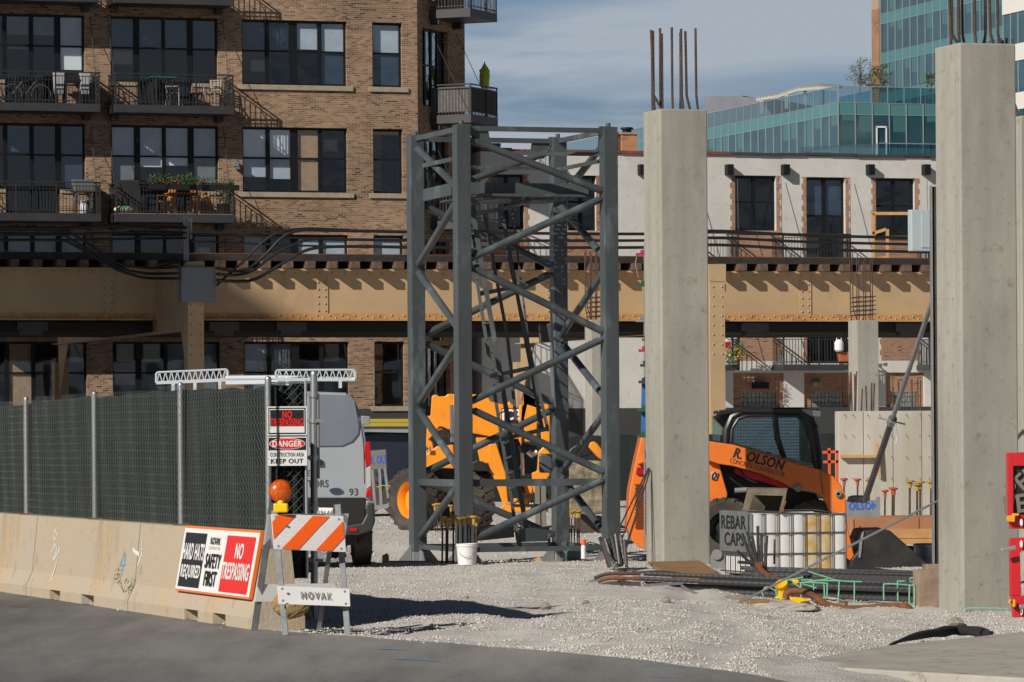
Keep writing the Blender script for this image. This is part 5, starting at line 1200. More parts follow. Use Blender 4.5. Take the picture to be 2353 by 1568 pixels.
mb = MB(); mb.prism([Q(x, y, 54.36) for x, y in ((900, 200), (940, 130), (1330, 108), (1370, 145), (1430, 430), (900, 290))], (0, .01, 0)); mb.v = [Vector((v.x, v.y + (v.z - 1.2) * .04, v.z)) for v in mb.v]; mb.build('side_glass', cg2, sk, world=True)
sl('rear_glass', [(756, 115), (830, 85), (845, 140), (835, 285), (756, 270)], 54.5, .02, cg, 0)
mb = MB(); poly = [(888, 190), (930, 125), (1000, 105), (1330, 102), (1375, 140), (1440, 440)]
for i in range(27): x = 890 + i * 20; top_ = 108 + max(0, (940 - x)) * .9 if x < 1340 else 108 + (x - 1340) * 3.0; bot_ = 300 + (x - 880) * .29; mb.bar(Q(x, top_, 54.24), Q(x, bot_, 54.24), .004)
for j in range(16):
    y = 118 + j * 21; x0_ = 888 if y > 190 else 930 - (y - 125) * .65; x0_ = max(x0_, 888 + max(0, (y - 300)) / .29); x1_ = 1370 + (y - 140) * .22; mb.bar(Q(x0_, y, 54.24), Q(min(x1_, 1440), y, 54.24), .004)
mb.build('side_mesh', cabm, sk, world=True)
sl('work_light_housing', [(1350, 62), (1440, 62), (1485, 72), (1480, 115), (1425, 112), (1390, 92)], 54.1, .12, mat('housing_grey', (.35, .36, .34), .5))
sl('work_light', [(1425, 70), (1482, 72), (1480, 112), (1430, 108)], 54.07, .03, mat('lamp_glass', (.75, .76, .75), .15, .5), .004)
sl('mirror', [(1436, 170), (1466, 168), (1468, 215), (1438, 218)], 54.2, .05, cabm)
wheel(sk, Q(830, 862, 54.0), (0.05, -1, 0), .41, .28, blackp, .5, 20)
wheel(sk, Q(1430, 880, 54.0), (0.05, -1, 0), .41, .28, blackp, .5, 20)
wheel(sk, Q(520, 880, 54.0), (0.05, -1, 0), .41, .28, galvd, .5, 20)
bkm = mat('worn_black_steel', (.012, .012, .013), .5, .0, col2=(.03, .028, .026), scale=3, spec=.4)
sl('bucket', [(1690, 1075), (1745, 1010), (1745, 950), (1772, 885), (1800, 878), (1945, 875), (2212, 1108), (2150, 1168), (1890, 1168), (1680, 1150)], 53.7, 1.7, bkm)
sl('bucket_edge', [(1745, 960), (1760, 895), (1775, 882), (1762, 960), (1752, 1060), (1738, 1060)], 53.68, .03, galvd, 0)
mb = MB(); mb.tube([Q(905, 610, 53.8), Q(990, 605, 53.8)], .035, 10); mb.build('ram', galvd, sk, world=True)
print('SEC loader done')
# ================================================================ BARRIERS, FENCE, SIGNS
def raypl(u, v, p0, n):
    o = Vector((0, 0, EYE)); dr = P(u, v, 1) - o; return o + dr * ((p0 - o).dot(n) / dr.dot(n))
HB = .225
bcon = mat('stained_barrier_concrete', (0.42, 0.365, 0.285), .9, col2=(0.47, 0.335, 0.185), scale=1.2, streak=True, bump=.3, bscale=30, stain=(.30, .265, .20), lo=.42, hi=.72, pits=12, grime=(.25, .22, .17, 1.1, .54, .5))
bang = math.atan2(-EB.y, -EB.x)                                # local x runs away from the camera along the row
prof = [(-HB, 0), (-HB, .10), (-.155, .25), (-.095, .81), (.095, .81), (.155, .25), (HB, .10), (HB, 0)]
def barrier(s0, ln, label):
    o = thing('jersey_barrier', label, 'barrier', Matrix.Translation(BE + TB * HB - EB * s0) @ Matrix.Rotation(bang, 4, 'Z'), 'concrete barriers carrying the mesh fence')
    # local y: +y is to the left of local x ; street side faces -TB
    sgn = 1 if (Matrix.Rotation(bang, 4, 'Z') @ Vector((0, 1, 0))).dot(-TB) > 0 else -1
    mb = MB(); slots = [(.85, 1.25), (1.75, 2.2)] if s0 < 1 else [(1.3, 1.8), (2.7, 3.15)]
    xs_ = sorted([0, ln] + [q for s in slots for q in s] + [ln * i / 24 for i in range(1, 24)]); rb = random.Random(int(s0 * 10))
    rows = []
    for x in xs_:
        inn = any(a <= x <= b for a, b in slots); rows.append([Vector((x, -sgn * y * 1.0 + 0, z + 0)) for (y, z) in prof])
    k = len(prof)
    for i in range(len(xs_) - 1):
        cx = (xs_[i] + xs_[i + 1]) / 2; sl_ = any(a < cx < b for a, b in slots)
        for j in range(k - 1):
            if sl_ and (j in (0, k - 2)):
                continue
            a, b, c, d = rows[i][j], rows[i][j + 1], rows[i + 1][j + 1], rows[i + 1][j]; mb.quad(a, b, c, d)
        if sl_:
            y1 = -sgn * prof[1][0]; y2 = -sgn * prof[-2][0]; mb.quad((xs_[i], y1, .10), (xs_[i + 1], y1, .10), (xs_[i + 1], y2, .10), (xs_[i], y2, .10))
    for (a, b) in slots:
        for x in (a, b): mb.quad((x, -HB, 0), (x, HB, 0), (x, HB, .10), (x, -HB, .10))
    for x in (0, ln): mb.add([(x, -sgn * y, z) for y, z in prof], [tuple(range(k))])
    mb.build('barrier_body', bcon, o, bevel=0); return o, sgn
B1, sg = barrier(0.0, 4.22, 'concrete barrier at the near end of the row, carrying the hard hats sign')
barrier(4.26, 4.2, 'second concrete barrier, with white and blue sprayed scribbles'); barrier(8.5, 4.2, 'farthest concrete barrier at the left edge of the picture')
def bfp(u, v, dy=.0):                                          # point on the sloped upper face (street side)
    # plane through top edge (y=.095,z=.81) and break (y=.155,z=.25)
    n = (-TB * .56 + ZV * .06).normalized(); p0 = BE + TB * (HB - .095) + ZV * .81 - TB * dy; return raypl(u, v, p0, n)
# big banner sign
sg_ = thing('site_sign', 'three-panel hard hats, safety first and no trespassing sign with orange edges on the near barrier', 'sign', Matrix.Translation(bfp(500, 1280, .03)))
sn = (-TB * .56 + ZV * .06).normalized()
c00, c10, c11, c01 = bfp(402, 1357, .04), bfp(572, 1378, .04), bfp(600, 1220, .04), bfp(427, 1208, .04)
def sq(a, b):                                                  # sign coords 0..1
    return c00 * (1 - a) * (1 - b) + c10 * a * (1 - b) + c11 * a * b + c01 * (1 - a) * b
def spanel(name, a0, a1, b0, b1, mt, lift, parent=sg_, th_=.004):
    mb = MB(); mb.prism([sq(a0, b0) + sn * lift, sq(a1, b0) + sn * lift, sq(a1, b1) + sn * lift, sq(a0, b1) + sn * lift], -sn * th_); return mb.build(name, mt, parent, world=True)
sred = mat('sign_red', (.72, .025, .02), .5); sblk = mat('sign_black', (.015, .015, .017), .5); swht = mat('sign_white', (.78, .78, .78), .5); sor = mat('sign_orange', (.80, .18, .02), .5)
spanel('sign_board', 0, 1, 0, 1, sor, 0, th_=.03); spanel('sign_face', .004, .996, .03, .965, swht, .004)
spanel('black_panel', .035, .325, .075, .90, sblk, .008); spanel('red_panel', .60, .965, .065, .90, sred, .008)
sxv = (sq(1, .5) - sq(0, .5)); sWd = sxv.length; syv = (sq(.5, 1) - sq(.5, 0)); sHt = syv.length; sxv = sxv / sWd; syv = syv / sHt
def slet(t, a, b, W, H, mt, bold=.05, **k): return lettering(t, sg_, mt, sq(a, b) + sn * .0105, sxv, syv, W=W * sWd, H=H * sHt, bold=bold, **k)
slet('HARD HATS', .185, .615, .285, .24, swht); slet('REQUIRED', .185, .30, .26, .22, swht)
slet('NOVAK', .455, .80, .13, .105, sblk, .04); slet('CONSTRUCTION', .455, .695, .15, .045, MATS.get('sign_grey') or mat('sign_grey', (.3, .3, .3), .5), .0)
slet('SAFETY', .465, .50, .20, .21, sblk); slet('FIRST', .465, .235, .155, .22, sblk)
slet('NO', .79, .68, .10, .22, swht); slet('TRESPASSING', .78, .38, .345, .24, swht)
# fence posts on the barrier
fn = -TB
fp0 = BE + TB * HB
def fs(u, v): q = raypl(u, v, fp0, fn); return (q - fp0).dot(-EB), q.z
fe = thing('mesh_fence', 'chain link fence with dark green screen cloth standing on the concrete barriers', 'fence', Matrix.Translation(fp0) @ Matrix.Rotation(bang, 4, 'Z'))
def FW(s, y, z): return fp0 - EB * s + fn * y + ZV * z          # y>0 toward the street
top_px = [(-60, 930), (0, 925), (40, 925), (60, 921), (90, 914), (150, 912), (158, 908), (175, 905), (217, 905), (260, 903), (300, 896), (415, 888), (520, 884), (570, 886), (600, 880), (622, 879)]
tops = sorted([fs(u, v) for u, v in top_px]); botv = [(-60, 1181), (0, 1180), (60, 1183), (120, 1188), (160, 1190), (217, 1193), (300, 1198), (415, 1208), (500, 1210), (622, 1216)]
bots = sorted([fs(u, v) for u, v in botv])
def interp(tab, s):
    if s <= tab[0][0]: return tab[0][1]
    for (a, x), (b, y) in zip(tab, tab[1:]):
        if s <= b: return x + (y - x) * (s - a) / (b - a + 1e-9)
    return tab[-1][1]
for (u, v) in ((60, 918), (217, 906), (415, 886), (616, 872)):
    s, z = fs(u, v); mb = MB(); r = .030 if u < 600 else .028
    mb.tube([FW(s, 0, .80 if u < 600 else 0.2), FW(s, 0, z)], r, 14); mb.lathe([(r * 1.1, 0), (r * .8, .02), (.002, .03)], FW(s, 0, z), 12, caps=False)
    mb.build('post', galv, fe, world=True, smooth_=True)
    if u < 600: mb = MB(); mb.box(-.07, .07, -.06, .06, 0, .012); mb.v = [FW(s, 0, .812) + v for v in mb.v]; mb.build('base_plate', rust, fe, world=True)
S1 = fs(622, 1000)[0]; SE = fs(-60, 1000)[0] + .5
def wob(s, z): return .025 * math.sin(s * 5.1 + z * 2) + .018 * math.sin(s * 11 - z * 3.3)
cloth = mat('dark_green_screen_cloth', (.011, .017, .0155), .9, spec=.2, col2=(.018, .025, .023), scale=2.2, bump=.4, bscale=6)
mb = MB(); n = 160
for i in range(n):
    s0, s1 = S1 + (SE - S1) * i / n, S1 + (SE - S1) * (i + 1) / n
    for j in range(8):
        q = []
        for (s, jj) in ((s0, j), (s1, j), (s1, j + 1), (s0, j + 1)):
            zt_ = interp(tops, s) - .03 - .006 * math.sin(s * 7); zb_ = interp(bots, s) - .005; z = zb_ + (zt_ - zb_) * jj / 8; q.append(FW(s, -.05 - abs(wob(s, z)) * .25, z))
        mb.quad(*q)
mb.build('screen_cloth', cloth, fe, world=True, smooth_=False)
wire = mat('fence_wire', (.15, .165, .16), .5, .2)
def chain(W, s0, s1, z0f, z1f, p, name, mt, parent, r=.0021, rnd_=None):
    """chain link weave: vertical zigzag wires, alternate phase"""
    mb = MB(); n = int((s1 - s0) / p)
    V, F = mb.v, mb.f
    for i in range(n):
        s = s0 + (i + .5) * p; z = z0f(s); zt_ = z1f(s); k = 0; pts = []
        ph = i % 2
        while z < zt_:
            sd = 1 if (k + ph) % 2 else -1
            pts.append((s + sd * p * .56, .006 * (1 if (k % 2) else -1), z)); z += p; k += 1
        ids = []
        for (a, b, c) in pts:
            c_ = W(a, b, c); k0 = len(V); V += [c_ + ZV * r, c_ + (-TB if parent is fe else EB) * r * 1.6 - ZV * r * .2, c_ - ZV * r]; ids.append(k0)
        for a, b in zip(ids, ids[1:]):
            for j in range(2): F.append((a + j, a + j + 1, b + j + 1, b + j))
            F.append((a + 2, a, b, b + 2))
    return mb.build(name, mt, parent, world=True)
chain(lambda s, y, z: FW(s, .04 + y + wob(s, z) * .35, z), S1, SE, lambda s: interp(bots, s), lambda s: interp(tops, s) + .015, .036, 'chain_link_mesh', wire, fe, r=.0011)
# return panel with signs
rp0 = FW(fs(616, 1000)[0], 0, 0); ang_rp = TH
Prp = Plane(Vector((rp0.x, rp0.y, 0)), TH - 6)
gp = thing('fence_end_panel', 'narrow chain link end panel with dark cloth behind, hung beside the thick gate post', 'fence', Prp.M())
def RW(s, y, z): return Prp.w(s, y, z)
sr = Prp.a(703, 1000); zt1, zb1 = Prp.z(660, 880), Prp.z(660, 1330)
mb = MB(); 
for i in range(12):
    a, b = .03 + (sr - .03) * i / 12, .03 + (sr - .03) * (i + 1) / 12; y0, y1 = -.05 - .03 * math.sin(i * 1.3), -.05 - .03 * math.sin((i + 1) * 1.3); mb.quad(RW(a, y0, zb1), RW(b, y1, zb1), RW(b, y1, zt1 - .02), RW(a, y0, zt1 - .02))
mb.build('screen_cloth', cloth, gp, world=True)
chain(RW, .0, sr, lambda s: zb1 + .12, lambda s: zt1, .036, 'chain_link_mesh', wire, gp, r=.0019)
mb = MB(); mb.tube([RW(sr, 0, zb1), RW(sr, 0, zt1 + .02)], .012, 8); mb.build('edge_bar', galv, gp, world=True, smooth_=True)
mb = MB(); mb.tube([RW(0.02, 0, zt1), RW(sr + .05, 0, zt1 + .0)], .008, 6); mb.build('tension_wire', galv, gp, world=True)
psign = {}
def flat(name, u0, u1, v0, v1, mt, off, parent, th_=.003):
    a0, z0 = Prp.uv(u0, v1, off); a1, z1 = Prp.uv(u1, v0, off); mb = MB(); mb.prism([Prp.w(a0, off, z0), Prp.w(a1, off, z0), Prp.w(a1, off, z1), Prp.w(a0, off, z1)], -Prp.n * th_); return mb.build(name, mt, parent, world=True)
def plet(t, u, v, wu, hv, mt, off, parent, **k): a, z = Prp.uv(u, v, off); return lettering(t, parent, mt, Prp.w(a, off, z), Prp.t, ZV, W=wu / 270 , H=hv / 270, **k)
n1_ = thing('no_trespassing_sign', 'black no trespassing sign with red letters on the fence end panel', 'sign', Matrix.Translation(Prp.w(.16, .03, 1.75)))
flat('sign_board', 614, 705, 934, 1001, swht, .050, n1_); flat('black_border', 617, 702, 937, 998, sblk, .052, n1_, .001); flat('white_line', 619.5, 699.5, 940, 995, swht, .0535, n1_, .001); flat('black_field', 621, 698, 942, 980, sblk, .055, n1_, .001)
rl = mat('sign_letter_red', (.85, .02, .02), .5)
plet('NO', 660, 953, 21, 16, rl, .0562, n1_, bold=.05); plet('TRESPASSING', 659, 971, 74, 17, rl, .0562, n1_, bold=.045)
n2_ = thing('danger_sign', 'white danger construction area keep out sign with red oval, below the black sign', 'sign', Matrix.Translation(Prp.w(.16, .03, 1.55)))
flat('sign_board', 615, 705, 1003.5, 1071, swht, .050, n2_); flat('black_field', 617, 703, 1006, 1035, sblk, .052, n2_, .001)
def oval(name, u, v, ru, rv, mt, off, parent):
    a, z = Prp.uv(u, v, off); mb = MB(); q = [Prp.w(a + ru / 270 * math.cos(t_ * .2618), off, z + rv / 270 * math.sin(t_ * .2618)) for t_ in range(24)]; mb.prism(q, -Prp.n * .001); mb.build(name, mt, parent, world=True)
oval('white_ring', 660, 1020, 41, 13, swht, .0535, n2_); oval('red_oval', 660, 1020, 39.5, 11.8, sred, .055, n2_)
plet('DANGER', 660, 1020, 66, 13, swht, .0562, n2_, bold=.05); plet('CONSTRUCTION AREA', 660, 1045, 77, 9, sblk, .0507, n2_, bold=.025); plet('KEEP OUT', 660, 1060, 73, 10, sblk, .0507, n2_, bold=.05)
# gate post
gpst = thing('gate_post', 'thick galvanised gate post with clamps at the end of the fence', 'post', Matrix.Translation(P(720, 1400, 37)))
def gq(u, v, d=36.6): return P(u, v, d)
mb = MB(); a = gq(721, 1345); b = gq(721, 860); mb.tube([Vector((b.x - .01, b.y, 0.0)), Vector((b.x, b.y, b.z))], .031, 16); mb.lathe([(.034, 0), (.028, .02), (.002, .03)], b, 14, caps=False); mb.build('post_shaft', galv, gpst, world=True, smooth_=True)
mb = MB(); mb.tube([gq(730, 905), gq(731, 1100)], .016, 10); mb.build('hinge_bar', galvd, gpst, world=True, smooth_=True)
for v in (908, 967, 1052, 1167, 1288):
    mb = MB(); q = gq(721, v); mb.lathe([(.041, -.022), (.041, .022)], q, 16); mb.bar(q - Vector((.09, .03, 0)), q + Vector((.085 if v == 967 or v == 1288 else .0, -.03, 0)), .014, .028); mb.build('clamp', galv, gpst, world=True)
mb = MB(); mb.tube([gq(660, 1310), gq(716, 1310)], .024, 12); mb.build('bottom_rail', galvd, gpst, world=True, smooth_=True)
print('SEC fence done')
# ================================================================ STRIPED BARRICADE WITH LAMP
def T(x, y, d=34.0): return P(x * .22717 + 373.4, y * .22717 + 1137.5, d)
bc = thing('striped_barricade', 'folding barricade with orange and white striped board above a stencilled white board', 'barricade', Matrix.Translation(T(1240, 1415)))
bleg = mat('perforated_steel_leg', (.17, .18, .19), .5, .4, col2=(.24, .25, .26), scale=9)
def leg(p, q, wd=.045):
    mb = MB(); mb.bar(p, q, wd, .006, up=Vector((0, 1, 0))); 
    d = (q - p).normalized(); mb.bar(p + Vector((wd / 2, .02, 0)), q + Vector((wd / 2, .02, 0)), .006, .04, up=Vector((0, 1, 0)))
    n = int((q - p).length / .075); o = mb.build('leg', bleg, bc, world=True)
    mb = MB()
    for i in range(1, n): c = p + d * (i * .075); mb.lathe([(.0055, -.006), (.0055, .0)], c - Vector((0, .001, 0)), 8, Vector((0, -1, 0)))
    mb.build('hole', blackp, o, world=True)
leg(T(1130, 160, 34.15), T(1240, 1418, 33.9)); leg(T(1770, 98, 34.3), T(1873, 1442, 34.0)); leg(T(1110, 80, 34.2), T(925, 1375, 34.75), .05); leg(T(1750, 100, 34.4), T(1575, 1400, 34.95), .035)
bx = [T(1095, 195, 33.95), T(1830, 215, 34.12), T(1858, 580, 34.08), T(1125, 550, 33.9)]
def bq(a, b, lift=0): # 0..1 ; b up
    p = bx[3] * (1 - a) * (1 - b) + bx[2] * a * (1 - b) + bx[1] * a * b + bx[0] * (1 - a) * b; return p + Vector((0, -lift, 0))
mb = MB(); mb.prism([bq(0, 0), bq(1, 0), bq(1, 1), bq(0, 1)], (0, .022, 0)); mb.build('striped_board', mat('reflective_white', (.72, .71, .70), .35, col2=(.64, .62, .61), scale=60, detail=1), bc, world=True, bevel=.003)
mb = MB()
for (b0, b1, t0, t1) in ((-.35, -.12, .11, .345), (.11, .34, .58, .81), (.58, .80, 1.05, 1.27)):
    # stripe rises to the right; clip to the board
    poly = []
    N_ = 24
    for i in range(N_ + 1):
        y = i / N_; poly.append((max(.012, min(.988, b0 + (t0 - b0) * y)), y))
    for i in range(N_, -1, -1):
        y = i / N_; poly.append((max(.012, min(.988, b1 + (t1 - b1) * y)), y))
    for i in range(N_):
        y0, y1 = i / N_, (i + 1) / N_; l0, l1 = [max(.012, min(.988, b0 + (t0 - b0) * y)) for y in (y0, y1)]; r0, r1 = [max(.012, min(.988, b1 + (t1 - b1) * y)) for y in (y0, y1)]
        if r0 - l0 < .001 and r1 - l1 < .001: continue
        yy0, yy1 = .02 + .965 * y0, .02 + .965 * y1
        mb.quad(bq(l0, yy0, .007), bq(r0, yy0, .007), bq(r1, yy1, .007), bq(l1, yy1, .007))
    mb.build('orange_stripe', mat('reflective_orange', (.90, .12, .008), .4, col2=(.82, .11, .01), scale=8), bc, world=True); mb = MB()
lb = [T(1160, 920, 33.9), T(1892, 950, 34.05), T(1900, 1130, 34.02), T(1175, 1105, 33.88)]
mb = MB(); mb.prism([lb[3], lb[2], lb[1], lb[0]], (0, .022, 0)); mb.build('lower_board', white, bc, world=True, bevel=.003)
o_ = (lb[0] + lb[1] + lb[2] + lb[3]) / 4 + Vector((.02, -.003, .004)); exb = (lb[1] - lb[0]).normalized(); eyb = (lb[0] - lb[3]).normalized()
lettering('NOVAK', bc, mat('faded_stencil', (.22, .22, .22), .8, col2=(.45, .45, .45), scale=40, lo=.5, hi=.7, detail=1), o_, exb, eyb, W=.25, H=.058, bold=.05, space=1.35)
mb = MB()
for (x, y) in ((1147, 220), (1785, 248), (1175, 520), (1810, 545), (1212, 950), (1845, 978), (1220, 1070), (1855, 1102)): mb.lathe([(.011, 0), (.009, .006)], T(x, y, 33.86), 10, Vector((0, -1, 0)))
mb.build('bolt', galvd, bc, world=True)
def rboard(y0, y1, xl, xr, yr0):
    p = [T(xl, y0, 34.55), T(xr, y0 - 5, 35.2), T(xr, y1 - 5, 35.2), T(xl - 20, y1, 34.55)]; mb = MB(); mb.prism(p, (.0, .02, 0)); mb.build('rear_board', white, bc, world=True)
mb = MB(); mb.prism([T(1058, 197, 34.2), T(1080, 197, 34.2), T(1030, 545, 34.4), T(1008, 545, 34.4)], (.64, .12, 0)); mb.build('rear_board', white, bc, world=True)
mb = MB(); mb.prism([T(948, 905, 34.55), T(968, 905, 34.55), T(940, 1080, 34.6), T(920, 1080, 34.6)], (.64, .12, 0)); mb.build('rear_board', white, bc, world=True)
# warning lamp
wl = thing('warning_lamp', 'round amber warning lamp with yellow battery case on top of the barricade', 'lamp', Matrix.Translation(P(645, 1176, 34)))
amb = mat('amber_lens', (.66, .115, .006), .2, coat=.5, col2=(.50, .075, .004), scale=45, lo=.45, hi=.55); c = P(645, 1129, 33.97); R_ = .091
mb = MB(); ax = Vector((.15, -1, .05)).normalized(); mb.lathe([(.005, .042), (R_ * .35, .040), (R_ * .75, .028), (R_ * .97, .008), (R_, 0), (R_ * .97, -.008), (R_ * .75, -.028), (R_ * .3, -.04), (.005, -.042)], c, 30, ax); mb.build('lens', amb, wl, world=True, smooth_=True)
mb = MB(); mb.lathe([(R_ * 1.01, -.008), (R_ * 1.05, 0), (R_ * 1.01, .008)], c, 30, ax, caps=False); mb.build('lens_rim', mat('amber_rim', (.55, .07, .005), .3), wl, world=True, smooth_=True)
mb = MB(); a = P(629, 1157, 33.97); b = P(662, 1178, 33.97); mb.box(a.x, b.x, a.y - .045, a.y + .045, b.z, a.z); mb.build('battery_case', mat('yellow_plastic', (.85, .55, .005), .4), wl, world=True, bevel=.012)
mb = MB(); mb.lathe([(.03, 0), (.026, .03)], P(645, 1158, 33.97), 16); mb.build('neck', mat('yellow_plastic', (.85, .6, .01), .4), wl, world=True)
# hanging sandbag
sb = thing('sandbag', 'yellowed woven sandbag slumped over the barricade lower rail', 'sandbag', Matrix.Translation(T(1300, 1200, 34.3)))
mb = MB(); mb.ball(T(1300, 1105, 34.35), .155, .09, .115, 28, 14, .05, random.Random(3)); mb.build('bag', mat('woven_tan', (.36, .25, .11), .8, col2=(.24, .155, .065), scale=14, bump=.5, bscale=30), sb, world=True, smooth_=False)
mb = MB(); mb.ball(T(1290, 1225, 34.35), .035, .03, .03, 10, 6, .15, random.Random(4)); mb.build('tied_neck', MATS['woven_tan'], sb, world=True)
# rubble at the barrier foot behind the barricade
cobble(692, 1430, .10, 'broken concrete chunk under the barricade', 'rubble at the barrier end'); cobble(676, 1440, .06, 'small broken chunk under the barricade left of the larger one', 'rubble at the barrier end')
# weed
wd_ = thing('weed', 'small green weed growing at the second barrier foot', 'plant', Matrix.Translation(G(285, 1368)))
mb = MB(); wp = raypl(285, 1362, BE - TB * .02, -TB); rr = random.Random(8); st = MB()
for i in range(7): e = wp + Vector((rr.uniform(-.1, .12), -.03, rr.uniform(.04, .22))); st.tube([wp, e], .002, 4); leaves(mb, e, .03, .03, .03, 12, .018, rr)
mb.build('leaf', mat('weed_leaf', (.10, .16, .04), .7), wd_, world=True); st.build('stem', mat('weed_stem', (.15, .10, .05), .8), wd_, world=True)
# sprayed scribbles on the barrier
def spray(pts, w_, mt, label, cat_='graffiti'):
    mb = MB(); q = []
    for (u, v) in pts:
        a = bfp(u, v, .004)
        if a.z < .26: a = raypl(u, v, BE + TB * (HB - .155) + ZV * .25 - TB * .004, (-TB * .175 + ZV * .07).normalized())
        q.append(a)
    nn_ = (-TB).normalized()
    for a, b in zip(q, q[1:]):
        d = (b - a).normalized(); s = d.cross(nn_).normalized() * w_ / 2; mb.quad(a - s, b - s, b + s, a + s)
    return mb
wsp = mat('white_spray', (.72, .70, .66), .9); csp = mat('cyan_spray', (.10, .36, .42), .9)
gr = tag(spray([(222 / 1.0 * .574 + 3, 1212), (126, 1222), (122, 1235), (127, 1240), (131, 1228), (124, 1216)], .012, wsp, '').build('graffiti', wsp), 'white sprayed looped scribble at the left joint of the middle barrier', 'graffiti')
gr = tag(spray([(118, 1268), (126, 1250), (131, 1262), (122, 1288), (133, 1270), (137, 1258), (131, 1290), (118, 1330), (104, 1352)], .014, wsp, '').build('graffiti', wsp), 'white sprayed scribble with a long tail on the middle barrier', 'graffiti')
gr = tag(spray([(305, 1262), (312, 1270), (320, 1274)], .04, wsp, '').build('graffiti', wsp), 'short white sprayed dash left of the white hook', 'graffiti')
gr = tag(spray([(326, 1244), (325, 1258), (327, 1268), (322, 1284), (316, 1300)], .02, wsp, '').build('graffiti', wsp), 'white sprayed hook on the right end of the middle barrier', 'graffiti')
gr = tag(spray([(287, 1268), (280, 1288), (274, 1300), (288, 1298)], .018, csp, '').build('graffiti', csp), 'blue sprayed numeral four, upper stroke, on the middle barrier', 'graffiti')
gr = tag(spray([(289, 1272), (284, 1300), (277, 1325)], .018, csp, '').build('graffiti', csp), 'blue sprayed numeral four, long upright stroke, on the middle barrier', 'graffiti')
print('SEC barricade done')
# ================================================================ VAN
def Vn(x, y, d=51.0): return P(x * .43966 + 545.8, y * .43966 + 804.3, d)
vd = 51.0
van = thing('cargo_van', 'silver cargo van with ladder rack seen from behind past the fence end', 'van', Matrix.Translation(P(655, 1304, vd)))
vs = mat('silver_van_paint', (.37, .395, .43), .32, .2, col2=(.34, .365, .40), scale=1, coat=.4)
vr = [(-.99, .62), (-.985, 1.0), (-.965, 1.35), (-.90, 1.78), (-.80, 2.03), (-.70, 2.10), (.0, 2.13), (.70, 2.10), (.80, 2.03), (.90, 1.78), (.965, 1.35), (.985, 1.0), (.99, .62)]
vc = P(655, 1304, vd); vz = .0; sc_v = 190.2
# body placed from pixels: right edge 848, roof 895
VX = lambda u: (u - CU) * vd / FPX
xr = VX(853); xl = xr - 2.0; xm = (xl + xr) / 2; ztop_v = P(800, 897, vd).z; kz = ztop_v / 2.13
va = Vector((-.13, .99, 0)).normalized()
rs_ = [Vector((xm + x, vd, z * kz)) for x, z in vr]
mb = MB(); mb.prism(rs_, va * 5.3); mb.build('body', vs, van, world=True, bevel=.05)
def vf(name, pts, mt, lift=.02, dep=.04, bevel=0, **k): mb = MB(); mb.prism([Vn(x, y, vd - lift) for x, y in pts], (0, dep, 0)); return mb.build(name, mt, van, world=True, bevel=bevel, **k)
vf('rear_window', [(372, 232), (590, 236), (612, 262), (636, 400), (632, 440), (600, 480), (545, 502), (372, 505)], mat('blank_window_panel', (.18, .20, .24), .3, .3, col2=(.22, .24, .28), scale=1), .025, .03, .008)
vf('rear_trim', [(200, 772), (668, 772), (665, 880), (640, 918), (200, 925)], blackp, .03, .1, .01)
vf('bumper', [(200, 925), (565, 920), (650, 905), (672, 860), (675, 800), (712, 800), (716, 900), (700, 945), (630, 968), (200, 965)], mat('dark_bumper', (.03, .032, .036), .4), .14, .25, .02)
vf('tail_light', [(666, 485), (690, 478), (697, 560), (697, 600), (672, 612), (662, 560)], mat('red_lens', (.45, .01, .015), .2, coat=.5), .03, .1, .008)
vf('reverse_light', [(672, 618), (697, 605), (698, 712), (675, 728)], mat('clear_lens', (.55, .50, .50), .2, .2, coat=.5), .03, .1, .008)
vf('lower_tail_light', [(675, 732), (699, 718), (700, 768), (668, 770)], MATS['red_lens'], .03, .1, .008)
vf('bumper_reflector', [(582, 932), (625, 932), (625, 948), (582, 948)], MATS['red_lens'], .16, .03)
for (x0, x1, y0, y1) in ((648, 692, 344, 390), (672, 714, 790, 834)): vf('hinge', [(x0, y0), (x1, y0 + 3), (x1, y1), (x0, y1)], galv, .08, .08, .008)
vf('door_handle', [(412, 575), (440, 572), (444, 602), (414, 604)], blackp, .05, .04, .008)
q = Vn(513, 736, vd - .03); mb = MB(); mb.prism([q + Vector((.080 * math.cos(i * .2618), 0, .036 * math.sin(i * .2618))) for i in range(24)], (0, .02, 0)); mb.build('badge_ring', MATS['chrome'], van, world=True)
q = Vn(513, 736, vd - .035); mb = MB(); mb.prism([q + Vector((.066 * math.cos(i * .2618), 0, .027 * math.sin(i * .2618))) for i in range(24)], (0, .004, 0)); mb.build('badge', mat('badge_blue', (.03, .05, .10), .3), van, world=True)
vl = mat('dark_grey_lettering', (.05, .05, .055), .5)
lettering('CONTRACTORS', van, vl, Vn(312, 700, vd - .004), Vector((1, 0, 0)), ZV, W=.755, H=.085, bold=.04); lettering('CONCRETE', van, vl, Vn(318, 645, vd - .004), Vector((1, 0, 0)), ZV, W=.48, H=.07, bold=.04)
lettering('93', van, vl, Vn(607, 743, vd - .004), Vector((1, 0, 0)), ZV, W=.105, H=.085, bold=.03)
vf('plate', [(405, 824), (512, 826), (512, 870), (405, 870)], swht, .035, .01); lettering('396461', van, vl, Vn(463, 853, vd - .038), Vector((1, 0, 0)), ZV, W=.21, H=.062, bold=.01)
mb = MB(); a = Vn(620, 210, vd - .02); mb.tube([Vn(600, 240, vd - .005), Vn(635, 330, vd - .03), Vn(660, 480, vd - .03), Vn(664, 700, vd - .03)], .006, 5); mb.build('door_gap', blackp, van, world=True)
wheel(van, Vector((xr - .16, vd + .9, .34)), (1, .13, 0), .34, .22, galvd, .6, 8); wheel(van, Vector((xl + .16, vd + .9, .34)), (1, .13, 0), .34, .22, galvd, .6, 8)
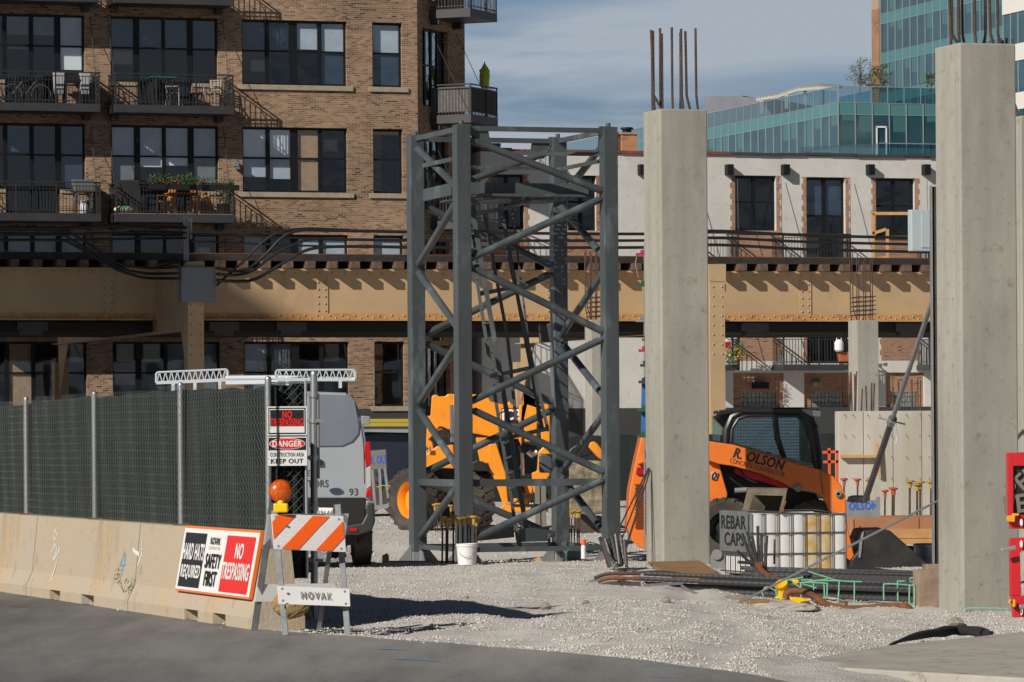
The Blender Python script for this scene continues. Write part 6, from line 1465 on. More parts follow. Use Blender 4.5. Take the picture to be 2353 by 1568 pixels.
wheel(van, Vector((xr - .6, vd + 4.2, .34)), (1, .13, 0), .34, .22, galvd, .6, 8)
mb = MB(); mb.box(xm - .8, xm + .8, vd + .1, vd + 4.8, .28, .62 * kz); mb.build('underbody', blackp, van, world=True)
rk_ = thing('ladder_rack', 'light grey ladder rack with two lattice rails on the van roof', 'roof rack', Matrix.Translation(P(590, 885, vd)))
rm = mat('grey_rack_paint', (.46, .50, .54), .45)
def lattice(u0, u1, v0, v1, h, d, n):
    mb = MB(); a, b = P(u0, v0, d), P(u1, v1, d); up = Vector((0, 0, h * d / FPX)); mb.bar(a, b, .03, .04); mb.tube([a, a + up * .8, a + up + (b - a) * .02], .014, 6); mb.tube([a + up + (b - a) * .02, b + up - (b - a) * .02], .014, 6); mb.tube([b + up - (b - a) * .02, b + up * .8, b], .014, 6)
    for i in range(n): p0 = a + (b - a) * ((i + .1) / n); p1 = a + (b - a) * ((i + .55) / n) + up; p2 = a + (b - a) * ((i + 1) / n); mb.bar(p0, p1, .012); mb.bar(p1, p2, .012)
    mb.build('rail', rm, rk_, world=True)
lattice(359, 524, 880, 873, 24, vd + 1.2, 12); lattice(634, 817, 873, 872, 22, vd + .3, 12)
mb = MB(); mb.tube([P(520, 869, vd + .9), P(640, 868, vd + .5), P(817, 873, vd + .3)], .03, 8); mb.bar(P(520, 879, vd + .9), P(640, 878, vd + .5), .03, .05); mb.build('cross_bar', rm, rk_, world=True)
for (u, v0, v1, d) in ((398, 882, 900, vd + 1.2), (448, 880, 898, vd + 1.2), (505, 877, 896, vd + 1.2), (782, 875, 892, vd + .3), (660, 876, 896, vd + .3)): mb = MB(); mb.bar(P(u, v0, d), P(u, v1, d), .04, .04, up=Vector((0, 1, 0))); mb.build('bracket', rm, rk_, world=True)
print('SEC van done')
# ================================================================ REBAR CAP TOTE
def Y(x, y, d): return P(x * .34182 + 1378.8, y * .34182 + 919.2, d)   # zoom frame of the loader area
Pt_ = Plane(P(1722, 1000, 48.5), TH)
tt = thing('cut_tote_bin', 'cut-down caged plastic tote with rebar caps lettering and yellow stains', 'tote', Pt_.M())
tw_, td = Pt_.a(1944, 1240), .95
z0, z1 = Pt_.z(1722, 1322) + .0, Pt_.z(1760, 1177)
tank = mat('milky_tank_plastic', (.76, .76, .74), .4, col2=(.70, .70, .68), scale=2); tanky = mat('yellow_stained_plastic', (.55, .33, .06), .5, col2=(.60, .52, .38), scale=4, lo=.4, hi=.6)
mb = MB(); mb2 = MB(); n = 7
for i in range(n):
    a, b = tw_ * i / n, tw_ * (i + 1) / n; m_ = mb2 if i in (4, 5) else mb
    for j in range(6):
        t0, t1 = j / 6, (j + 1) / 6; y0, y1 = .024 - .018 * math.sin(math.pi * t0) ** .5, .024 - .018 * math.sin(math.pi * t1) ** .5
        m_.quad((a + (b - a) * t0, y0, z0), (a + (b - a) * t1, y1, z0), (a + (b - a) * t1, y1, z1 - .02), (a + (b - a) * t0, y0, z1 - .02))
mb.box(.04, .05, .05, td - .05, z0, z1 - .02); mb.box(tw_ - .05, tw_ - .04, .05, td - .05, z0, z1 - .03); mb.box(.04, tw_ - .04, td - .06, td - .05, z0, z1 - .02)
mb.quad((.05, .06, z0 + .3), (tw_ - .05, .06, z0 + .3), (tw_ - .05, td - .05, z0 + .3), (.05, td - .05, z0 + .3)); mb.build('tank', tank, tt); mb2.build('tank', tanky, tt, label='yellow stained stretch of the tank wall')
mb = MB(); H_ = z1 - z0; tu = mat('cage_steel', (.10, .105, .11), .5, .4)
for z in (z0 + .03, z0 + H_ * .33, z0 + H_ * .66, z1):
    mb.tube([(0, 0, z), (tw_, 0, z - (.035 if z == z1 else 0)), (tw_, td, z), (0, td, z), (0, 0, z)], .009, 7)
for i in range(8): x = tw_ * i / 7; mb.tube([(x, -.006, z0), (x, -.006, z1 - .03 * i / 7)], .0075, 7)
for i in range(1, 6): y = td * i / 6; mb.tube([(-.0, y, z0), (0, y, z1)], .008, 7)
mb.build('cage', tu, tt)
mb = MB(); mb.box(-.02, -.015, .02, td - .02, z0 + H_ * .36, z1 + .01); mb.build('lettered_plate', mat('dull_plate', (.115, .125, .13), .6, col2=(.15, .16, .165), scale=6), tt)
# the plate folds round the corner, so its lettering reads on both faces
mb = MB(); mb.box(-.02, .0, -.02, -.014, z0 + H_ * .36, z1); mb.build('plate_fold', MATS['dull_plate'], tt)
lettering('REBAR', tt, blackp, Pt_.w(-.024, -.47, z0 + H_ * .83), Vector((-Pt_.n.x, -Pt_.n.y, 0)) * -1, ZV, W=.78, H=.15, bold=.03)
lettering('CAPS', tt, blackp, Pt_.w(-.024, -.45, z0 + H_ * .56), Vector((-Pt_.n.x, -Pt_.n.y, 0)) * -1, ZV, W=.62, H=.15, bold=.03)
# steel box lying in the tote
sx = thing('open_steel_box', 'rusty open steel form box lying tilted on the tote', 'steel box', Matrix.Translation(Y(1100, 690, 49)))
bm_ = mat('cement_crusted_steel', (.13, .105, .07), .8, col2=(.22, .19, .14), scale=6, bump=.4, bscale=30); bi = mat('crusted_inside', (.10, .08, .05), .9, col2=(.05, .04, .03), scale=5)
oq = [(955, 745), (995, 600), (1258, 602), (1232, 752)]; iq = [(1000, 742), (1030, 640), (1232, 645), (1205, 750)]
mb = MB()
for i in range(4):
    a, b = oq[i], oq[(i + 1) % 4]; c_, d_ = iq[(i + 1) % 4], iq[i]; mb.prism([Y(*a, 48.7), Y(*b, 48.7), Y(*c_, 48.7), Y(*d_, 48.7)], (0, .04, 0))
mb.prism([Y(995, 600, 48.72), Y(1258, 602, 48.72), Y(1262, 592, 49.1), Y(990, 588, 49.1)], (0, 0, -.01)); mb.build('box_rim', bm_, sx, world=True); mb = MB(); mb.prism([Y(*p, 49.0) for p in iq], (0, .02, 0)); mb.build('box_floor', bi, sx, world=True)
wsp_ = MB(); wsp_.bar(Y(1213, 760, 48.6), Y(1248, 680, 48.6), .05, .02); tag(wsp_.build('wood_scrap', rust), 'splintered brown wood scrap sticking up from the tote', 'wood scrap')
cl = MB(); a = Y(785, 1040, 48.2); cl.lathe([(.06, -.03), (.06, .03)], a, 14, Vector((0, -1, 0))); cl.box(a.x - .07, a.x + .09, a.y, a.y + .1, a.z - .16, a.z + .0); tag(cl.build('steel_hinge_bracket', galvd), 'round steel hinge bracket beside the tote foot', 'bracket')
# ================================================================ LUMBER, PIPES, HOPPER
lp = thing('lumber_stack', 'strapped stack of fresh lumber right of the loader bucket', 'lumber', Matrix.Translation(P(2060, 1260, 56.5)))
for (v0, v1, u0, mt, d) in ((1189, 1216, 1958, mat('reddish_ply', (.42, .21, .10), .8, col2=(.34, .16, .08), scale=3), 60.4), (1218, 1238, 1975, wood, 60.0), (1240, 1259, 1990, wood, 60.0)):
    n = 3 if d > 60.1 else 1
    for i in range(n):
        a = P(u0 - (40 if n == 1 else 0), v0 + (v1 - v0) * i / n, d); b = P(2215, v0 + (v1 - v0) * (i + 1) / n - 1, d); mb = MB(); mb.prism([Vector((a.x, d, b.z)), Vector((b.x, d + .3, b.z)), Vector((b.x, d + .3, a.z)), Vector((a.x, d, a.z))], (-.2, 1.0, 0)); mb.build('board', mt, lp, world=True)
mb = MB(); mb.bar(P(2112, 1190, 60.3), P(2112, 1216, 60.3), .012); mb.bar(P(1962, 1195, 60.3), P(1964, 1222, 60.3), .012); mb.build('strap', blackp, lp, world=True)
for i, v in enumerate((1262, 1268, 1276)):
    mb = MB(); mb.tube([P(2085, v - 3, 59.2 - i * .1), P(2210, v, 59.4 - i * .1)], .03, 10); tag(mb.build('black_pipe', mat('black_pipe', (.03, .03, .032), .5), smooth_=True), 'black pipe lying below the lumber stack', 'pipe', 'black pipes below the lumber')
bucket(2132, 1300, 57, .19, .30, 'galvanised grey bucket beside the loader scoop, half hidden by timber', galv)
hp = thing('lettered_steel_bin', 'small grey steel bin with blue lettering behind the loader arm', 'bin', Matrix.Translation(P(1985, 1190, 56)))
mb = MB(); mb.prism([P(1945, 1190, 58.5), P(2022, 1190, 58.5), P(2022, 1151, 58.5), P(1946, 1151, 58.5)], (0, .5, 0)); mb.bar(P(2018, 1190, 58.4), P(2018, 1142, 58.4), .05); mb.build('bin_body', galvd, hp, world=True)
lettering('OLSON', hp, mat('blue_letter', (.02, .12, .55), .5), P(1984, 1163, 58.496), Vector((1, 0, 0)), ZV, W=.40, H=.10, bold=.06)
mb = MB(); mb.ball(P(1972, 1147, 56.2), .16, .1, .05, 12, 6, .2, random.Random(1)); mb.build('plastic_sheet', mat('clear_plastic', (.55, .55, .52), .3), hp, world=True)
for (u, vt, cm, k) in ((1938, 1100, capr, .9), (1969, 1101, capr, 1), (1996, 1103, capr, 1), (2032, 1127, capr, 1), (2049, 1121, capr, 1), (2053, 1122, capr, 1)):
    capped(u, vt, 1230, 63, 'red capped bar standing before the pale concrete wall', 'red capped bars before the pale concrete wall', cm, 1.1)
for (u, vt) in ((2089, 1105), (2106, 1112), (2113, 1107), (2138, 1106), (2152, 1111)): capped(u, vt, 1230, 64, 'tall yellow capped bar standing before the pale concrete wall', 'tall yellow capped bars before the pale concrete wall', capm, 1.5)
orr = thing('orange_guard_rail', 'orange steel guard railing behind the loader cab', 'railing', Matrix.Translation(P(1905, 1160, 62)))
ofm = mat('orange_rail_paint', (.65, .09, .02), .5)
for (a, b) in (((1888, 1040), (1926, 1038)), ((1888, 1062), (1926, 1061)), ((1924, 1036), (1924, 1110)), ((1905, 1030), (1906, 1105))): mb = MB(); mb.bar(P(*a, 62), P(*b, 62), .04, .04, up=Vector((0, 1, 0))); mb.build('rail_bar', ofm, orr, world=True)
# clamps / shoring frame beside the left edge of the middle column
sh = thing('shoring_frame', 'stored shoring frame with blue post and coloured clamps showing left of the middle column', 'formwork', Matrix.Translation(P(1480, 1280, 53.5)))
mb = MB(); mb.bar(P(1478, 1000, 53.2), P(1480, 870, 53.2), .06, .05, up=Vector((0, 1, 0))); mb.build('blue_post', mat('blue_paint', (.025, .13, .34), .5), sh, world=True)
mb = MB(); mb.bar(P(1481, 1270, 53.4), P(1481, 560, 53.4), .02, .02, up=Vector((0, 1, 0))); mb.build('upright', galvd, sh, world=True)
for (v, mt, w__) in ((585, 'magenta_paint', 24), (656, 'green_paint', 22), (737, 'galv', 24), (781, 'rust', 10), (806, 'magenta_paint', 18), (840, 'grey', 14), (878, 'grey', 18), (942, 'green_paint', 20), (1003, 'green_paint', 22)):
    m__ = {'magenta_paint': lambda: mat('magenta_paint', (.32, .03, .10), .5), 'green_paint': lambda: mat('green_paint', (.02, .085, .045), .5), 'galv': lambda: galvd, 'rust': lambda: rust, 'grey': lambda: slabm}[mt]()
    mb = MB(); a = P(1485 - w__, v, 53.1); b = P(1488, v, 53.1); mb.bar(a, b, .05, .035); mb.bar(a + (b - a) * .4 + ZV * .03, b + ZV * .05, .05, .04); mb.build('clamp', m__, sh, world=True)
mb = MB(); mb.tube([P(1474, 578, 53.1), P(1464, 588, 53.1), P(1460, 605, 53.1), P(1464, 625, 53.1), P(1467, 638, 53.1)], .009, 6); mb.build('chain', woodg, sh, world=True)
# electrical panel board on the viaduct, right
eb = thing('electrical_panel', 'pale blue-grey electrical cabinet with open door left of the thick column', 'cabinet', EP.M(EP.a(2110, 530, 4.5), 4.5, 0))
ae = EP.a(2110, 530, 4.5); mb = MB(); xa, xb = EP.a(2095, 530, 4.5) - ae, EP.a(2152, 530, 4.5) - ae; za_, zb_ = EP.z(2110, 577, 4.5), EP.z(2110, 482, 4.5); pbm = mat('pale_cabinet', (.40, .47, .50), .5)
mb.box(xa, xb, 0, .3, za_, zb_); mb.build('cabinet_body', pbm, eb, bevel=.02); mb = MB(); mb.box(xa + .3, xb - .02, -.03, -.005, za_ + .1, zb_ - .1); mb.build('door', pbm, eb, bevel=.01)
wf = thing('bracing_timber', 'pale lumber bracing frame before the third window of the white building', 'timber frame', Matrix.Translation(P(2030, 600, 140)))
for a, b in (((2005, 491), (2100, 491)), ((2006, 491), (2006, 600)), ((2039, 527), (2039, 600)), ((2005, 537), (2036, 527)), ((2005, 597), (2036, 592))): mb = MB(); mb.bar(P(*a, 140), P(*b, 140), .1, .1, up=Vector((0, 1, 0))); mb.build('beam', wood, wf, world=True)
# ================================================================ FOREGROUND REBAR
ribm = mat('dark_ribbed_rebar', (.085, .088, .094), .5, .35, col2=(.12, .075, .055), scale=3, lo=.5, hi=.75)
rr = random.Random(12)
def rbar(pts, r, label, grp, mt=ribm, n=7, cap=None):
    """pts in pixel+depth, densified and ribbed"""
    q = cat(pts, 6) if len(pts) > 2 else pts
    mb = MB(); rib(mb, [P(*p) for p in q], r, n); o = mb.build('rebar', mt); return tag(o, label, 'rebar', grp)
front = [(1470, 1318, 2160, 1347, 0), (1448, 1329, 2158, 1359, 1.6), (1470, 1341, 2158, 1371, .6), (1490, 1354, 2157, 1384, 2.0), (1600, 1328, 2158, 1352, -3), (1600, 1340, 2158, 1366, -3.5), (1560, 1350, 2156, 1378, -3)]
for i, (u0, v0, u1, v1, k_) in enumerate(front):
    d = 45.6 - k_ * .09; rbar([(u0, v0, d), ((u0 + u1) / 2, (v0 + v1) / 2 + rr.uniform(-1.5, 1.5), d), (u1, v1 - 2, d + .1)], .026, 'long dark ribbed bar in the near bundle lying across the gravel', 'long bars of the near rebar bundle')
back = [(1700, 1305, 2116, 1316), (1705, 1310, 2116, 1322), (1700, 1318, 2118, 1330), (1720, 1322, 2118, 1334), (1690, 1328, 2116, 1338)]
for i, (u0, v0, u1, v1) in enumerate(back):
    d = 47.3 - i * .08; rbar([(u0, v0, d), ((u0 + u1) / 2, (v0 + v1) / 2 + rr.uniform(-1, 1), d), (u1, v1, d + .1)], .0235, 'long dark bar of the far bundle in front of the tote', 'long bars of the far rebar bundle')
# hooked rusty ends on the left
for i in range(4):
    v = 1318 + i * 11; d = 45.3 - i * .1
    rbar([(1364 + (i % 2) * 8, v + 12 - i, d), (1384 + i * 2, v + 4 - i * .5, d), (1412, v, d), (1472, v + 1, d)], .021, 'rusty bent bar end fanning left out of the near rebar bundle', 'bent rusty ends of the near bundle', (rebarr, rust, ribm)[i % 3])
for i in range(7):
    u = 1416 + (i % 2) * 14 + (i // 2) * 8; v = 1334 + i * 4.6; rbar([(u, v, 44.9), (u + 42, v + 9, 44.9)], .022, 'short sawn bar end at the left tip of the near rebar bundle', 'sawn bar ends of the near bundle', ribm if i % 2 else rebarr)
# stubs fanning upward
for i, (u0, v0, u1, v1, lo_) in enumerate(((1731, 1298, 1705, 1226, 0), (1738, 1300, 1717, 1222, 0), (1742, 1298, 1728, 1232, 0), (1745, 1292, 1741, 1210, 1), (1752, 1300, 1750, 1226, 1), (1760, 1316, 1762, 1232, 1), (1735, 1300, 1696, 1292, 0), (1730, 1302, 1694, 1266, 0))):
    rbar([(1775 if lo_ else 1765, 1334 - i, 46.4), (u0 + 18, v0 + 22, 46.4), (u0, v0 - 2, 46.4), (u1, v1, 46.3)], .0185, 'bent bar curving up from the rust-red cluster before the tote', 'upright bent bars before the tote', rust if False else ribm)
for i in range(4): rbar([(1790 + i * 4, 1334, 46.3), (1760 + i * 3, 1322, 46.3), (1742 + i * 2, 1304, 46.3), (1738 + i * 5, 1292, 46.3)], .02, 'rust-red bend at the foot of the upright bars', 'rust red bends before the tote', rust)
rbar([(1779, 1300, 46.6), (1780, 1240, 46.6)], .012, 'single thin brown bar standing before the tote', 'single bars near the tote', rebarr)
for i in range(9):
    u0 = 1400 + i * 5; u1 = 1380 + i * 6.5 + rr.uniform(-3, 3); rbar([(u0, 1305, 49.6 - (i % 3) * .08), (u1, 1234 + rr.uniform(-6, 8), 49.6)], .022, 'short thick rusty bar in the sheaf at the right mast foot', 'sheaf of short bars at the right mast foot', ribm if i % 3 else rebarr)
rbar([(1424, 1308, 49.4), (1395, 1272, 49.4)], .02, 'short bar leaning left out of the sheaf', 'sheaf of short bars at the right mast foot'); rbar([(1405, 1312, 49.4), (1418, 1292, 49.4)], .02, 'small bar stub below the sheaf', 'sheaf of short bars at the right mast foot')
for (u0, v0, u1, v1) in ((1410, 1240, 1490, 1076), (1420, 1262, 1492, 1076), (1437, 1268, 1494, 1080), (1425, 1300, 1488, 1100)):
    rbar([(u0, v0, 51.4), (u1, v1, 51.95)], .011, 'thin bar leaning against the left side of the middle column', 'thin bars leaning on the middle column', rebarm, 5)
# green epoxy stirrups
ge = mat('green_epoxy', (.16, .42, .27), .45, col2=(.22, .50, .33), scale=30)
def E(x, y, d=44.6): return (x * .36523 + 1493.7, y * .36523 + 1292.6, d)
GS = [[(1472, 262), (1470, 150), (1482, 136), (1560, 138), (1678, 148)], [(1560, 258), (1558, 130), (1570, 118), (1690, 124), (1815, 134)], [(1632, 318), (1632, 160), (1640, 145)], [(1662, 318), (1662, 150), (1652, 142)],
      [(1636, 116), (1636, 104), (1650, 98), (1800, 132), (1810, 140), (1808, 320)], [(1720, 318), (1718, 150), (1712, 140)], [(1730, 318), (1732, 220), (1745, 200), (1828, 196)], [(1740, 145), (1830, 138)],
      [(990, 55), (1100, 90), (1190, 116), (1330, 122)], [(1284, 262), (1286, 132), (1276, 120)], [(1182, 262), (1190, 130), (1180, 116), (1030, 118)], [(1112, 238), (1115, 145), (1105, 132), (950, 126)], [(1098, 236), (1096, 150), (1090, 140)], [(980, 92), (870, 110), (800, 125), (795, 210)],
      [(870, 108), (1048, 162)], [(952, 262), (950, 140), (960, 128), (1120, 106)], [(1030, 190), (1028, 130), (1018, 112), (950, 112)], [(720, 225), (705, 190), (715, 170), (740, 155), (795, 182)], [(870, 235), (1010, 262)], [(880, 118), (950, 160)]]
for i, g_ in enumerate(GS):
    pts = [E(x, y, 44.7 - (i % 4) * .12) for x, y in g_]; mb = MB(); rib(mb, [P(*p) for p in (cat(pts, 3) if len(pts) > 2 else pts)], .0085, 6)
    tag(mb.build('green_stirrup', ge), 'mint green coated stirrup ' + ('before the weathered timber' if g_[0][0] > 1400 else 'beside the yellow plastic and rusty pipe'), 'rebar', 'mint green stirrups, right group' if g_[0][0] > 1400 else 'mint green stirrups, left group')
mb = MB(); rib(mb, [P(*p) for p in cat([(2215, 1412, 42.6), (2218, 1403, 42.6), (2228, 1398, 42.6), (2316, 1399, 42.6)], 5)], .009, 6); tag(mb.build('green_stirrup', ge), 'single mint green bar bent low at the foot of the thick column', 'rebar')
# rusty hose, yellow plastic
pts = [E(x, y, 44.0) for x, y in ((852, 228), (858, 200), (880, 186), (930, 180), (985, 190), (1040, 218), (1090, 255), (1160, 280), (1250, 292), (1340, 290), (1440, 282), (1530, 275), (1590, 278), (1625, 296), (1632, 312))]
mb = MB(); q = [P(*p) for p in cat(pts, 4)]; n = len(q); mb.tube(q, [.036 if i < n - 9 else .05 for i in range(n)], 14); tag(mb.build('rusty_pipe', rust, smooth_=True), 'bent rusty pump pipe lying in front of the rebar', 'pipe')
yp = thing('yellow_plastic_cone', 'crumpled yellow plastic guard lying behind the rusty pipe', 'plastic guard', Matrix.Translation(P(*E(880, 240))))
ypm = mat('bright_yellow_plastic', (.85, .50, .005), .35); mb = MB(); ax = Vector((-.35, -.5, .75)).normalized(); c = P(*E(840, 175, 44.3))
mb.lathe([(.085, -.05), (.065, 0), (.055, .04), (.075, .09), (.072, .09), (.05, .04), (.03, 0)], c, 18, ax, caps=False); mb.build('cup', ypm, yp, world=True)
mb = MB(); mb.prism([P(*E(x, y, 44.2)) for x, y in ((880, 218), (950, 222), (1008, 240), (1005, 262), (940, 262), (885, 240))], (0, .12, 0)); mb.prism([P(*E(x, y, 44.3)) for x, y in ((783, 222), (860, 190), (870, 196), (800, 232))], (0, .12, 0)); mb.prism([P(*E(x, y, 44.35)) for x, y in ((895, 108), (930, 108), (942, 120), (925, 138), (900, 128))], (0, .06, 0)); mb.build('flap', ypm, yp, world=True, bevel=.01)
# timber, board, concrete lumps
def block(u0, v0, u1, v1, d, dep, label, mt=woodg, nm='timber_block', g_='weathered timbers round the rebar'):
    a, b = P(u0, v1, d), P(u1, v0, d); mb = MB(); mb.box(0, b.x - a.x, 0, dep, 0, b.z - a.z); o = mb.build(nm, mt, bevel=.008); o.matrix_world = Matrix.Translation(a) @ Matrix.Rotation(R(6), 4, 'Z'); return tag(o, label, 'timber', g_)
block(2111, 1310, 2176, 1408, 44.2, .3, 'big weathered timber block left of the thick column'); block(2130, 1297, 2180, 1313, 44.4, .25, 'smaller timber lying on top of the big block')
block(1665, 1370, 1722, 1389, 44.1, .2, 'left end of the low timber under the rod'); block(1722, 1378, 1768, 1398, 43.8, .2, 'short brown timber offcut in front of the rod foot', ply)
mb = MB(); mb.prism([P(1680, 1370, 44.5), P(1790, 1384, 44.5), P(1790, 1390, 44.5), P(1680, 1384, 44.5)], (0, .2, 0)); tag(mb.build('timber_plank', woodg), 'low weathered plank running right under the rod', 'timber', 'weathered timbers round the rebar')
mb = MB(); tp = [P(1489, 1291, 50.5), P(1607, 1288, 50.5), P(1672, 1328, 47.4), P(1545, 1328, 47.4)]; mb.prism(tp, (0, 0, -.03)); tag(mb.build('plywood_sheet', ply), 'brown plywood sheet leaning down in front of the middle column', 'plywood')
for (u, v, rx, rz, lb) in ((1585, 1372, .22, .06, 'low lump of dried concrete under the left of the near bundle'), (1800, 1392, .38, .055, 'flat dried concrete crust beside the short timber'), (1890, 1388, .28, .07, 'grey dried concrete lump under the rusty pipe')):
    q = G(u, v + 6); mb = MB(); mb.ball((0, 0, .01), rx, rx * .5, rz, 26, 10, .12, random.Random(u)); o = mb.build('concrete_lump', concl); o.location = (q.x, q.y + .2, gz(q.x, q.y)); tag(o, lb, 'concrete lump')
stp = mat('grey_steel_strap', (.20, .21, .23), .4, .5)
for i, pts in enumerate([[(1355, 1337, 46), (1420, 1322, 45.8), (1500, 1314, 46), (1560, 1318, 46.3)], [(1340, 1353, 44.8), (1420, 1358, 44.8), (1500, 1366, 44.6), (1560, 1372, 44.5)], [(1565, 1345, 44.6), (1590, 1360, 44.5), (1640, 1378, 44.3), (1690, 1390, 44)], [(1478, 1346, 44.9), (1520, 1343, 44.9), (1568, 1341, 44.9)], [(1500, 1372, 44.4), (1580, 1380, 44.3), (1660, 1392, 44)]]):
    q = [P(*p) for p in cat(pts, 5)]; mb = MB()
    for a, b in zip(q, q[1:]): mb.bar(a, b, .004, .028)
    tag(mb.build('steel_strap', stp), ['grey strap arching over the bent rusty bar ends', 'grey strap on the gravel left of the near bundle', 'curled grey strap running to the rod foot', 'short straight grey strap on the near bundle', 'flat grey strap lowest in front of the near bundle'][i], 'strap')
# silt sock
mb = MB(); pts = [(2043, 1499, 37.2), (2062, 1493, 37.3), (2110, 1484, 37.5), (2160, 1478, 37.8), (2180, 1475, 37.8), (2205, 1473, 37.9), (2240, 1476, 38), (2262, 1481, 38), (2270, 1479, 38.1), (2279, 1480, 38.1)]
q = []
for (u, v, d) in cat(pts, 4): a = G(u, v + 7); q.append(Vector((a.x, a.y, max(gz(a.x, a.y), -.14) + .02)))
n = len(q); rad = []
for i in range(n): q[i].z -= .022 * (1 - smooth(i / n / .35))
for i in range(n):
    t = i / (n - 1); r = .010 + .036 * smooth(t / .4) - .008 * math.exp(-((t - .52) / .03) ** 2) + .004 * math.sin(t * 37) if t < .80 else .046 - .036 * (t - .80) / .10 if t < .90 else .018
    rad.append(max(.008, r))
mb.tube(q, rad, 12); tag(mb.build('silt_sock', mat('black_sock_fabric', (.012, .012, .014), .8, col2=(.022, .022, .024), scale=25, bump=.5, bscale=60)), 'black filled silt sock lying at the sidewalk edge', 'silt sock')
mb = MB(); mb.tube([P(2296, 1484, 38.2), P(2330, 1480, 38.4), P(2380, 1477, 38.6)], [.006, .012, .02], 8); tag(mb.build('silt_sock', MATS['black_sock_fabric']), 'flat end of another black sock at the right edge', 'silt sock')
mb = MB(); mb.tube([P(*p) for p in cat([(1565, 1519, 31.6), (1590, 1522, 31.6), (1620, 1526, 31.5), (1650, 1524, 31.5), (1660, 1527, 31.5)], 4)], .008, 5); tag(mb.build('twig', mat('brown_twig', (.20, .09, .04), .8)), 'brown twig lying at the gravel edge', 'twig')
# ================================================================ RED FORM PANELS (right edge)
def Z2(x, y, d=41.0): return P(x * .41403 + 2010.8, y * .41403 + 919.2, d)
for idx, (yy0, yy1, lb) in enumerate(((293, 718, 'upper red column form panel with black plywood face at the right edge'), (765, 1207, 'lower red column form panel standing on the gravel at the right edge'))):
    o = thing('red_form_panel', lb, 'formwork', Matrix.Translation(Z2(760, yy1)), 'red column forms at the right edge')
    def rp(name, pts, mt=redp, d=41.0, dep=.12, bv=.006): mb = MB(); mb.prism([Z2(x, y, d) for x, y in pts], (0, dep, 0)); return mb.build(name, mt, o, world=True, bevel=bv)
    if idx == 0:
        rp('stile', [(735, 293), (768, 293), (768, 640), (752, 716), (735, 610)]); rp('top_rail', [(768, 293), (960, 285), (960, 365), (768, 367)]); rp('bottom_rail', [(752, 640), (960, 640), (960, 718), (752, 716)], d=40.98)
        rp('plywood_face', [(766, 360), (960, 360), (960, 645), (766, 645)], blackp, 41.05, .03)
        ink = mat('worn_print', (.16, .15, .11), .7); lettering('PERI', o, ink, Z2(835, 570, 41.03), Vector((.97, 0, .12)), Vector((-.1, 0, 1)), W=.42, H=.17, bold=.04); lettering('PERI', o, ink, Z2(830, 440, 41.03), Vector((.7, 0, .6)), Vector((-.6, 0, .7)), W=.42, H=.17, bold=.04)
        rp('clamp', [(733, 645), (765, 640), (765, 630), (800, 630), (800, 642), (778, 645), (776, 678), (735, 676)], mat('amber_steel_paint', (.75, .33, .01), .4), 40.9, .08)
    else:
        rp('stile', [(750, 767), (812, 767), (812, 840), (804, 850), (812, 1085), (752, 1090)]); rp('top_rail', [(812, 765), (960, 765), (960, 840), (812, 840)], d=40.98); rp('bottom_rail', [(765, 1110), (752, 1090), (960, 1085), (960, 1207), (765, 1207)], d=40.96)
        rp('inner_post', [(868, 840), (960, 840), (960, 1090), (868, 1090)], blackp, 41.05, .03)
        rp('lever', [(700, 826), (780, 808), (785, 830), (704, 846)], galv, 40.85, .03); rp('clamp', [(742, 1110), (757, 1108), (757, 1125), (768, 1120), (768, 1106), (780, 1110), (780, 1150), (766, 1152), (764, 1132), (742, 1132)], mat('amber_steel_paint', (.75, .33, .01), .4), 40.85, .06)
        rp('lever', [(800, 1138), (900, 1130), (900, 1158), (803, 1160)], galv, 40.85, .03)
    for y in ((680,) if idx == 0 else (800, 1175)):
        q = Z2(812, y, 40.94); mb = MB(); mb.prism([q + Vector((.014 * math.cos(i * .5236), 0, .036 * math.sin(i * .5236))) for i in range(12)], (0, .03, 0)); mb.build('slot', white, o, world=True)
print('SEC rebar done')
# ================================================================ BACKGROUND SCREEN FENCE, TRUCK, HOPPER
Pb = Plane(P(1400, 1000, 92), 8)
bf = thing('screened_fence', 'long dark green screened fence behind the machines', 'fence', Pb.M())
x0, x1 = Pb.a(560), Pb.a(2900); zt_ = Pb.z(1500, 1001)
scm = mat('black_green_screen', (.006, .010, .009), .9, col2=(.012, .018, .016), scale=2); mb = MB(); N_ = 160
for i in range(N_): a, b = x0 + (x1 - x0) * i / N_, x0 + (x1 - x0) * (i + 1) / N_; mb.quad((a, .008 * (i % 2), .15), (b, .008 * ((i + 1) % 2), .15), (b, .008 * ((i + 1) % 2), zt_ + .02 * math.sin(i)), (a, .008 * (i % 2), zt_ + .02 * math.sin(i - 1)))
mb.build('screen_cloth', scm, bf)
x = x0
while x < x1: mb = MB(); mb.tube([(x, .06, 0), (x, .06, zt_ + .05)], .03, 8); mb.build('post', galvd, bf); x += 3.0
tk = thing('dark_truck', 'dark blue truck with a yellow ladder on top, behind the van', 'truck', Matrix.Translation(P(890, 1170, 84)))
mb = MB(); mb.prism([P(800, 1150, 84), P(955, 1150, 84), P(955, 992, 84), P(870, 990, 84), P(800, 1000, 84)], (0, 1.9, 0)); mb.build('truck_body', mat('dark_navy_paint', (.012, .015, .03), .3), tk, world=True, bevel=.06)
mb = MB(); mb.bar(P(800, 985, 83.8), P(955, 988, 83.8), .1, .12); mb.build('rack_beam', galvd, tk, world=True)
for (u, v) in ((858, 981), (905, 981), (930, 982)): mb = MB(); mb.bar(P(u, v + 6, 83.8), P(u, v - 14, 83.8), .05, .05, up=Vector((0, 1, 0))); mb.build('rack_upright', galvd, tk, world=True)
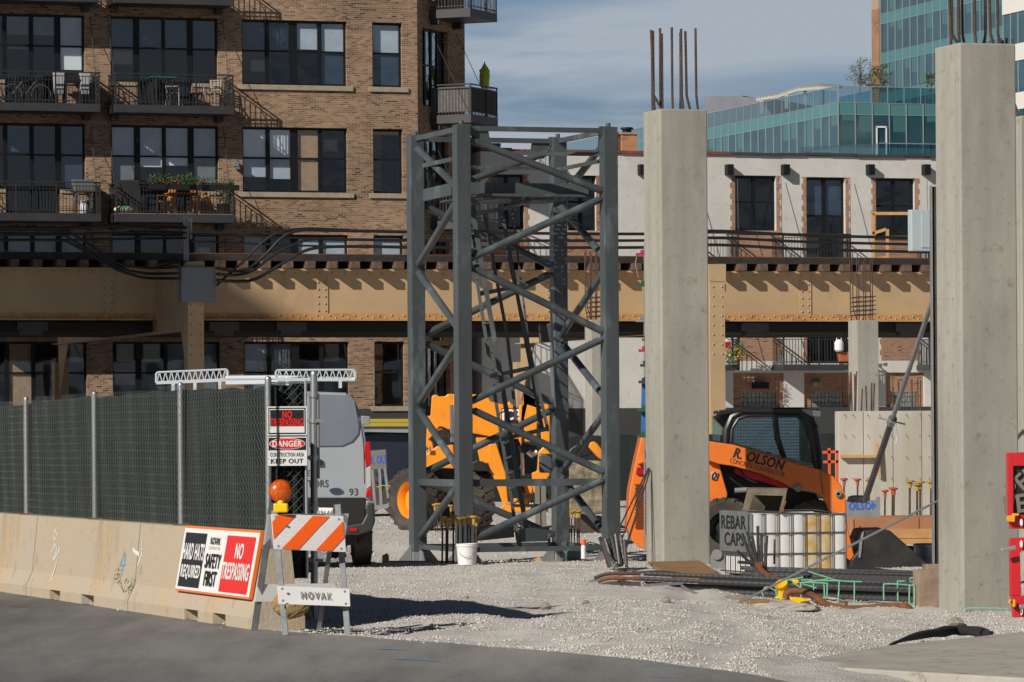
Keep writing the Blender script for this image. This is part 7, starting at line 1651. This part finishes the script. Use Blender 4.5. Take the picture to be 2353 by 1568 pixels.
for u in (830, 925): mb = MB(); c = P(u, 1143, 83.9); mb.lathe([(.42, -.1), (.42, .12), (.2, .13)], c, 20, Vector((0, -1, 0))); mb.build('wheel', rubber, tk, world=True)
ld = thing('yellow_ladder', 'yellow fibreglass ladder lying on the dark truck rack', 'ladder', Matrix.Translation(P(880, 970, 83.7)))
for v in (967, 976): mb = MB(); mb.bar(P(800, v, 83.7), P(950, v, 83.7), .05, .07); mb.build('side_rail', mat('ladder_yellow', (.35, .26, .02), .6), ld, world=True)
mb = MB()
for i in range(14): mb.bar(P(805 + i * 11, 976, 83.7), P(805 + i * 11, 967, 83.9), .03, .03, up=Vector((0, 1, 0)))
mb.build('rung', galvd, ld, world=True)
ho = thing('concrete_hopper', 'grey steel hopper with blue lettering on thin legs between van and mast', 'hopper', Matrix.Translation(P(868, 1180, 76)))
mb = MB(); mb.prism([P(850, 1080, 76), P(888, 1077, 76), P(886, 1033, 76), P(850, 1036, 76)], (0, .8, 0)); mb.prism([P(856, 1110, 76.2), P(875, 1108, 76.2), P(886, 1080, 76), P(852, 1080, 76)], (0, .5, 0)); mb.build('hopper_body', mat('hopper_grey', (.16, .15, .14), .7), ho, world=True)
lettering('R. OLS', ho, MATS['blue_letter'], P(869, 1056, 75.994), Vector((1, 0, .05)), ZV, W=.28, H=.14, bold=.04)
for (a, b) in (((855, 1080), (862, 1168)), ((884, 1076), (895, 1164)), ((872, 1078), (876, 1170))): mb = MB(); mb.bar(P(*a, 75.95), P(*b, 75.95), .05, .05, up=Vector((0, 1, 0))); mb.build('leg', galvd, ho, world=True)
mb = MB(); mb.bar(P(855, 1168, 75.9), P(898, 1162, 75.9), .06, .08); mb.build('foot_rail', galvd, ho, world=True)
tg2 = MB(); tg2.tube([P(866, 1120, 75), P(880, 1116, 75), P(905, 1118, 75), P(925, 1112, 75)], .008, 5); tag(tg2.build('green_hose', mat('lime_rope', (.35, .5, .05), .6)), 'lime green rope tied across the hopper legs', 'rope')
print('SEC background done')
# ================================================================ BALCONY FURNISHINGS
def pbw(u, v, off): a, z = PB.uv(u, v, off); return PB.w(a, off, z)
def bthing(name, label, cat_, u, zs, off, grp=None): a = PB.a(u, 300, off); return thing(name, label, cat_, PB.M(a, off, zs), grp)
zsB = zsA - FLH
# parasol (folded, lime)
up = thing('folded_parasol', 'folded lime green parasol on the corner balcony', 'parasol', Matrix.Translation(PW.w(PW.a(1114, 210, .8), .8, zsW)))
mb = MB(); mb.tube([(0, 0, 0), (0, 0, 2.1)], .02, 8); mb.build('pole', blackp, up)
zb_u, zt_u = P(1114, 211, 149).z - zsW, P(1114, 133, 149).z - zsW; mb = MB(); rr = random.Random(6); h = zt_u - zb_u
mb.lathe([(.19, 0), (.20, h * .1), (.13, h * .28), (.17, h * .4), (.20, h * .62), (.17, h * .74), (.20, h * .78), (.13, h * .86), (.05, h * .97), (.02, h)], (0, 0, zb_u), 14)
mb.v = [v + Vector((v.x, v.y, 0)) * rr.uniform(-.25, .15) for v in mb.v]; mb.build('canopy', mat('lime_canvas', (.42, .48, .05), .8, col2=(.34, .40, .04), scale=7), up)
# row B terrace: wooden table and chairs, planters, grill ; row A: bistro sets and grills
teak = mat('orange_teak', (.50, .22, .06), .6, col2=(.42, .17, .05), scale=9)
def chair(u, zs, off, label, mt, rot=0, grp='wooden chairs on the lower balcony', light=False):
    o = bthing('balcony_chair', label, 'chair', u, zs + .03, off, grp); 
    Mr = Matrix.Rotation(rot, 4, 'Z')
    def b_(name, m_): m_.v = [Mr @ v for v in m_.v]; m_.build(name, mt, o)
    t = .03 if light else .045
    m_ = MB(); m_.box(-.24, .24, -.24, .24, .42, .45); b_('seat', m_)
    for (x, y) in ((-.21, -.21), (.21, -.21)): m_ = MB(); m_.bar((x, y, 0), (x, y, .66), t); b_('leg', m_)
    for (x, y) in ((-.21, .21), (.21, .21)): m_ = MB(); m_.bar((x, y + .05, 0), (x, y, .45), t); m_.bar((x, y, .45), (x, y + .1, .95), t); b_('leg', m_)
    m_ = MB(); m_.bar((-.21, -.24, .66), (-.21, .26, .66), .05, .03); m_.bar((.21, -.24, .66), (.21, .26, .66), .05, .03); b_('armrest', m_)
    m_ = MB()
    for z in (.6, .68, .76, .84, .92): m_.bar((-.21, .24 + (z - .6) * .2, z), (.21, .24 + (z - .6) * .2, z), .02, .05)
    b_('backrest', m_); return o
def table(u, zs, off, label, mt, wd=.55, grp=None, h=.74, top=None):
    o = bthing('balcony_table', label, 'table', u, zs + .03, off, grp); m_ = MB(); m_.box(-wd, wd, -.4, .4, h - .03, h); m_.build('tabletop', top or mt, o)
    for (x, y) in ((-1, -1), (1, -1), (1, 1), (-1, 1)): m_ = MB(); m_.bar((x * wd * .5, y * .25, 0), (x * wd * .75, y * .3, h - .03), .045); m_.build('leg', mt, o)
chair(380, zsB, .75, 'teak folding chair left of the teak table on the lower balcony', teak, R(-70)); chair(460, zsB, .55, 'teak chair with slatted back right of the teak table', teak, R(20)); table(418, zsB, .6, 'teak table on the lower balcony under the flower boxes', teak)
lg = mat('tan_sling', (.28, .25, .21), .8)
chair(402, zsA, .6, 'tan sling chair left of centre on the upper balcony', lg, R(60), 'sling chairs on the upper balcony', True); chair(488, zsA, .6, 'tan sling chair at the right end of the upper balcony', lg, R(-40), 'sling chairs on the upper balcony', True); table(450, zsA, .6, 'low folding stool table between the sling chairs', rail, .2, None, .45); table(372, zsA, .5, 'teal topped tall table on the upper balcony', rail, .45, None, .98, mat('teal_top', (.01, .15, .17), .4))
def grill(u, zs, off, label, g_='balcony grills', col_=None):
    o = bthing('gas_grill', label, 'grill', u, zs, off, g_); gm_ = col_ or mat('grill_grey', (.10, .105, .11), .4)
    m_ = MB(); m_.prism([(-.38, -.3, .85), (.38, -.3, .85), (.38, .0, 1.2), (-.38, .0, 1.2)], (0, .3, 0)); m_.box(-.38, .38, -.3, .3, .75, .88); m_.build('lid', gm_, o, bevel=.04)
    m_ = MB(); m_.box(-.3, -.24, -.25, .25, .05, .75); m_.box(.24, .3, -.25, .25, .05, .75); m_.build('cart', gm_, o); m_ = MB(); m_.box(-.6, -.39, -.25, .25, .8, .84); m_.box(.39, .6, -.25, .25, .8, .84); m_.build('side_shelf', gm_, o)
    return o
def tankp(u, zs, off, label): 
    o = bthing('propane_tank', label, 'gas cylinder', u, zs, off, 'white propane cylinders'); m_ = MB(); m_.lathe([(.12, .0), (.15, .05), (.15, .28), (.11, .36), (.04, .38)], (0, 0, 0), 16); m_.build('cylinder', white, o, smooth_=True); m_ = MB(); m_.tube([(-.09, 0, .34), (-.09, 0, .45), (.09, 0, .45), (.09, 0, .34)], .015, 6); m_.build('collar', white, o)
grill(190, zsB, .6, 'grey covered gas grill on the lower left balcony'); tankp(191, zsB, .95, 'white propane cylinder below the grill on the lower left balcony')
grill(167, zsA, .6, 'black gas grill with white side shelves on the upper left balcony', col_=blackp)
for u in (138, 197): a = bthing('storage_bin', 'pale grey upright bin ' + ('left' if u < 150 else 'right') + ' of the black grill on the upper left balcony', 'bin', u, zsA + .35, .9, 'pale bins on the upper left balcony'); m_ = MB(); m_.prism([(-.14, 0, 0), (.14, 0, 0), (.18, 0, .75), (-.18, 0, .75)], (0, .3, 0)); m_.build('bin_body', mat('pale_bin', (.38, .39, .42), .6), a, bevel=.02)
bkx = bthing('bicycle', 'dark bicycle parked on the upper left balcony', 'bicycle', 62, zsA, .5)
for x in (-.5, .5): m_ = MB(); m_.tube([(x + .33 * math.cos(t_ * .349), 0, .34 + .33 * math.sin(t_ * .349)) for t_ in range(19)], .02, 6); m_.build('wheel', rubber, bkx)
m_ = MB(); m_.tube([(-.5, 0, .34), (-.15, 0, .8), (.35, 0, .85), (.5, 0, .34)], .02, 6); m_.tube([(-.15, 0, .8), (-.05, 0, .35), (.35, 0, .85)], .02, 6); m_.tube([(.35, 0, .85), (.32, 0, 1.05), (.2, -.1, 1.08)], .015, 6); m_.build('frame', blackp, bkx); m_ = MB(); m_.box(-.3, -.05, -.06, .06, .92, .97); m_.build('saddle', blackp, bkx)
fl_y = mat('red_pink_blossom', (.45, .04, .06), .7); 
def planter(u, zs, off, w__, label, flowers=None, dz=.98, n_=260, hh=.24, seed=1, g_='flower boxes on the lower balcony rail'):
    o = bthing('flower_box', label, 'planter', u, zs + dz, off, g_); m_ = MB(); m_.box(-w__, w__, -.1, .1, -.14, .04); m_.build('box', blackp, o); rr = random.Random(seed); m_ = MB(); f_ = MB()
    for i in range(int(w__ * 10)): x = -w__ + (i + .5) * .2; leaves(m_, Vector((x, 0, .1 + hh * .3)), .15, .12, hh * rr.uniform(.5, 1), n_ // max(1, int(w__ * 10)), .05, rr)
    m_.build('foliage', leafg, o)
    if flowers: leaves(f_, Vector((0, -.05, .12)), w__, .12, .12, 60, .035, rr); f_.build('blossom', flowers, o)
planter(365, zsB, 1.35, .35, 'flower box with tall leafy plants, leftmost on the lower balcony rail', fl_y, seed=1, hh=.35); planter(398, zsB, 1.35, .3, 'flower box with pink blossoms second from the left on the rail', fl_y, seed=2); planter(433, zsB, 1.35, .25, 'flower box with spiky greenery in the middle of the rail', None, seed=3, hh=.35); planter(455, zsB, 1.35, .35, 'flower box full of red blossoms right of the middle', fl_y, seed=4, n_=300); planter(505, zsB, 1.35, .65, 'long flower box with sparse yellow-green shoots at the right end', None, seed=5, hh=.2)
pot = bthing('potted_shrub', 'tall potted shrub at the right end of the lower balcony', 'potted plant', 512, zsB, .9); m_ = MB(); m_.lathe([(.18, 0), (.24, .4)], (0, 0, 0), 16); m_.build('pot', blackp, pot); m_ = MB(); leaves(m_, Vector((0, 0, .75)), .28, .25, .4, 260, .05, random.Random(7)); m_.build('foliage', leafg, pot)
bb_ = bthing('striped_cushion', 'green and white striped cushion rolled on the lower balcony floor', 'cushion', 283, zsB, 1.1); m_ = MB(); m_.ball((0, 0, .15), .35, .15, .14, 16, 8); m_.build('cushion_body', mat('striped_fabric', (.10, .35, .2), .8, col2=(.6, .6, .4), scale=5, lo=.48, hi=.52), bb_)
cg_ = bthing('covered_grill', 'black covered grill at the left end of the lower balcony', 'grill', 297, zsB, .6); m_ = MB(); m_.prism([(-.45, 0, 0), (.5, 0, 0), (.35, 0, 1.2), (-.4, 0, 1.2)], (0, .5, 0)); m_.build('cover', mat('black_cover', (.02, .02, .022), .8, bump=.5, bscale=6), cg_, bevel=.05)
# white building balcony details
def wthing(name, label, cat_, u, z, off): a = p.a(u, 800, off); return thing(name, label, cat_, p.M(a, off, z))
pgx = wthing('propane_tank', 'white propane cylinder hanging on the white building balcony rail', 'gas cylinder', 1928, p.z(1928, 808, 1.3), 1.3); m_ = MB(); m_.lathe([(.12, .0), (.17, .06), (.17, .32), (.11, .42), (.06, .44)], (0, 0, 0), 16); m_.build('cylinder', white, pgx); m_ = MB(); m_.tube([(-.09, 0, .4), (-.09, 0, .52), (.09, 0, .52), (.09, 0, .4)], .02, 6); m_.build('collar', white, pgx)
fb = wthing('hanging_flowers', 'yellow flower basket high on the left balcony of the white building', 'potted plant', 1680, p.z(1680, 775, 1.3), 1.3); m_ = MB(); leaves(m_, Vector((0, 0, .15)), .45, .2, .2, 260, .06, random.Random(1)); m_.build('foliage', leafg, fb); m_ = MB(); leaves(m_, Vector((0, -.1, .2)), .45, .15, .2, 110, .06, random.Random(2)); m_.build('blossom', mat('yellow_blossom', (.75, .42, .01), .7), fb)
fb2 = wthing('potted_flowers', 'leafy yellow-flowered pots on the floor of the left balcony of the white building', 'potted plant', 1688, p.z(1688, 832, 1.3), 1.3); m_ = MB(); leaves(m_, Vector((0, 0, .35)), .55, .25, .45, 420, .06, random.Random(3)); m_.build('foliage', leafg, fb2); m_ = MB(); leaves(m_, Vector((-.1, -.15, .25)), .4, .15, .25, 60, .06, random.Random(4)); m_.build('blossom', MATS['yellow_blossom'], fb2)
rx = wthing('red_box', 'red and white box on the left balcony of the white building', 'box', 1665, p.z(1665, 800, 1.3), 1.25); m_ = MB(); m_.box(-.2, .25, 0, .2, 0, .22); m_.build('box_body', redp, rx); m_ = MB(); m_.box(-.2, .25, 0, .2, .225, .45); m_.build('lid', white, rx)
tp_ = wthing('terracotta_pot', 'terracotta planter at the right end of the white building balcony', 'planter', 1946, p.z(1946, 831, 1.3), 1.3); m_ = MB(); m_.prism([(-.25, 0, 0), (.25, 0, 0), (.3, 0, .35), (-.3, 0, .35)], (0, .25, 0)); m_.build('pot', mat('terracotta', (.38, .11, .05), .8), tp_, bevel=.01)
fg = wthing('bunting', 'red and white striped bunting under the viaduct before the white building door', 'bunting', 1890, p.z(1890, 752, 1.3), 1.3)
m_ = MB()
for i in range(8): a = p.a(1858 + i * 12, 752, 1.3) - p.a(1890, 752, 1.3); s_ = .06 + .1 * abs(i - 3.5) / 3.5; m_.quad((a, 0, s_), (a + .17, 0, s_), (a + .17, .02, s_ - .16), (a, .02, s_ - .12))
m_.build('cloth', mat('striped_bunting', (.55, .04, .05), .8, col2=(.6, .6, .62), scale=14, lo=.48, hi=.52), fg)
print('SEC all done')
